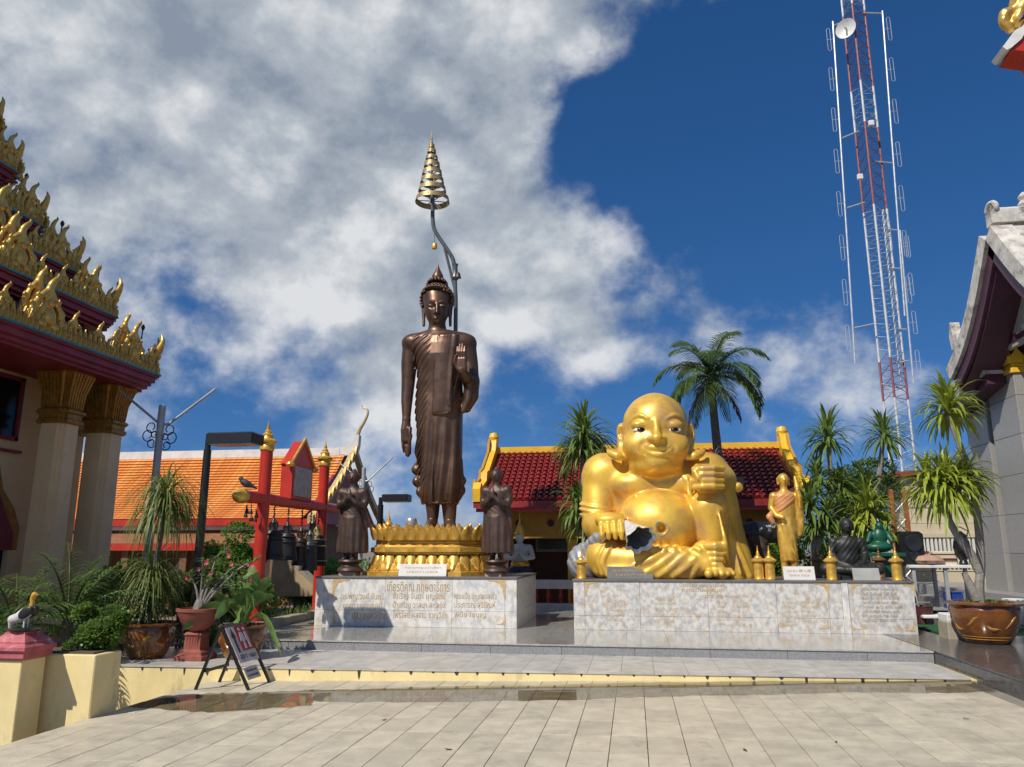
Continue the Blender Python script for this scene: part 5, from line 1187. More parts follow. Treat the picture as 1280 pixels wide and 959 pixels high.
MB().add([(RX0, REY + .02, REZ - .03), (RX1, REY + .02, REZ - .03), (RX1, RY, RZ - .03), (RX0, RY, RZ - .03), (RX0, RY * 2 - REY, REZ), (RX1, RY * 2 - REY, REZ)], [(0, 1, 2, 3), (3, 2, 5, 4)]).build('roof_deck', m_maroon, rh)
MB().ext((RX0, RY - .10, RZ - .02), (RX1, RY + .10, RZ + .14)).build('ridge', m_yellow, rh)
def barge(x, s_):
    P = [(-.05, RZ + .20), (.12, RZ + .42), (-.12, RZ + .46), (-.30, RZ + .34), (-.34, RZ + .1)]
    pr = [(RY + .15 - RY, RZ + .36), (-.10, RZ + .40), (-.22, RZ + .30), (-.34, RZ + .02), (-1.25, RZ - .60), (-1.32, RZ - .58), (-1.5, RZ - .66), (-1.55, RZ - .86), (-2.05, RZ - 1.04), (-2.22, RZ - .96), (-2.36, RZ - 1.12), (-2.34, RZ - 1.42), (-2.1, RZ - 1.44), (-1.3, RZ - 1.02), (-.2, RZ - .32), (.15, RZ - .1)]
    MB().prism(pr, (x, RY, 0), (0, 1, 0), (0, 0, 1), .18).build('bargeboard', m_yellow, rh, smooth=False)
    MB().prism([(u * .9 - .14, RZ + (v - RZ) * .9 - .02) for u, v in pr], (x + s_ * .09, RY, 0), (0, 1, 0), (0, 0, 1), .06).build('barge_moulding', m_ochre, rh, smooth=False)
    MB().lathe([(.0, 0), (.12, .02), (.14, .1), (.11, .2), (.0, .24)], 14, (x, RY - .08, RZ + .30)).build('ridge_knob', m_yellow, rh)
barge(RX0 - .02, -1); barge(RX1 + .02, 1)
MB().ext((RX0 - .1, REY - .06, REZ - .16), (RX1 + .1, REY + .04, REZ - .01)).build('eave_fascia', m_redtile, rh)
MB().ext((RX0 - .05, REY + .02, REZ - .25), (RX1 + .05, REY + .12, REZ - .165)).build('eave_moulding', m_red, rh)
MB().ext((RX0 + .35, REY + .45, REZ - .85), (RX1 - .3, REY + .7, REZ - .2)).build('frieze', m_ochre, rh)
for k_ in range(9): MB().lathe([(.085, 0), (.085, .03), (.05, .03), (.05, .01)], 14, (RX0 + .9 + k_ * .75, REY + .45, REZ - .5), M=Matrix.Rotation(R(90), 3, 'X')).build('roundel', m_dkred, rh)
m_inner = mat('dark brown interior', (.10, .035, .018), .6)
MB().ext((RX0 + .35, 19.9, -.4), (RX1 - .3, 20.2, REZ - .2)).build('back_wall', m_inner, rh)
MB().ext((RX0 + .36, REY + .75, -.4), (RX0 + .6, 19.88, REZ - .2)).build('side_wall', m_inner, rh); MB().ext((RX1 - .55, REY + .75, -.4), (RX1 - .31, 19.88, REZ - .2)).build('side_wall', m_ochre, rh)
for px in (716, 830, 955): x_ = at(px, 700, REY + .6).x; MB().bev((x_ - .11, REY + .46, PZ), (x_ + .11, REY + .69, REZ - .86), .02).build('post', m_yellow, rh)
MB().bev((RX0 + .5, REY + .3, .74), (RX1 - .3, REY + .44, .94), .01).build('rail', m_white, rh)
MB().bev((RX0 + .5, REY + .2, .0), (RX1 - .3, REY + .44, .42), .01).build('dwarf_wall', m_white, rh)
for k_ in range(24): MB().lathe([(.05, .42), (.035, .47), (.06, .56), (.03, .66), (.05, .74)], 10, (RX0 + .75 + k_ * .28, REY + .38, 0)).build('baluster', m_red, rh)
pf = MB(); cx = at(690, 675, 19.85); MB().ext((cx.x - .42, 19.84, cx.z - .3), (cx.x + .42, 19.88, cx.z + .32)).build('picture_frame', mat('pale frame', (.35, .33, .3), .5), rh); MB().ext((cx.x - .35, 19.82, cx.z - .23), (cx.x + .35, 19.838, cx.z + .25)).build('picture', mat('dark picture', (.05, .08, .08), .2), rh)

# ------------------------------------------------------------------ granite columned temple on the right
RTX = 7.9
rt_ = thing('granite_temple', 'grey granite columned temple with steep weathered white gable at right edge', 'temple', (10, 17, PZ))
def PT(px, py, x):                                               # the point of a sight line on the plane of the gable front
    d = ray(px, py); t_ = x / d[0]; return Vector((x, d[1] * t_, EYE + d[2] * t_))
MB().bev((RTX - 1.0, 10.5, PZ), (18, 24, PZ + .22), .01).build('podium_step', m_riser, rt_); MB().bev((RTX - .55, 11, PZ + .221), (18, 23.5, PZ + .44), .01).build('podium', m_grey_gran, rt_)
def gcol(px0, px1, top, nm):
    a, b2 = PT(px0, 600, RTX), PT(px1, 600, RTX); yc = (a.y + b2.y) / 2; w = abs(a.y - b2.y) / 2
    z = PZ + .441; k_ = 0
    while z < top - .05:                                        # courses of cladding slabs
        z1_ = min(z + .8, top); MB().bev((RTX - .0, yc - w, z + .002), (RTX + 2 * w, yc + w, z1_ - .002), .012).build('cladding_block', m_grey_gran, rt_); z = z1_; k_ += 1
    return yc, w
zc = PT(1257, 470, RTX).z
y1_, w1_ = gcol(1249, 1285, zc, 'n'); y2_, w2_ = gcol(1216, 1243, zc - .1, 'f'); y3_, w3_ = y1_ * 2 - y2_ - .0, w1_
for yy, w in ((y1_, w1_),):
    MB().bev((RTX - .04, yy - w - .04, zc), (RTX + 2 * w + .04, yy + w + .04, zc + .12), .02).build('capital_slab', m_yellow, rt_)
    MB().bev((RTX - .0, yy - w - .0, zc + .121), (RTX + 2 * w, yy + w, zc + .20), .02).build('capital_slab', m_yellow, rt_)
    for k_ in range(5):
        MB().prism([(-.1, 0), (.1, 0), (.12, .15), (0, .34), (-.12, .15)], (RTX - .02, yy - w + (k_ + .5) * 2 * w / 5, zc + .2), (0, 1, 0), (0, 0, 1), .08).build('capital_leaf', m_yellow, rt_); MB().prism([(-.1, 0), (.1, 0), (.12, .15), (0, .34), (-.12, .15)], (RTX + (k_ + .5) * 2 * w / 5, yy - w + .02, zc + .2), (1, 0, 0), (0, 0, 1), .08).build('capital_leaf', m_yellow, rt_)
GX = RTX - .75
apex, low = PT(1236, 300, GX), PT(1191, 475, GX); AY = apex.y
def curve(u): return apex.lerp(low, u) + Vector((0, 0, -.32 * math.sin(math.pi * u)))
for s_ in (1, -1):
    P = [curve(u) for u in np.linspace(0, 1, 11)]
    if s_ < 0: P = [Vector((p.x, 2 * AY - p.y, p.z)) for p in P]
    for nm, m_, dx0, dx1, dn0, dn1 in (('bargeboard', m_oldwhite, -.06, .34, .0, .32), ('barge_soffit', m_purple, .02, .40, -.27, -.01), ('barge_inner', m_purple, .10, .7, -.33, -.28)):
        mb = MB(); rows = []
        for i, p in enumerate(P):
            d = (P[min(i + 1, 10)] - P[max(i - 1, 0)]).normalized(); n_ = Vector((0, -d.z, d.y)); n_ = n_ if n_.z > 0 else -n_
            rows.append([p + Vector((dx0, 0, 0)) + n_ * dn0, p + Vector((dx1, 0, 0)) + n_ * dn0, p + Vector((dx1, 0, 0)) + n_ * dn1, p + Vector((dx0, 0, 0)) + n_ * dn1, p + Vector((dx0, 0, 0)) + n_ * dn0])
        mb.quadstrip(rows if s_ > 0 else [r_[::-1] for r_ in rows]); mb.add(rows[0][:4], [(0, 1, 2, 3)]); mb.add(rows[-1][:4], [(3, 2, 1, 0)]); mb.build(nm, m_, rt_, smooth=40)
    mb = MB(); mb.quadstrip([[p + Vector((.3, 0, .36)), p + Vector((9, 0, .36))] for p in P]); mb.build('roof_slope', m_oldwhite, rt_)
    q = P[8]; MB().prism([(0, 0), (.35, 0), (.42, .3), (.3, .62), (.22, .3), (.05, .3)], q + Vector((.1, 0, .38)), (0, s_, 0), (0, 0, 1), .2).build('barge_spur', m_oldwhite, rt_)
    # the second, lower roof tier
    l2 = PT(1183, 512, GX + .35); a2 = Vector((GX + .35, low.y - .75, low.z - .05))
    A, B2 = (a2, l2) if s_ > 0 else (Vector((a2.x, 2 * AY - a2.y, a2.z)), Vector((l2.x, 2 * AY - l2.y, l2.z)))
    d = (B2 - A).normalized(); n_ = Vector((0, -d.z, d.y)); n_ = n_ if n_.z > 0 else -n_
    for nm, m_, dx0, dx1, dn0, dn1 in (('lower_bargeboard', m_oldwhite, -.04, .36, .0, .36), ('lower_soffit', m_purple, .02, .4, -.22, -.004)):
        R0 = [A + Vector((dx0, 0, 0)) + n_ * dn0, A + Vector((dx1, 0, 0)) + n_ * dn0, A + Vector((dx1, 0, 0)) + n_ * dn1, A + Vector((dx0, 0, 0)) + n_ * dn1]; R1 = [q + (B2 - A) for q in R0]
        MB().add(R0 + R1, [(0, 1, 2, 3), (7, 6, 5, 4), (0, 4, 5, 1), (1, 5, 6, 2), (2, 6, 7, 3), (3, 7, 4, 0)]).build(nm, m_, rt_, smooth=False)
    MB().add([A + Vector((.3, 0, .25)), A + Vector((9, 0, .25)), B2 + Vector((9, 0, .25)), B2 + Vector((.3, 0, .25))], [(0, 1, 2, 3)]).build('lower_roof_slope', m_oldwhite, rt_)
# crowning scroll on the gable and the pediment
top = apex + Vector((.14, 0, .52))
sc_pts = [top + Vector((0, .10 - .03 * k_ + .13 * math.cos(k_ * .75), .14 + .13 * math.sin(k_ * .75) * (1 - k_ * .04))) for k_ in range(10)]
MB().tube(cr_spline(sc_pts, 3), .055, 8).build('gable_scroll', m_oldwhite, rt_)
MB().bev((GX + .05, AY - .16, apex.z + .30), (GX + 9, AY + .16, apex.z + .62), .04).build('ridge', m_oldwhite, rt_)
for k_ in range(9): MB().lathe([(.10, 0), (.14, .08), (.08, .16), (.12, .24), (.03, .34)], 10, (GX + .75 + k_ * .62, AY, apex.z + .62)).build('ridge_ornament', m_oldwhite, rt_)
MB().prism([(-1.75, low.z + .35), (1.75, low.z + .35), (0, apex.z - .45)], (GX + .7, AY, 0), (0, 1, 0), (0, 0, 1), .1).build('pediment', mat('pale pediment stone', (.46, .43, .36), .7), rt_)
MB().prism([(-.8, low.z + .55), (.8, low.z + .55), (0, apex.z - 1.5)], (GX + .63, AY, 0), (0, 1, 0), (0, 0, 1), .05).build('pediment_panel', m_oldwhite, rt_)
for k_, dz in enumerate((0, .16, .32)): MB().ext((RTX - .12 + .1 * k_, AY - 2.3, zc + .55 + dz), (RTX + 9, AY + 2.15 - .12 * (2 - k_), zc + .70 + dz)).build('entablature', m_purple if k_ != 1 else m_oldwhite, rt_)
MB().ext((RTX + 2.2, 14, PZ + .44), (17, 21.5, zc + .6)).build('inner_wall', m_grey_gran, rt_)
MB().bev((RTX + .1, y2_ - .9, zc - .1), (RTX + .9, y2_ + w2_, zc + .54), .02).build('tie_beam', m_oldwhite, rt_)

# the corner of a nearer roof, upper right
p = at(1246, 68, 9.0)
nr = thing('pavilion_roof', 'gilded and red scalloped roof corner reaching in at the top right', 'pavilion', (p.x + 3.2, 9.0, PZ))
sc_e = [(0, 0), (.10, .10), (.16, .20), (.26, .25), (.33, .36), (.44, .41), (.52, .52), (3.6, 1.75), (3.6, 1.62), (.60, .44), (.46, .34), (.40, .24), (.28, .18), (.22, .08), (.10, -.02), (.04, -.05)]
MB().prism(sc_e, (p.x, 9.0, p.z), (1, 0, 0), (0, 0, 1), .30).build('scalloped_eave', m_white, nr, smooth=False)
MB().prism([(.11, -.03), (.22, .07), (.29, .17), (.41, .23), (.47, .33), (.62, .43), (3.6, 1.6), (3.6, .2), (.60, -.36), (.44, -.30), (.36, -.10)], (p.x, 9.06, p.z), (1, 0, 0), (0, 0, 1), .36).build('soffit', m_red, nr, smooth=False)
MB().prism([(.26, .36), (.30, .46), (.42, .50), (.50, .60), (3.6, 1.9), (3.6, 1.77), (.52, .54), (.42, .43)], (p.x, 8.95, p.z), (1, 0, 0), (0, 0, 1), .22).build('blue_edge', mat('ultramarine edge', (.03, .02, .16), .5), nr, smooth=False)
S = Sculpt((-.1, -.22, .1), (1.3, .22, 1.6), .02)
S.path([(.30, 0, .42), (.38, 0, .70), (.50, 0, .98), (.72, 0, 1.3)], [.10, .14, .16, .18], .04, n=4); S.path([(.52, 0, .66), (.7, 0, .8), (1.0, 0, 1.1)], [.10, .15, .2], .05); S.path([(.18, -.02, .30), (.12, -.02, .42), (.16, -.02, .54), (.26, -.02, .54), (.28, -.02, .44), (.21, -.02, .40)], [.05, .06, .06, .05, .045, .03], .02, n=4)
S.op(lambda X, Y, Z: .014 * np.sin(X * 45) * np.sin(Z * 38 + Y * 30), (-1, -1, 0), (2, 1, 2), .01, 'd')
o = link('roof_ornament', S.mesh('roof_ornament'), m_orn, nr, Vector((p.x, 9.0, p.z)) - ORG[nr.name])
MB().bev((p.x + 3.0, 8.7, PZ), (p.x + 3.5, 9.3, p.z + .4), .03).build('post', m_red, nr)

# ------------------------------------------------------------------ garden ground on the left and paving behind the platform
bed = MB().ext((-9.4, 10.0, -.39), (XP0 - .02, 19.5, .13)).build('garden_bed', m_soil); tag(bed, kind='structure')
tag(MB().ext((-9.3, 17.62, -.39), (30, 60, .12)).build('back_court', mat('grey court paving', (.20, .195, .18), .7, bump=.1)), kind='structure')
m_kerb = mat('beige kerb', (.40, .35, .26), .8, bump=.1)
for k_ in range(7): 
    y0 = 11.45 + k_ * .72
    if k_ == 0: kb = thing('garden_kerb', 'low beige kerb blocks between the polished platform and garden bed', 'kerb', (XP0 - .09, 13.9, .1))
    MB().bev((XP0 - .19, y0 + .004, .1), (XP0 - .001, y0 + .716, .44), .012).build('kerb_block', m_kerb, kb)

# ------------------------------------------------------------------ red bell frame with bells, sign box and pigeon
BX, BZ = -6.30, 2.47
bf = thing('bell_frame', 'red bell frame with gold tipped posts and gabled sign box on its beam', 'bell frame', (BX, 13.9, .13))
for yy in (12.6, 15.2):
    po = MB().tube([(BX, yy, .13), (BX, yy, 3.34)], .105, 18).build('post', m_red, bf)
    MB().lathe([(.11, 3.30), (.125, 3.32), (.125, 3.38), (.115, 3.40), (.16, 3.45), (.165, 3.48), (.10, 3.52), (.085, 3.56), (.10, 3.58), (.06, 3.62), (.065, 3.64), (.03, 3.68), (.035, 3.70), (.012, 3.78), (.004, 3.84)], 20, (BX, yy, 0)).build('finial', m_gold, po)
MB().tube([(BX, 11.8, BZ), (BX, 17.0, BZ)], .10, 18).build('beam', m_red, bf)
MB().lathe([(.115, 0), (.12, .02), (.12, .10), (.10, .12), (.115, .15), (.09, .22), (.04, .27), (.045, .29), (.01, .34)], 20, (BX, 11.88, BZ), M=Matrix.Rotation(R(90), 3, 'X')).build('beam_cap', m_gold, bf)
MB().lathe([(.115, 0), (.12, .02), (.12, .10), (.10, .12), (.04, .27), (.01, .34)], 20, (BX, 16.95, BZ), M=Matrix.Rotation(R(-90), 3, 'X')).build('beam_cap', m_gold, bf)
bx_ = MB().prism([(-.46, 0), (.46, 0), (.46, .60), (.50, .64), (.0, 1.12), (-.50, .64), (-.46, .60)], (BX + .0, 13.9, BZ + .06), (0, 1, 0), (0, 0, 1), .22).build('sign_box', m_red, bf, smooth=False)
MB().prism([(-.38, .06), (.38, .06), (.38, .60), (-.38, .60)], (BX + .12, 13.9, BZ + .06), (0, 1, 0), (0, 0, 1), .02).build('sign_board', mat('grey sign board', (.42, .41, .37), .5, col2=(.28, .27, .25), vscale=9), bx_, smooth=False)
for s_ in (-1, 1):
    MB().prism([(s_ * .54, .60), (s_ * .56, .65), (0, 1.19), (0, 1.13)], (BX + .12, 13.9, BZ + .06), (0, 1, 0), (0, 0, 1), .04).build('gable_trim', m_gold, bx_, smooth=False)
    MB().lathe([(0, -.05), (.07, -.04), (.09, 0), (.07, .04), (0, .05)], 12, (BX + .1, 13.9 + s_ * .54, BZ + .68)).build('trim_knob', m_gold, bx_)
m_bellgold = mat('gilt bell bands', (.55, .42, .16), .4, metal=.5)
def bell(yy, dx, ztop, r_, h_, m, label, hang=.25, m2=None):
    t_ = thing('temple_bell', label, 'bell', (BX + dx, yy, ztop - h_), 0, 'temple bells hanging from the red frame')
    MB().lathe([(r_ * 1.0, 0), (r_ * 1.06, h_ * .04), (r_ * 1.0, h_ * .12), (r_ * .90, h_ * .35), (r_ * .84, h_ * .6), (r_ * .78, h_ * .85), (r_ * .6, h_ * .96), (r_ * .2, h_)], 24).build('bell_body', m, t_, world=False)
    for f_ in (.14, .62, .82): MB().lathe([(r_ * (.99 - .18 * f_), h_ * f_), (r_ * (1.06 - .2 * f_), h_ * (f_ + .02)), (r_ * (.98 - .2 * f_), h_ * (f_ + .045))], 24).build('band', m2 or m, t_, world=False)
    MB().tube(cr_spline([(-.05, 0, h_), (-.07, 0, h_ + .09), (0, 0, h_ + .16), (.07, 0, h_ + .09), (.05, 0, h_)], 4), .022, 8).build('crown_loop', m2 or m, t_, world=False)
    MB().lathe([(.05, h_ + .0), (.035, h_ + .08), (.05, h_ + .12), (.02, h_ + .2)], 10).build('crown_figure', m2 or m, t_, world=False)
    gap_ = BZ - .1 - ztop - .14
    if gap_ > 0.02:
        n_ = max(int(gap_ / .06), 1)
        for k_ in range(n_): MB().tube([(-.02 * (k_ % 2), -.02 * ((k_ + 1) % 2), h_ + .14 + k_ * gap_ / n_), (.02 * (k_ % 2), .02 * ((k_ + 1) % 2), h_ + .15 + (k_ + 1) * gap_ / n_)], .012, 6).build('chain_link', m_ironblk, t_, world=False)
m_bellblk = mat('black iron bell', (.022, .022, .022), .45, metal=.5, col2=(.04, .04, .042), vscale=8); m_bellbrn = mat('brown bronze bell', (.07, .045, .035), .45, metal=.6)
bell(13.0, .02, 1.96, .21, .52, m_bellblk, 'large black bell hanging closest to the near red post')
bell(13.62, .0, 1.92, .20, .50, m_bellblk, 'large black bell, second from the near red post')
bell(14.05, .08, 1.84, .15, .52, m_bellbrn, 'narrow brown bronze bell under the gabled sign box')
bell(14.42, .10, 1.78, .17, .56, mat('grey bronze bell', (.10, .10, .095), .45, metal=.5), 'grey bell between the brown bell and the gold banded bell')
bell(14.75, .12, 1.90, .20, .60, m_bellblk, 'dark bell with broad gold bands and pale crown beside far red post', m2=m_bellgold)
for k_ in range(6):
    yy = 11.98 + k_ * .085; t_ = tag(MB().lathe([(.035, 0), (.03, .04), (.02, .07), (.008, .09), (.006, .15 + .05 * (k_ % 2))], 10, (0, 0, 0)).build('small_bell', m_bellbrn, None, world=False), 'tiny bell in the cluster under the near gold beam end', 'bell', 'tiny bells under the near beam end'); t_.location = (BX + .03 * (-1) ** k_, yy, BZ - .28 - .06 * (k_ % 3))
pg = Sculpt((-.12, -.2, -.02), (.12, .2, .28), .008)
pg.ell((0, .0, .11), (.055, .10, .06), .03, (R(-25), 0, 0)); pg.ell((0, -.09, .19), (.03, .036, .034), .025); pg.path([(0, -.06, .14), (0, -.085, .18)], [.036, .028], .02); pg.path([(0, .07, .08), (0, .17, .035)], [.035, .015], .02); pg.path([(0, -.12, .187), (0, -.14, .18)], [.01, .004], .006)
for s_ in (-1, 1): pg.path([(s_ * .02, -.01, .06), (s_ * .02, -.015, .0)], .007, .006)
pgo = tag(link('pigeon', pg.mesh('pigeon'), mat('slate feathers', (.045, .05, .06), .6, col2=(.02, .022, .026), vscale=14)), 'dark grey pigeon perched on the gold tipped end of the red beam', 'pigeon'); pgo.location = (BX, 11.95, BZ + .10); pgo.rotation_euler = (0, 0, R(-70))

# ------------------------------------------------------------------ lamps and poles
def box_lamp(p0, top, hx0, hx1, Y, label, r_=.05):
    t_ = thing('area_lamp', label, 'lamp', p0)
    MB().tube([p0, (p0.x, p0.y, top - .12)], [r_ * 1.25, r_], 14).build('pole', m_black, t_)
    MB().tube([(p0.x, p0.y, top - .14), (p0.x, p0.y, top + .06)], r_ * .75, 14).build('pole_neck', m_black, t_)
    hd = MB().bev((hx0, Y - .2, top - .045), (hx1, Y + .2, top + .125), .02).build('head', m_black, t_)
    MB().ext((hx0 + .04, Y - .16, top - .06), (hx1 - .04, Y + .16, top - .046)).build('lens', mat('lamp glass', (.5, .5, .48), .15), hd)
    MB().tube([(p0.x, p0.y, top + .03), (hx0 + .02, p0.y, top + .03)], .03, 8).build('arm', m_black, t_)
p = at(258, 553, 11.1); box_lamp(Vector((at(253, 640, 11.1).x, 11.1, .13)), p.z, at(265, 550, 11.1).x, at(323, 552, 11.1).x, 11.1, 'tall black lamp post with flat box head beside the red bell frame', .058)
p = at(476, 625, 18.2); box_lamp(Vector((p.x, 18.2, .12)), p.z, at(480, 625, 18.2).x, at(512, 625, 18.2).x, 18.2, 'distant black box headed lamp behind the gilded lotus base', .07)
def y_pole(px, ptop, Y, arms, r_, label):
    b0 = at(px, 700, Y); tp_ = at(px, ptop, Y); t_ = thing('light_pole', label, 'light pole', (tp_.x, Y, -.1))
    MB().tube([(tp_.x, Y, -.1), (tp_.x, Y, tp_.z)], [r_ * 1.15, r_], 14).build('pole', m_steel, t_)
    MB().lathe([(r_, 0), (r_ * .95, .03), (r_ * .3, .05)], 12, (tp_.x, Y, tp_.z)).build('pole_cap', m_steel, t_)
    for a_, b_ in arms:
        A, B2 = at(*a_, Y), at(*b_, Y); MB().tube([Vector((tp_.x, Y, A.z - .02)), A, B2], r_ * .36, 8).build('light_tube', m_steel, t_)
        s_ = 1 if B2.x > A.x else -1; sc_ = r_ / .07
        for k_, (ox, oz, rr_) in enumerate(((.16, -.06, .10), (.22, -.22, .11), (.13, -.38, .08), (.09, -.2, .06))):
            c_ = Vector((tp_.x + s_ * (ox * sc_ + r_ * .5), Y, A.z + (oz - .05) * sc_)); MB().tube([c_ + Vector((s_ * math.cos(u) * rr_ * (1 - u * .09) * sc_, 0, math.sin(u) * rr_ * (1 - u * .09) * sc_)) for u in np.linspace(-2.5, 4.2, 22)], .011 * sc_, 5).build('iron_scroll', m_ironblk, t_)
    return t_
y_pole(203, 509, 13.5, [((196, 527), (147, 486)), ((211, 530), (270, 486))], .068, 'grey steel light pole with two raised tubes and iron scrolls near the shaded temple')
y_pole(455, 586, 25, [((450, 600), (421, 576)), ((460, 601), (491, 572))], .07, 'distant grey light pole with raised tubes behind the left praying figure')

# ------------------------------------------------------------------ lattice radio mast
TX, TY = 14.75, 45.0
mast = thing('radio_mast', 'tall red and white lattice radio mast with stacked side antennas', 'mast', (TX, TY, -.4))
m_mred = mat('mast red', (.22, .05, .05), .5, col2=(.26, .09, .09)); m_mwh = mat('mast white', (.62, .64, .66), .45); m_alu = mat('aluminium', (.62, .65, .68), .35, metal=.4)
tri = [Vector((math.cos(a), math.sin(a), 0)) * .72 for a in (R(250), R(10), R(130))]
zb = -.4; seg = 0; bounds = [-.4, 3.5, 9.7, 15.0, 21.5, 25.5, 29.5, 37.5, 42]
bounds = [-.4] + [at(1110, y, TY).z for y in (500, 450, 260, 157, 105)] + [at(1076, 12, TY).z, 44]
cols_ = [m_mwh, m_mred, m_mwh, m_mred, m_mwh, m_mred, m_mwh]
for i in range(len(bounds) - 1):
    z0, z1 = bounds[i], bounds[i + 1]; mm = cols_[i]
    for v in tri: MB().tube([Vector((TX, TY, z0)) + v, Vector((TX, TY, z1)) + v], .065, 6).build('leg', mm, mast)
    n_ = max(int((z1 - z0) / .75), 1); lac = MB()
    for k_ in range(n_):
        za, zc_ = z0 + (z1 - z0) * k_ / n_, z0 + (z1 - z0) * (k_ + 1) / n_
        for q in range(3):
            a, b_ = tri[q], tri[(q + 1) % 3]; lac.tube([Vector((TX, TY, za)) + a, Vector((TX, TY, (za + zc_) / 2)) + b_, Vector((TX, TY, zc_)) + a], .022, 4, cap=False)
    o = lac.build('lacing', mm, mast); o['kind'] = 'stuff'
def side_ant(px_t, py_t, px_b, py_b, loops, lx):
    a, b_ = at(px_t, py_t, TY), at(px_b, py_b, TY); s_ = MB().tube([a, b_], .052, 8).build('antenna_pole', m_alu, mast)
    for k_ in range(loops):
        f_ = (k_ + .45) / loops; c_ = a.lerp(b_, f_) + Vector((lx, 0, 0)); h_ = (a.z - b_.z) / loops * .25; w = .10
        pts = [c_ + Vector((w * math.cos(t_), 0, (h_ if math.sin(t_) >= 0 else -h_) + w * math.sin(t_))) for t_ in np.linspace(.01, 2 * math.pi - .01, 16)]; pts.append(pts[0])
        MB().tube(pts, .017, 5, cap=False).build('dipole_loop', m_alu, s_); MB().tube([a.lerp(b_, f_), c_ + Vector((w if lx > 0 else -w, 0, 0))], .022, 5).build('dipole_arm', m_steel, s_)
side_ant(1041, 27, 1069, 455, 8, -.30); side_ant(1103, 14, 1131, 395, 7, .32); side_ant(1125, 288, 1142, 480, 4, .34); side_ant(1103, 262, 1126, 480, 3, .22)
MB().tube([at(1104, 262, TY), at(1126, 480, TY)], .05, 6).build('feeder_pole', m_alu, mast)
for (a, b_) in (((1042, 32), (1063, 25)), ((1052, 173), (1074, 164)), ((1059, 260), (1081, 253)), ((1068, 410), (1092, 405)), ((1078, 16), (1102, 17)), ((1094, 202), (1116, 204)), ((1102, 286), (1123, 288)), ((1107, 335), (1128, 336)), ((1109, 410), (1133, 412)), ((1113, 455), (1136, 451)), ((1102, 480), (1128, 486))):
    MB().tube([at(*a, TY), at(*b_, TY)], .045, 6).build('standoff', m_steel, mast)
c_ = at(1057.5, 36, TY - .7); Md = Vector((-.55, -.8, -.12)).to_track_quat('Z', 'Y').to_matrix()
MB().lathe([(.02, -.16), (.3, -.12), (.5, -.04), (.60, .05), (.61, .07), (.56, .05), (.4, -.05), (.05, -.10)], 26, c_, M=Md).build('dish', m_white, mast); MB().tube([c_ + Md @ Vector((0, 0, -.1)), c_ + Md @ Vector((0, 0, .3))], .05, 8).build('dish_feed', m_steel, mast)
MB().tube([c_ - Md @ Vector((0, 0, .14)), Vector((TX, TY, c_.z)) + tri[0]], .05, 6).build('dish_bracket', m_steel, mast)
for (px, py) in ((1089, 154), (1075, 221)): MB().bev(tuple(at(px, py + 3, TY - .7) - Vector((.14, .1, 0))), tuple(at(px, py - 3, TY - .7) + Vector((.14, .1, 0))), .02).build('equipment_box', m_white, mast)

# ------------------------------------------------------------------ plants
def leafmat(name, c, c2, transl=.22, rough=.42, vs_=5): return mat(name, tuple(min(v * 1.2, .5) for v in c), rough, col2=tuple(v * 1.25 for v in c2), vscale=vs_, transl=transl + .14, spec=.4)
m_drac = leafmat('dracaena leaf', (.20, .27, .06), (.08, .14, .035), .3); m_dracy = leafmat('yellow green leaf', (.34, .38, .045), (.15, .21, .03)); m_palm = leafmat('palm leaf', (.14, .21, .05), (.06, .11, .03), .3)
m_pony = leafmat('ponytail leaf', (.22, .25, .075), (.09, .13, .035)); m_bush = leafmat('bush leaf', (.17, .26, .05), (.07, .13, .03), .32); m_big = leafmat('broad leaf', (.19, .29, .08), (.09, .17, .045), .25, .3, 8); m_bright = leafmat('bright hedge leaf', (.15, .29, .045), (.06, .14, .025), .3)
m_dead = leafmat('dry leaf', (.13, .085, .05), (.06, .045, .03)); m_bark = mat('grey bark', (.16, .14, .12), .9, col2=(.09, .08, .07), vscale=14, bump=.6, bscale=20, stretch=(1, 1, 2.5)); m_bark2 = mat('pale bark', (.27, .25, .22), .85, col2=(.18, .16, .13), vscale=12, bump=.5)
def strap(mb, base, d, L_, w, droop, seg_=5, fold=.25, tw=0.0):
    d = Vector(d).normalized(); side = d.cross(Vector((0, 0, 1)))
    side = side.normalized() if side.length > .05 else Vector((1, 0, 0)); rows = []; p = Vector(base); dd = d.copy(); st_ = L_ / seg_
    for i in range(seg_ + 1):
        t_ = i / seg_; ww = w * (.55 + 1.0 * t_ if t_ < .45 else 1.0 * (1 - ((t_ - .45) / .55) ** 2.0)); ww = max(ww, w * .04); up = side.cross(dd).normalized()
        rows.append([p - side * ww + up * fold * ww, p.copy(), p + side * ww + up * fold * ww])
        dd = (dd + Vector((0, 0, -droop / seg_ * (0.35 + t_ * 1.3)))).normalized(); p = p + dd * st_
    mb.quadstrip(rows)
def head(mb, c, n, L_, w, droop, rg, lo=-40, hi=85, jit=.25):
    c = Vector(c)
    for _ in range(n):
        a = rg.uniform(0, 2 * math.pi); e_ = R(lo + (hi - lo) * rg.random() ** .85); d = Vector((math.cos(a) * math.cos(e_), math.sin(a) * math.cos(e_), math.sin(e_)))
        strap(mb, c + d * .05 + Vector((0, 0, rg.uniform(-.12, .06))), d, L_ * rg.uniform(1 - jit, 1 + jit), w * rg.uniform(.75, 1.15), droop * rg.uniform(.6, 1.4))
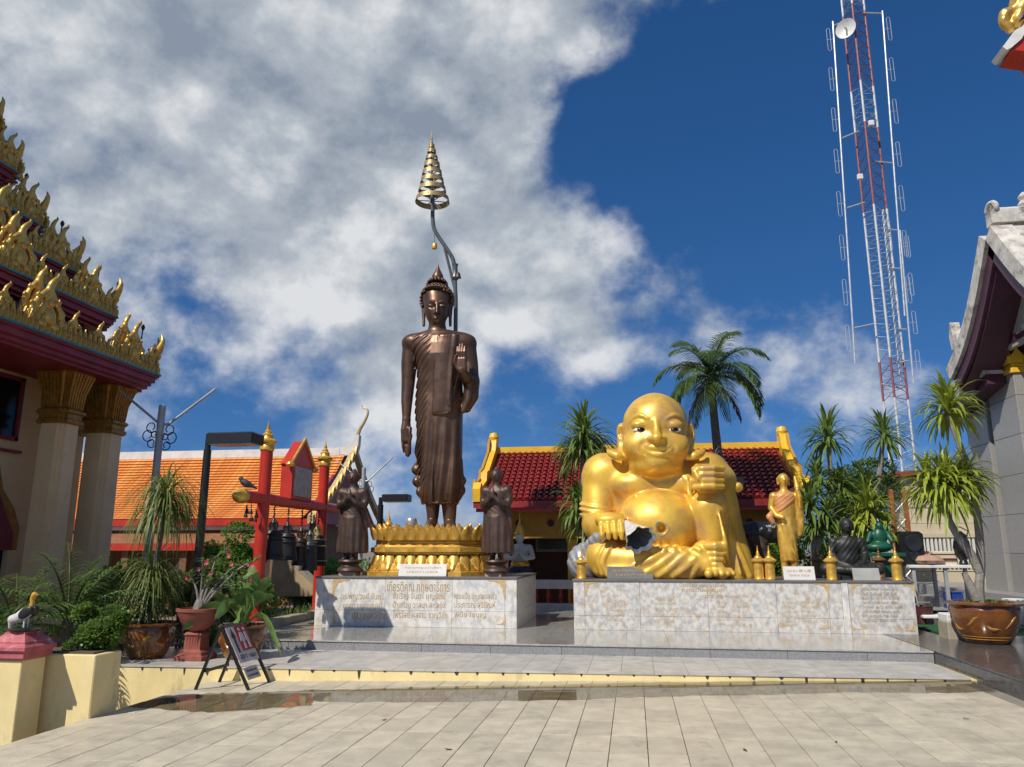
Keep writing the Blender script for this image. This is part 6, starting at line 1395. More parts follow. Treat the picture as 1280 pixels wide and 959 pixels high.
def leaf_cloud(mb, c, r_, n, size, rg, shell=.55, lumps=None, aspect=.45):
    c = Vector(c); r_ = Vector(r_)
    L_ = [(Vector((rg.gauss(0, 1), rg.gauss(0, 1), rg.gauss(0, 1))).normalized() * rg.uniform(.3, .8), rg.uniform(.3, .55)) for _ in range(lumps)] if lumps else None
    for _ in range(n):
        u = Vector((rg.gauss(0, 1), rg.gauss(0, 1), rg.gauss(0, 1))).normalized(); k_ = (shell + (1 - shell) * rg.random()) ** .6
        q = u * k_
        if L_: o, s_ = L_[rg.randrange(len(L_))]; q = o + u * s_ * k_
        p = c + Vector((q.x * r_.x, q.y * r_.y, q.z * r_.z))
        d = (u + Vector((rg.uniform(-.8, .8), rg.uniform(-.8, .8), rg.uniform(-.6, .9)))).normalized(); s2 = size * rg.uniform(.6, 1.3)
        sd = d.cross(Vector((rg.uniform(-1, 1), rg.uniform(-1, 1), 1))).normalized() * s2 * aspect
        mb.add([p, p + d * s2 * .5 + sd, p + d * s2, p + d * s2 * .5 - sd], [(0, 1, 2, 3)])
def tree(name, label, loc, cat='tree', group=None): return thing(name, label, cat, loc, 0, group)
rg = random.Random(21)

def dracaena(label, base, trunks, heads, m, L_, w, droop, n, tr=.07):
    t_ = tree('dracaena_tree', label, base, 'tree')
    for pts in trunks: q = cr_spline(pts, 5); MB().tube(q, [tr * (1.15 - .55 * i / len(q)) for i in range(len(q))], 9).build('trunk', m_bark2, t_)
    for c_, s_ in heads:
        mb = MB(); head(mb, c_, int(n * s_), L_ * s_, w, droop, rg); mb.build('crown', m, t_, smooth=60)
    return t_
def A(px, py, Y): return at(px, py, Y)
Yd = 16.9
dracaena('leafy dracaena palm left of the seated golden figure', Vector((A(733, 700, Yd).x, Yd, .25)), [[Vector((A(733, 700, Yd).x, Yd, .25)), A(730, 650, Yd), A(728, 600, Yd), A(730, 548, Yd)], [A(731, 665, Yd), A(722, 645, Yd), A(718, 622, Yd)]],
         [(A(730, 545, Yd), 1.05), (A(728, 565, Yd), 1.0), (A(722, 632, Yd), .85), (A(735, 650, Yd), .8)], m_drac, .80, .030, 1.9, 130)
Yd = 16.6
dracaena('tall leaning dracaena tree behind the dark seated monk', Vector((A(1055, 700, Yd).x, Yd, .25)), [[Vector((A(1056, 705, Yd).x, Yd, .25)), A(1051, 660, Yd), A(1040, 605, Yd), A(1035, 552, Yd)]], [(A(1035, 548, Yd), .86), (A(1022, 598, Yd), .66), (A(1050, 606, Yd), .6)], m_drac, .78, .030, 1.7, 130)
Yd = 17.4
dracaena('dracaena tree in front of the radio mast', Vector((A(1090, 700, Yd).x, Yd, .25)), [[Vector((A(1085, 705, Yd).x, Yd, .25)), A(1092, 640, Yd), A(1098, 600, Yd), A(1104, 550, Yd)]], [(A(1105, 545, Yd), .78), (A(1084, 608, Yd), .6)], m_drac, .80, .030, 1.6, 125)
Yd = 16.3
dracaena('low spreading dracaena clump between the slim golden statue and dark monk', Vector((A(1015, 705, Yd).x, Yd, .25)), [[Vector((A(1018, 705, Yd).x, Yd, .25)), A(1015, 660, Yd), A(1012, 635, Yd)], [A(1018, 690, Yd), A(1030, 660, Yd), A(1035, 640, Yd)]], [(A(1012, 632, Yd), .85), (A(1035, 645, Yd), .75), (A(1018, 665, Yd), .7)], m_drac, .72, .030, 1.8, 120)
dracaena('low dracaena clump right of the dark seated monk', Vector((A(1092, 705, Yd).x, Yd, .25)), [[Vector((A(1092, 705, Yd).x, Yd, .25)), A(1090, 660, Yd), A(1088, 645, Yd)]], [(A(1086, 638, Yd), .9), (A(1105, 660, Yd), .6), (A(1070, 655, Yd), .6)], m_dracy, .72, .030, 1.7, 110)
# potted one on the right
Yd = 12.5
t_ = dracaena('two headed yellow green dracaena growing from the glazed pot on right', Vector((A(1226, 755, Yd).x, Yd, .8)), [[A(1227, 762, Yd), A(1224, 735, Yd), A(1226, 700, Yd), A(1222, 650, Yd), A(1212, 590, Yd), A(1195, 545, Yd), A(1186, 520, Yd)], [A(1225, 715, Yd), A(1212, 690, Yd), A(1196, 668, Yd), A(1184, 645, Yd), A(1180, 628, Yd)], [A(1222, 750, Yd), A(1212, 730, Yd), A(1205, 716, Yd)]],
              [(A(1186, 512, Yd), .92), (A(1183, 612, Yd), 1.15), (A(1160, 604, Yd), .8), (A(1205, 600, Yd), .75)], m_dracy, .60, .027, 2.0, 150, .062)
def glazed_pot(loc, r_, h_, label, mB=m_glazepot):
    t2 = thing('glazed_pot', label, 'pot', loc)
    MB().lathe([(r_ * .58, 0), (r_ * .62, h_ * .02), (r_ * .78, h_ * .25), (r_ * .93, h_ * .55), (r_ * .98, h_ * .82), (r_ * .94, h_ * .9)], 36).build('body', mB, t2, world=False)
    def wb(tt, z): return 1 + .03 * math.sin(9 * tt) * (z > h_ * .88)
    MB().lathe([(r_ * .93, h_ * .88), (r_ * 1.06, h_ * .93), (r_ * 1.07, h_ * .97), (r_ * .95, h_ * 1.0), (r_ * .86, h_ * .98), (r_ * .84, h_ * .8)], 54, wob=wb, cap=False).build('rim', m_glazepot, t2, world=False)
    for f_ in (.10, .16, .78): MB().lathe([(r_ * (.62 + .62 * f_ - .26 * f_ * f_), h_ * f_), (r_ * (.655 + .62 * f_ - .26 * f_ * f_), h_ * (f_ + .015)), (r_ * (.63 + .62 * f_ - .26 * f_ * f_), h_ * (f_ + .03))], 36).build('ring', m_glazegold, t2, world=False)
    # sinuous raised relief round the belly
    pts = []
    for q in range(90):
        a = 2 * math.pi * q / 90; f_ = .48 + .14 * math.sin(5 * a) + .04 * math.sin(11 * a); pts.append(Vector((math.cos(a), math.sin(a), 0)) * r_ * (.60 + .65 * f_ - .27 * f_ * f_ + .012) + Vector((0, 0, h_ * f_)))
    MB().tube(pts, [.018 + .010 * math.sin(q * .7) for q in range(90)], 6).build('relief', m_glazegold, t2, world=False)
    MB().lathe([(0.01, h_ * .90), (r_ * .84, h_ * .88)], 30, cap=False).build('earth', m_soil, t2, world=False)
    return t2
gpR = Vector((A(1235, 800, 12.5).x, 12.5, PZ)); glazed_pot(gpR, .47, .58, 'large brown glazed pot with scalloped rim on the dark platform')
mb = MB(); 
for _ in range(260):
    a = rg.uniform(0, 6.28); rr_ = rg.uniform(0, .36); strap(mb, gpR + Vector((rr_ * math.cos(a), rr_ * math.sin(a), .50)), (rg.uniform(-.6, .6), rg.uniform(-.6, .6), 1), rg.uniform(.05, .14), .009, .8, 3)
tag(mb.build('pot_ground_cover', m_bush), 'short weedy ground cover in the large brown pot at right', 'plant', kind='stuff')

# coconut style palm behind the golden figure
Yp = 17.2; pb_ = Vector((A(905, 700, Yp).x, Yp, .25)); pc = A(889, 474, Yp)
cp_ = tree('palm_tree', 'feathery green palm rising behind the laughing golden figure', pb_, 'palm')
q = cr_spline([pb_, A(903, 640, Yp), A(898, 575, Yp), A(893, 525, Yp), pc], 6); MB().tube(q, [.125 - .05 * i / len(q) for i in range(len(q))], 10).build('trunk', m_bark, cp_)
def frond(base, d, L_, droop, m, parent, n=34, ll=.30, lw=.014):
    mb = MB(); p = Vector(base); dd = Vector(d).normalized(); st_ = L_ / n; pts = [p.copy()]
    for i in range(n):
        t_ = i / n; dd = (dd + Vector((0, 0, -droop / n * (.4 + 1.4 * t_)))).normalized(); p = p + dd * st_; pts.append(p.copy())
        if i > 2:
            sd = dd.cross(Vector((0, 0, 1))); sd = sd.normalized() if sd.length > .05 else Vector((1, 0, 0)); up = sd.cross(dd)
            for s_ in (-1, 1):
                l_ = ll * (math.sin(math.pi * min(1, .12 + t_ * .95)) ** .6) * rg.uniform(.85, 1.1) + .03
                strap(mb, p, (sd * s_ + dd * .75 + up * rg.uniform(-.05, .35)).normalized(), l_, lw, 1.1, 3)
    mb.tube(pts, [.02 * (1 - .85 * i / len(pts)) for i in range(len(pts))], 5); return mb.build('frond', m, parent, smooth=60)
m_palmc = leafmat('coconut leaf', (.11, .18, .05), (.05, .10, .03), .3)
for k_ in range(21):
    a = k_ * 2.399 + .4; e_ = R(78 - 82 * (k_ / 20)); d = Vector((math.cos(a) * math.cos(e_), math.sin(a) * math.cos(e_), math.sin(e_))); frond(pc + Vector((0, 0, .05)), d, rg.uniform(1.35, 1.65), 2.3 if k_ < 10 else 2.9, m_palmc, cp_, 44, .42, .017)
for (a, e_) in ((R(200), -40), (R(330), -35)): frond(pc - Vector((0, 0, .05)), (math.cos(a) * math.cos(R(e_)), math.sin(a) * math.cos(R(e_)), math.sin(R(e_))), 1.2, 1.6, m_dead, cp_, 26, .2)
mb = MB()
for _ in range(70): strap(mb, pc - Vector((0, 0, .12)), (rg.uniform(-1, 1), rg.uniform(-1, 1), rg.uniform(-.5, .1)), rg.uniform(.25, .5), .02, .9, 3)
mb.build('flower_spray', m_pony, cp_)

# shrubs and hedges
def shrub(label, c, r_, n, size, m, name='shrub', stem=True, lumps=9):
    t_ = tree(name, label, Vector((c[0], c[1], .12)), 'shrub'); mb = MB(); leaf_cloud(mb, c, r_, n, size, rg, .5, lumps); mb.build('foliage', m, t_, smooth=False)
    if stem:
        for k_ in range(4): MB().tube([(c[0] + .05 * k_ - .07, c[1], .12), (c[0] + .1 * (k_ - 1.5), c[1] + .05 * (-1) ** k_, c[2] + r_[2] * .3)], [.03, .012], 6).build('stem', m_bark, t_)
    return t_
c_ = A(288, 692, 13.4); shrub('clipped rounded green shrub between black lamp post and red bell frame', tuple(c_), (.62, .6, .50), 5200, .055, m_bright)
for k_, (px, Y, rz_, lb) in enumerate(((415, 19.2, .95, 'left bright hedge shrub behind the far red post'), (455, 19.4, .95, 'hedge shrub between the left praying figure and lotus base'), (492, 19.6, .8, 'hedge shrub directly behind the gilded lotus base'), (375, 18.8, .85, 'hedge shrub behind the hanging bells'))):
    c_ = A(px, 700, Y); shrub(lb, (c_.x, Y, .75), (.75, .6, rz_ - .1), 3800, .075, m_bright)
c_ = A(116, 790, 7.6); shrub('dense small leaved bush growing in the yellow planter box', (c_.x, 7.62, c_.z), (.34, .30, .30), 8000, .035, m_bush, stem=False, lumps=8)
for k_, (px, py, Y, rx, rz_, m, lb) in enumerate(((1060, 668, 18.6, 1.5, 1.2, m_bush, 'dark leafy bush filling the gap behind the dracaena trees'), (985, 690, 17.3, .6, .9, m_bush, 'dark bush behind the slim golden statue'), (1075, 610, 22, 1.3, .8, m_palm, 'tree crown far behind the dracaena trees by the mast'))):
    c_ = A(px, py, Y); shrub(lb, tuple(c_), (rx, .7, rz_), 5200, .085, m)
# rough plants round the lamp post
for k_, (px, py, Y, r_, m, lb) in enumerate(((262, 735, 12.2, .45, m_bush, 'loose dark shrub at the foot of the black lamp post'), (232, 742, 11.2, .42, m_pony, 'pale grassy shrub behind the terracotta planter'), (312, 745, 12.6, .40, m_bush, 'low shrub at the foot of the near red post'), (140, 745, 11.6, .55, m_palm, 'dark leafy shrub in front of the temple columns'))):
    c_ = A(px, py, Y); shrub(lb, (c_.x, Y, c_.z), (r_ * 1.2, r_, r_), 2600, .07, m)
# grasses along the kerb
mb = MB()
for _ in range(1500):
    x_ = rg.uniform(-6.75, -6.36); y_ = rg.uniform(11.6, 16.2); strap(mb, (x_, y_, .13), (rg.uniform(-.6, .6), rg.uniform(-.6, .6), 1), rg.uniform(.25, .5), .010, 1.0, 3)
tag(mb.build('border_grass', m_bush), 'dark grassy border plants along the beige kerb', 'grass', kind='stuff')

# feather fronds at far left
for k_, (px, py, Y, n_, L_, lb) in enumerate(((85, 775, 9.6, 15, 1.25, 'arching feather palm in front of the shaded temple columns'), (18, 790, 9.0, 12, 1.0, 'arching feather palm at the far left edge'), (150, 790, 10.6, 10, .95, 'small feather palm behind the glazed ponytail pot'))):
    b0 = A(px, py, Y); t_ = tree('feather_palm', lb, Vector((b0.x, Y, .0)), 'palm'); MB().tube([(b0.x, Y, .0), (b0.x, Y, b0.z)], .07, 8).build('stem', m_bark, t_)
    for q in range(n_):
        a = q * 2.399; e_ = R(75 - 60 * q / n_); frond(Vector((b0.x, Y, b0.z)), (math.cos(a) * math.cos(e_), math.sin(a) * math.cos(e_), math.sin(e_)), L_ * rg.uniform(.8, 1.1), 1.3, m_palm, t_, 22, .30)

# ponytail palm in a dragon pot
Yq = 10.2; pp = Vector((A(184, 815, Yq).x, Yq, TZ)); glazed_pot(pp, .36, .47, 'amber and brown dragon pot on the yellow edged step')
pt = tree('ponytail_palm', 'drooping ponytail palm with thin leaves in the dragon pot', pp + Vector((0, 0, .4)), 'palm')
t1, t2 = A(206, 628, Yq), A(190, 722, Yq + .05)
MB().tube(cr_spline([pp + Vector((0, 0, .40)), A(188, 760, Yq), A(196, 700, Yq), t1], 5), .035, 8).build('trunk', m_bark, pt)
for c_, n_, L_, dr in ((t1, 430, .95, 5.0), (t2, 480, .72, 3.6), (A(188, 752, Yq), 260, .5, 3)):
    mb = MB()
    for _ in range(n_):
        a = rg.uniform(0, 6.283); e_ = R(rg.uniform(-10, 85)); strap(mb, c_ + Vector((0, 0, rg.uniform(-.15, .05))), (math.cos(a) * math.cos(e_), math.sin(a) * math.cos(e_), math.sin(e_)), L_ * rg.uniform(.5, 1.1), .0095, dr * rg.uniform(.5, 1.2), 8)
    mb.build('crown', m_pony, pt, smooth=60)

# terracotta pedestal bowl with a desert rose
Yq = 10.15; tp_ = Vector((A(245, 815, Yq).x, Yq, TZ)); tb = thing('terracotta_planter', 'terracotta bowl planter on fluted square pedestal beside the toilet sign', 'planter', tp_)
MB().plan([(-.2, -.2), (.2, -.2), (.2, .2), (-.2, .2)], [(0, 0), (0, .06), (-.03, .075), (-.03, .11), (-.08, .14), (-.09, .30), (-.07, .33), (-.10, .36)]).build('pedestal', m_terra, tb, world=False, smooth=False)
for k_ in range(5): MB().tube([(-.08 + .04 * k_, -.107, .15), (-.08 + .04 * k_, -.112, .30)], .013, 6).build('flute', m_terra, tb, world=False)
MB().lathe([(.09, .36), (.14, .40), (.22, .48), (.27, .58), (.285, .62), (.30, .63), (.30, .665), (.27, .67), (.25, .62), (.05, .6)], 32).build('bowl', m_terra, tb, world=False)
dr_ = tree('desert_rose', 'bare branched desert rose with pink flowers in the terracotta bowl', tp_ + Vector((0, 0, .6)), 'plant')
bb = tp_ + Vector((0, 0, .62)); br = []
for e_ in ((255, 700), (300, 705), (322, 700), (236, 715), (278, 690), (310, 722), (262, 722)): br.append([bb, A(250 + (e_[0] - 250) * .3, 738, Yq), A(250 + (e_[0] - 250) * .7, e_[1] + 10, Yq + rg.uniform(-.15, .2)), A(*e_, Yq + rg.uniform(-.2, .25))])
MB().lathe([(.09, -.02), (.08, .08), (.05, .16)], 10, bb).build('caudex', m_bark2, dr_)
fm = MB(); lm_ = MB(); m_pink = mat('pink petals', (.62, .10, .16), .6, transl=.2)
for pts in br:
    q = cr_spline(pts, 5); MB().tube(q, [.020 - .014 * i / len(q) for i in range(len(q))], 7).build('branch', m_bark2, dr_)
    for s_ in range(26): strap(lm_, q[-1 - s_ % 9], (rg.uniform(-1, 1), rg.uniform(-1, 1), rg.uniform(-.1, 1)), rg.uniform(.07, .12), .018, .5, 3)
for k_ in range(12):
    q = br[k_ % len(br)][-1] + Vector((rg.uniform(-.1, .1), rg.uniform(-.1, .1), rg.uniform(-.12, .06))); f_ = MB()
    for s_ in range(5):
        a = s_ * 1.2566; d = Vector((math.cos(a), -.5, math.sin(a))).normalized(); sd = Vector((-math.sin(a), 0, math.cos(a))); f_.add([q, q + d * .02 + sd * .016, q + d * .042, q + d * .02 - sd * .016], [(0, 1, 2, 3)])
    f_.build('flower', m_pink, dr_, smooth=False)
lo_ = lm_.build('leaves', m_bush, dr_); lo_['kind'] = 'stuff'

# broad leaved plant in a brown pot behind the sign
Yq = 10.35; bp_ = Vector((A(302, 812, Yq).x, Yq, TZ)); glazed_pot(bp_, .33, .45, 'brown pot half hidden behind the toilet sign', m_glazepot)
bl = tree('broad_leaf_plant', 'spreading plant with long paddle leaves in the pot behind the sign', bp_ + Vector((0, 0, .4)), 'plant'); b0 = bp_ + Vector((0, 0, .42))
for (tx, ty, yy, w) in ((228, 788, -.5, .075), (262, 758, -.1, .07), (272, 715, .2, .065), (296, 720, .1, .075), (316, 705, .15, .08), (322, 715, -.05, .07), (340, 722, .1, .065), (344, 745, .2, .05), (352, 820, -.45, .075), (318, 762, -.35, .06), (288, 742, -.2, .07), (305, 735, -.15, .06), (268, 775, -.35, .055), (250, 742, .1, .06), (332, 742, -.2, .06), (292, 788, -.5, .05)):
    tip = A(tx, ty, Yq + yy); mid = b0.lerp(tip, .45) + Vector((0, 0, .16 + .12 * (ty > 760))); P = cr_spline([b0, mid, tip], 6); rows = []
    for i, p in enumerate(P):
        t_ = i / (len(P) - 1); d = (P[min(i + 1, len(P) - 1)] - P[max(i - 1, 0)]).normalized(); vw = (p - Vector((0, 0, EYE))).normalized(); sd = (d.cross(Vector((0, 0, 1))) * .6 + d.cross(Vector((rg.uniform(-.2, .2), 1, .1))) * .8).normalized(); u_ = sd.cross(d)
        ww = .014 if t_ < .3 else 1.35 * w * max(math.sin(math.pi * min(1, (t_ - .3) / .7)) ** .75, .02); rows.append([p - sd * ww + u_ * ww * .25, p, p + sd * ww + u_ * ww * .25])
    MB().quadstrip(rows).build('leaf', m_big, bl, smooth=70)

# ------------------------------------------------------------------ crane figure on the pillar
m_cw = mat('white feathers paint', (.66, .65, .62), .5); m_cb = mat('black feathers paint', (.02, .02, .022), .4); m_co = mat('ochre head paint', (.62, .33, .04), .5)
cl = Vector((-5.95, 7.08, PILZ)); cr_ = thing('crane_figure', 'small black and white crane figure with yellow neck on the pink cap', 'figurine', cl)
MB().lathe([(.13, 0), (.14, .02), (.11, .035), (.02, .04)], 16).build('base', m_black, cr_, world=False)
S = Sculpt((-.25, -.12, .02), (.2, .12, .42), .006); S.ell((-.02, 0, .17), (.09, .055, .055), .03, (0, R(-25), 0)); S.path([(-.07, 0, .13), (-.15, 0, .11), (-.165, 0, .03)], [.05, .045, .018], .03)
for s_ in (-1, 1): S.path([(.0, s_ * .025, .12), (.005, s_ * .025, .03)], .011, .01)
link('body', S.mesh('crane_body'), m_cw, cr_)
S = Sculpt((-.25, -.12, .02), (.2, .12, .42), .006)
for s_ in (-1, 1): S.ell((.015, s_ * .045, .18), (.085, .022, .05), .02, (0, R(-35), 0)); 
S.path([(.05, 0, .20), (.085, 0, .22)], [.045, .02], .02); link('wings', S.mesh('crane_wings'), m_cb, cr_)
S = Sculpt((-.25, -.12, .1), (.2, .12, .46), .006); S.path([(.035, 0, .20), (.045, 0, .27), (.04, 0, .31), (.055, 0, .345)], [.03, .022, .024, .03], .015); S.path([(.07, 0, .35), (.115, 0, .34)], [.012, .004], .01); link('neck', S.mesh('crane_neck'), m_co, cr_)

# ------------------------------------------------------------------ toilet A-frame sign
sg0 = Vector((-4.84, 9.22, pz(-4.84))); sg = thing('toilet_sign', 'black folding A-frame toilet sign with red pictogram panel', 'sign', sg0)
apx = Vector((-4.90, 0, .70)); ff, bf_ = -4.50, -5.17; w2 = .27
def lg(a, b_, nm): MB().box((a + b_) / 2, (.030, .030, (b_ - a).length), M=(b_ - a).to_track_quat('Z', 'Y').to_matrix()).build(nm, m_black, sg)
for yy in (9.22 - w2, 9.22 + w2):
    lg(Vector((ff, yy, pz(ff))), Vector((apx.x, yy, apx.z)), 'leg'); lg(Vector((bf_, yy, pz(bf_))), Vector((apx.x - .01, yy + .002, apx.z - .01)), 'leg')
lg(Vector((-5.07, 9.22 - w2, .2)), Vector((-5.07, 9.22 + w2, .2)), 'crossbar'); lg(Vector((apx.x, 9.22 - w2, apx.z)), Vector((apx.x, 9.22 + w2, apx.z)), 'top_bar')
ex = Vector((0, 1, 0)); ey = (Vector((apx.x, 0, apx.z)) - Vector((ff, 0, pz(ff)))).normalized(); nn = ex.cross(ey).normalized()
o0 = Vector((ff, 9.22, pz(ff))) + nn * .018; Ls_ = (Vector((apx.x, 0, apx.z)) - Vector((ff, 0, pz(ff)))).length
def panel(nm, u0, u1, v0, v1, m, lift=.0, parent=sg, th=.006): return MB().prism([(u0, v0), (u1, v0), (u1, v1), (u0, v1)], o0 + nn * lift, ex, ey, th).build(nm, m, parent, smooth=False)
m_signw = mat('sign white', (.58, .58, .60), .35); m_signr = mat('sign red', (.36, .015, .02), .35)
bd = panel('board', -.24, .24, Ls_ * .40, Ls_ * .97, m_signw)
panel('red_panel', -.06, .235, Ls_ * .57, Ls_ * .965, m_signr, .005, bd, .004)
def flat(pts, nm, m, lift=.0095): MB().prism(pts, o0 + nn * lift, ex, ey, .003).build(nm, m, bd, smooth=False)
va, vb = Ls_ * .56, Ls_ * .95
flat([(-.165, va), (-.125, va), (-.125, vb - .12), (-.095, vb - .13), (-.145, vb), (-.195, vb - .13), (-.165, vb - .12)], 'arrow', m_black, .006)
for cx, wm in ((.035, True), (.145, False)):
    flat([(cx + .024 * math.cos(a), Ls_ * .905 + .024 * math.sin(a)) for a in np.linspace(0, 6.1, 14)], 'pictogram_head', m_signw)
    flat([(cx - .03, Ls_ * .86), (cx + .03, Ls_ * .86), (cx + (.062 if wm else .03), Ls_ * .72), (cx + .022, Ls_ * .72), (cx + .02, Ls_ * .60), (cx - .02, Ls_ * .60), (cx - .022, Ls_ * .72), (cx - (.062 if wm else .03), Ls_ * .72)], 'pictogram_body', m_signw)
Mx = Matrix((ex, ey, nn)).transposed().to_4x4()
def sign_text(s_, u, v, w, h_, lift=.006, parent=bd):
    me = wscale(text_mesh(s_, .1, 'lettering', .001), w, h_); o = link('lettering', me, m_black, parent); o['kind'] = 'stuff'; o.matrix_local = Matrix.Translation(o0 + ex * u + ey * v + nn * lift - ORG[sg.name]) @ Mx
sign_text('สุขา', -.10, Ls_ * .475, .16, .075); sign_text('TOILET', .12, Ls_ * .475, .17, .045)
tg = panel('hanging_card', -.16, .16, Ls_ * .14, Ls_ * .33, m_signw, -.03); sign_text('ห้องน้ำชาย', 0, Ls_ * .28, .24, .04, -.025, tg); sign_text('ห้องน้ำหญิง', 0, Ls_ * .20, .24, .04, -.025, tg)

# ------------------------------------------------------------------ clutter and buildings on the right, behind the pedestal
m_cladd = mat('cream cladding', (.62, .54, .38), .6, col2=(.52, .46, .34), vscale=1.5)
Yc = 24.0; x0, x1 = A(1134, 650, Yc).x, A(1212, 650, Yc).x; cb_ = thing('cream_building', 'plain cream clad building with louvred strip beyond the dracaena trees', 'building', ((x0 + x1) / 2 + 2, Yc + 1, .12))
zt_ = A(1160, 596, Yc).z
for k_ in range(8):
    za, zb_ = .12 + (zt_ - .12) * k_ / 8, .12 + (zt_ - .12) * (k_ + 1) / 8; MB().ext((x0, Yc + .02 * (k_ % 2), za + .01), (x1 + 4, Yc + 2, zb_ - .0)).build('cladding_board', m_cladd, cb_)
zl = A(1160, 672, Yc).z
for k_ in range(26): MB().ext((x0 + .1 + k_ * .11, Yc - .09, zl - .78), (x0 + .16 + k_ * .11, Yc - .03, zl)).build('louvre', m_white, cb_)
MB().ext((x0, Yc - .12, zl + .001), (x1 + 1, Yc - .02, zl + .10)).build('louvre_rail', m_cladd, cb_)
MB().prism([(-.6, -.02), (5, .28), (5, .42), (-.5, .12)], (x0, Yc + .8, zt_), (1, 0, 0), (0, 0, 1), 2.0).build('roof', mat('rust red roof', (.28, .05, .025), .6), cb_, smooth=False)
Yo = 21.0; op_ = thing('orange_gate_posts', 'orange lattice posts left of the cream building', 'posts', (A(1122, 700, Yo).x, Yo, .12))
m_orpost = mat('faded orange paint', (.36, .11, .03), .6)
for px in (1117, 1134): x_ = A(px, 650, Yo).x; MB().bev((x_ - .05, Yo - .05, .12), (x_ + .05, Yo + .05, A(px, 612, Yo).z), .01).build('post', m_orpost, op_)
for k_ in range(5): z_ = .8 + k_ * .42; xa, xb = A(1117, 650, Yo).x, A(1134, 650, Yo).x; MB().tube([(xa, Yo, z_), (xb, Yo, z_ + .35)], .02, 5).build('lattice_bar', m_steel, op_); MB().tube([(xb, Yo, z_), (xa, Yo, z_ + .35)], .02, 5).build('lattice_bar', m_steel, op_)
# work table with odds and ends
Yt = 16.0; xa, xb = A(1128, 700, Yt).x, A(1218, 700, Yt).x; zt2 = A(1170, 706, Yt).z
tb2 = thing('work_table', 'grey work table loaded with odds and ends behind the pedestal end', 'table', ((xa + xb) / 2, Yt, PZ)); MB().bev((xa, Yt - .35, zt2 - .05), (xb, Yt + .35, zt2), .01).build('table_top', m_plaque, tb2)
for x_ in (xa + .08, (xa + xb) / 2, xb - .08):
    for y_ in (-.28, .28): MB().ext((x_ - .03, Yt + y_ - .03, PZ), (x_ + .03, Yt + y_ + .03, zt2 - .051)).build('leg', m_steel, tb2)
MB().bev((xa + .1, Yt - .3, PZ + .22), (xb - .1, Yt + .3, PZ + .25), .005).build('lower_shelf', m_riser, tb2)
def simple(name, label, cat, loc, parts, group=None):
    t_ = thing(name, label, cat, loc, 0, group)
    for nm, mb, m in parts: mb.build(nm, m, t_, world=False)
    return t_
p = A(1136, 668, Yt); simple('loudspeaker', 'black horn loudspeaker standing on the work table', 'speaker', (p.x, Yt, zt2), [('cabinet', MB().bev((-.22, -.2, 0), (.2, .2, .62), .05), m_black), ('grille', MB().lathe([(.16, 0), (.15, .03), (.05, .02)], 18, (0, -.2, .40), M=Matrix.Rotation(R(90), 3, 'X')), m_ironblk), ('woofer', MB().lathe([(.10, 0), (.09, .03), (.03, .02)], 18, (0, -.2, .16), M=Matrix.Rotation(R(90), 3, 'X')), m_ironblk)])
p = A(1178, 690, Yt); simple('storage_box', 'cream plastic box with slotted lid on the work table', 'box', (p.x, Yt, zt2), [('box_body', MB().bev((-.2, -.15, 0), (.2, .15, .20), .02), m_cladd), ('lid', MB().bev((-.22, -.17, .201), (.22, .17, .25), .02), m_cladd), ('slot_bar', MB().ext((-.18, -.175, .08), (.18, -.152, .12)), m_dkred)])
p = A(1158, 700, Yt - .1); simple('cloth_sack', 'pale pink crumpled sack lying on the work table', 'sack', (p.x, Yt - .1, zt2), [('sack_body', MB().lathe([(.05, 0), (.24, .02), (.28, .08), (.2, .16), (.05, .19)], 20, wob=lambda t_, z: 1 + .12 * math.sin(3 * t_ + z * 20)), mat('pale pink cloth', (.48, .30, .22), .8)), ('tied_neck', MB().lathe([(.06, .17), (.03, .2), (.07, .25)], 12), mat('sack neck', (.42, .27, .2), .8))])
p = A(1212, 706, Yt - .45); simple('black_lantern', 'black rounded lantern vase at right end of the work table', 'lantern', (p.x, Yt - .2, zt2), [('lantern_body', MB().lathe([(.07, 0), (.08, .03), (.06, .08), (.13, .2), (.15, .32), (.13, .44), (.07, .5)], 22), m_black), ('cap', MB().lathe([(.1, .5), (.12, .53), (.06, .58), (.02, .62)], 18), m_black), ('handle', MB().tube([(-.1, 0, .5), (-.14, 0, .62), (0, 0, .7), (.14, 0, .62), (.1, 0, .5)], .012, 6), m_black)])
p = A(1199, 742, Yt - .4); simple('plastic_crate', 'blue plastic crate under the work table', 'crate', (p.x, Yt - .1, PZ + .251), [('crate_body', MB().bev((-.14, -.12, 0), (.14, .12, .28), .02), mat('blue plastic', (.02, .06, .35), .4)), ('rim', MB().ext((-.15, -.13, .281), (.15, .13, .30)), mat('blue plastic rim', (.03, .08, .4), .4))])
p = A(1152, 752, Yt - .5); simple('bucket', 'dull maroon bucket on the floor under the work table', 'bucket', (p.x, Yt - .55, PZ), [('bucket_body', MB().lathe([(.12, 0), (.13, .01), (.16, .30), (.17, .31), (.15, .29)], 20), mat('maroon plastic', (.10, .03, .03), .5)), ('handle', MB().tube([(-.16, 0, .29), (-.1, -.06, .38), (.1, -.06, .38), (.16, 0, .29)], .008, 5), m_steel)])
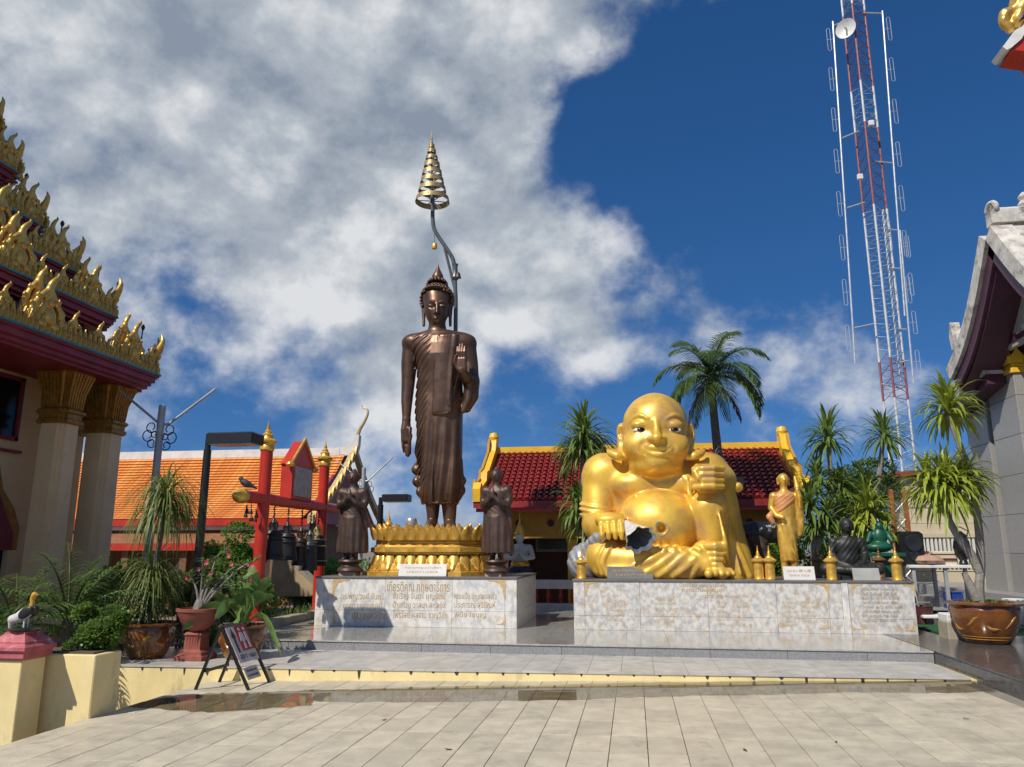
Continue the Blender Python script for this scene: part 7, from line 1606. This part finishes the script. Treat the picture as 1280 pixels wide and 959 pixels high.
p = A(1170, 755, Yt - .6); simple('hand_trolley', 'low white trolley with small wheels beside the work table', 'trolley', (p.x, Yt - .6, PZ), [('deck', MB().bev((-.3, -.2, .12), (.3, .2, .17), .02), m_white), ('wheel', MB().lathe([(.06, -.02), (.06, .02)], 14, (-.2, -.2, .06), M=Matrix.Rotation(R(90), 3, 'X')), m_black), ('wheel', MB().lathe([(.06, -.02), (.06, .02)], 14, (.2, -.2, .06), M=Matrix.Rotation(R(90), 3, 'X')), m_black), ('push_handle', MB().tube([(-.28, 0, .17), (-.34, 0, .62), (-.34, .1, .62)], .015, 6), m_steel)])
p = A(1259, 735, 16.6); simple('bucket', 'white plastic bucket beside the grey granite column', 'bucket', (p.x - .35, 15.6, PZ + .002), [('bucket_body', MB().lathe([(.14, 0), (.15, .01), (.18, .40), (.19, .41), (.19, .44), (.17, .43), (.16, .38)], 24), m_white), ('handle', MB().tube([(-.18, -.02, .4), (-.2, -.1, .22), (-.1, -.18, .2)], .01, 5), m_black)])
# green statue on green stand
Yg = 15.2; p = A(1102, 722, Yg); m_green = mat('green gloss paint', (.008, .10, .055), .4); gz = A(1102, 691, Yg).z
S = Sculpt((-.3, -.25, 0), (.3, .25, .6), .012); S.ell((0, 0, .10), (.24, .18, .10), .04); S.ell((.03, 0, .28), (.13, .11, .17), .04); S.ell((.04, -.02, .47), (.07, .075, .085), .02); S.path([(-.12, .0, .34), (-.2, -.08, .2)], [.05, .04], .03); S.path([(.18, .0, .34), (.22, -.08, .2)], [.05, .04], .03); S.path([(.1, .05, .3), (.2, .05, .5)], [.05, .02], .03)
gs = thing('green_statue', 'small glossy green seated statue right of the dark monk', 'statue', (p.x, Yg, gz)); link('body', S.mesh('green_body'), m_green, gs)
st2 = thing('green_stand', 'green painted table stand carrying the green statue', 'stand', (p.x + .05, Yg, ZT2)); MB().bev((-.36, -.25, gz - ZT2 - .06), (.34, .25, gz - ZT2 - .001), .015).build('top', m_green, st2, world=False); MB().bev((-.1, -.12, 0), (.22, .12, gz - ZT2 - .061), .02).build('stem', m_green, st2, world=False)
# dark sculpture on a gnarled stump behind the seated figure
Ye = 15.5; p = A(947, 722, Ye); m_stump = mat('gnarled brown wood', (.09, .055, .035), .7, col2=(.04, .025, .018), vscale=10, bump=.8, bscale=12)
S = Sculpt((-.6, -.45, 0), (.6, .45, 1.3), .018); S.path([(.0, 0, 0), (.02, 0, .3), (-.02, 0, .62)], [.26, .17, .24], .08); S.path([(.12, -.05, .0), (.2, -.1, .3), (.1, -.1, .6)], [.1, .08, .1], .06); S.path([(-.15, -.1, 0), (-.12, -.14, .35), (-.2, -.1, .62)], [.1, .07, .1], .06); S.op(lambda X, Y, Z: .014 * np.sin(X * 40 + Z * 12) + .01 * np.sin(Z * 30 + Y * 22), (-1, -1, 0), (1, 1, 2), .01, 'd')
sc2 = thing('log_sculpture', 'black rounded sculpture on gnarled brown stump behind the golden robe', 'sculpture', (p.x, Ye, ZT2)); link('stump', S.mesh('stump'), m_stump, sc2)
S = Sculpt((-.6, -.45, .4), (.65, .45, 1.3), .018); S.path([(-.4, 0, .78), (0, 0, .82), (.42, 0, .80)], [.17, .21, .19], .06); S.ell((.4, -.05, .86), (.2, .19, .2), .05); S.op(lambda X, Y, Z: .010 * np.sin(X * 34) * np.sin(Z * 30 + Y * 30), (-1, -1, 0), (1, 1, 2), .01, 'd'); link('carved_head', S.mesh('carved_head'), mat('black lacquer', (.012, .012, .014), .3, bump=.5, bscale=30), sc2)
# small black floodlight with gold reflector on the hall's eave line
p = A(921, 608, 17.4); fl_ = thing('floodlight', 'small black floodlight with brass reflector above the seated figure knee', 'floodlight', p); MB().bev((p.x - .2, 17.3, p.z + .02), (p.x + .16, 17.5, p.z + .2), .02).build('housing', m_black, fl_); MB().lathe([(.10, 0), (.12, .05), (.10, .12), (.03, .15)], 16, (p.x + .0, 17.3, p.z - .04), M=Matrix.Rotation(R(90), 3, 'X')).build('reflector', m_gold, fl_); MB().tube([(p.x, 17.45, p.z + .1), (p.x, 17.85, p.z + .1)], .03, 6).build('bracket', m_black, fl_)
# green mat and stone block by the pot
tag(MB().ext((A(1148, 770, 14.5).x, 13.7, PZ + .004), (A(1218, 770, 14.5).x + .9, 15.1, PZ + .02)).build('turf_mat', mat('green artificial turf', (.015, .10, .03), .95, bump=.6, bscale=120)), 'green artificial turf mat beside the long pedestal', 'mat')
p = A(1198, 800, 13.1); bk2 = thing('stone_block', 'pale stone block half hidden behind the large brown pot', 'block', (p.x, 13.1, PZ)); MB().bev((-.2, -.2, 0), (.25, .2, .25), .015).build('lower_course', m_kerb, bk2, world=False); MB().bev((-.19, -.19, .252), (.24, .19, .36), .015).build('upper_course', m_white, bk2, world=False)
# loose stones below the plaza edge at far left
rs = random.Random(5)
for k_ in range(16):
    r_ = rs.uniform(.05, .12); x_, y_ = rs.uniform(-6.5, -5.5), rs.uniform(5.6, 6.45); z_ = -.4 + rs.uniform(.1, .38)
    bm = bmesh.new(); bmesh.ops.create_icosphere(bm, subdivisions=2, radius=r_)
    for v in bm.verts: v.co *= 1 + rs.uniform(-.14, .14); v.co.z *= .7
    me = bpy.data.meshes.new('garden_stone'); bm.to_mesh(me); bm.free(); me.shade_smooth(); o = link('garden_stone', me, mat('river stone %d' % k_, (rs.uniform(.12, .35), rs.uniform(.12, .28), rs.uniform(.1, .2)), .8) if k_ < 5 else MATS['river stone %d' % (k_ % 5)]); o.location = (x_, y_, -.4 + r_ * .5 + (.0 if k_ < 9 else .1)); tag(o, 'rounded garden stone in the heap below the plaza edge', 'stone', 'garden stones heaped at the far left')
# sloping beige wall behind the bells
Yw = 16.4; wl = thing('sloping_wall', 'beige sloping stair wall behind the hanging bells', 'wall', (A(372, 720, Yw).x, Yw, .12)); pts = [A(340, 745, Yw), A(405, 745, Yw), A(401, 735, Yw), A(356, 692, Yw), A(346, 690, Yw)]
MB().prism([(p.x, max(p.z, .12)) for p in pts], (0, Yw, 0), (1, 0, 0), (0, 0, 1), .3).build('wall_body', mat('beige render', (.42, .33, .19), .8), wl, smooth=False); MB().prism([(p.x, p.z) for p in (A(405, 738, Yw), A(401, 733, Yw), A(356, 689, Yw), A(345, 687, Yw), A(345, 690, Yw), A(355.5, 692, Yw))], (0, Yw, 0), (1, 0, 0), (0, 0, 1), .36).build('wall_coping', m_kerb, wl, smooth=False)

# a few dry leaves blown onto the paving
m_dry = mat('dry leaf', (.16, .09, .035), .8, col2=(.09, .05, .02), vscale=30)
rl = random.Random(12)
for k_, (px, py) in enumerate(((560, 945), (1046, 943), (1210, 915), (932, 952), (480, 905))):
    d = ray(px, py); t_ = -EYE / d[2]; x_, y_ = d[0] * t_, d[1] * t_; a = rl.uniform(0, 6.28); L_ = rl.uniform(.022, .036); mb = MB()
    mb.quadstrip([[(-L_ + 2 * L_ * u, -.45 * L_ * math.sin(math.pi * u), .004 + .010 * abs(u - .4)), (-L_ + 2 * L_ * u, 0, .002 + .004 * u), (-L_ + 2 * L_ * u, .45 * L_ * math.sin(math.pi * u), .004 + .014 * abs(u - .6))] for u in (0.02, .25, .5, .75, .98)])
    o = mb.build('fallen_leaf', m_dry, None, smooth=60, world=False); o.location = (x_, y_, pz(x_) + .002); o.rotation_euler = (0, 0, a); tag(o, 'small dry brown leaf lying on the open paving', 'leaf', 'dry leaves scattered on the paving')
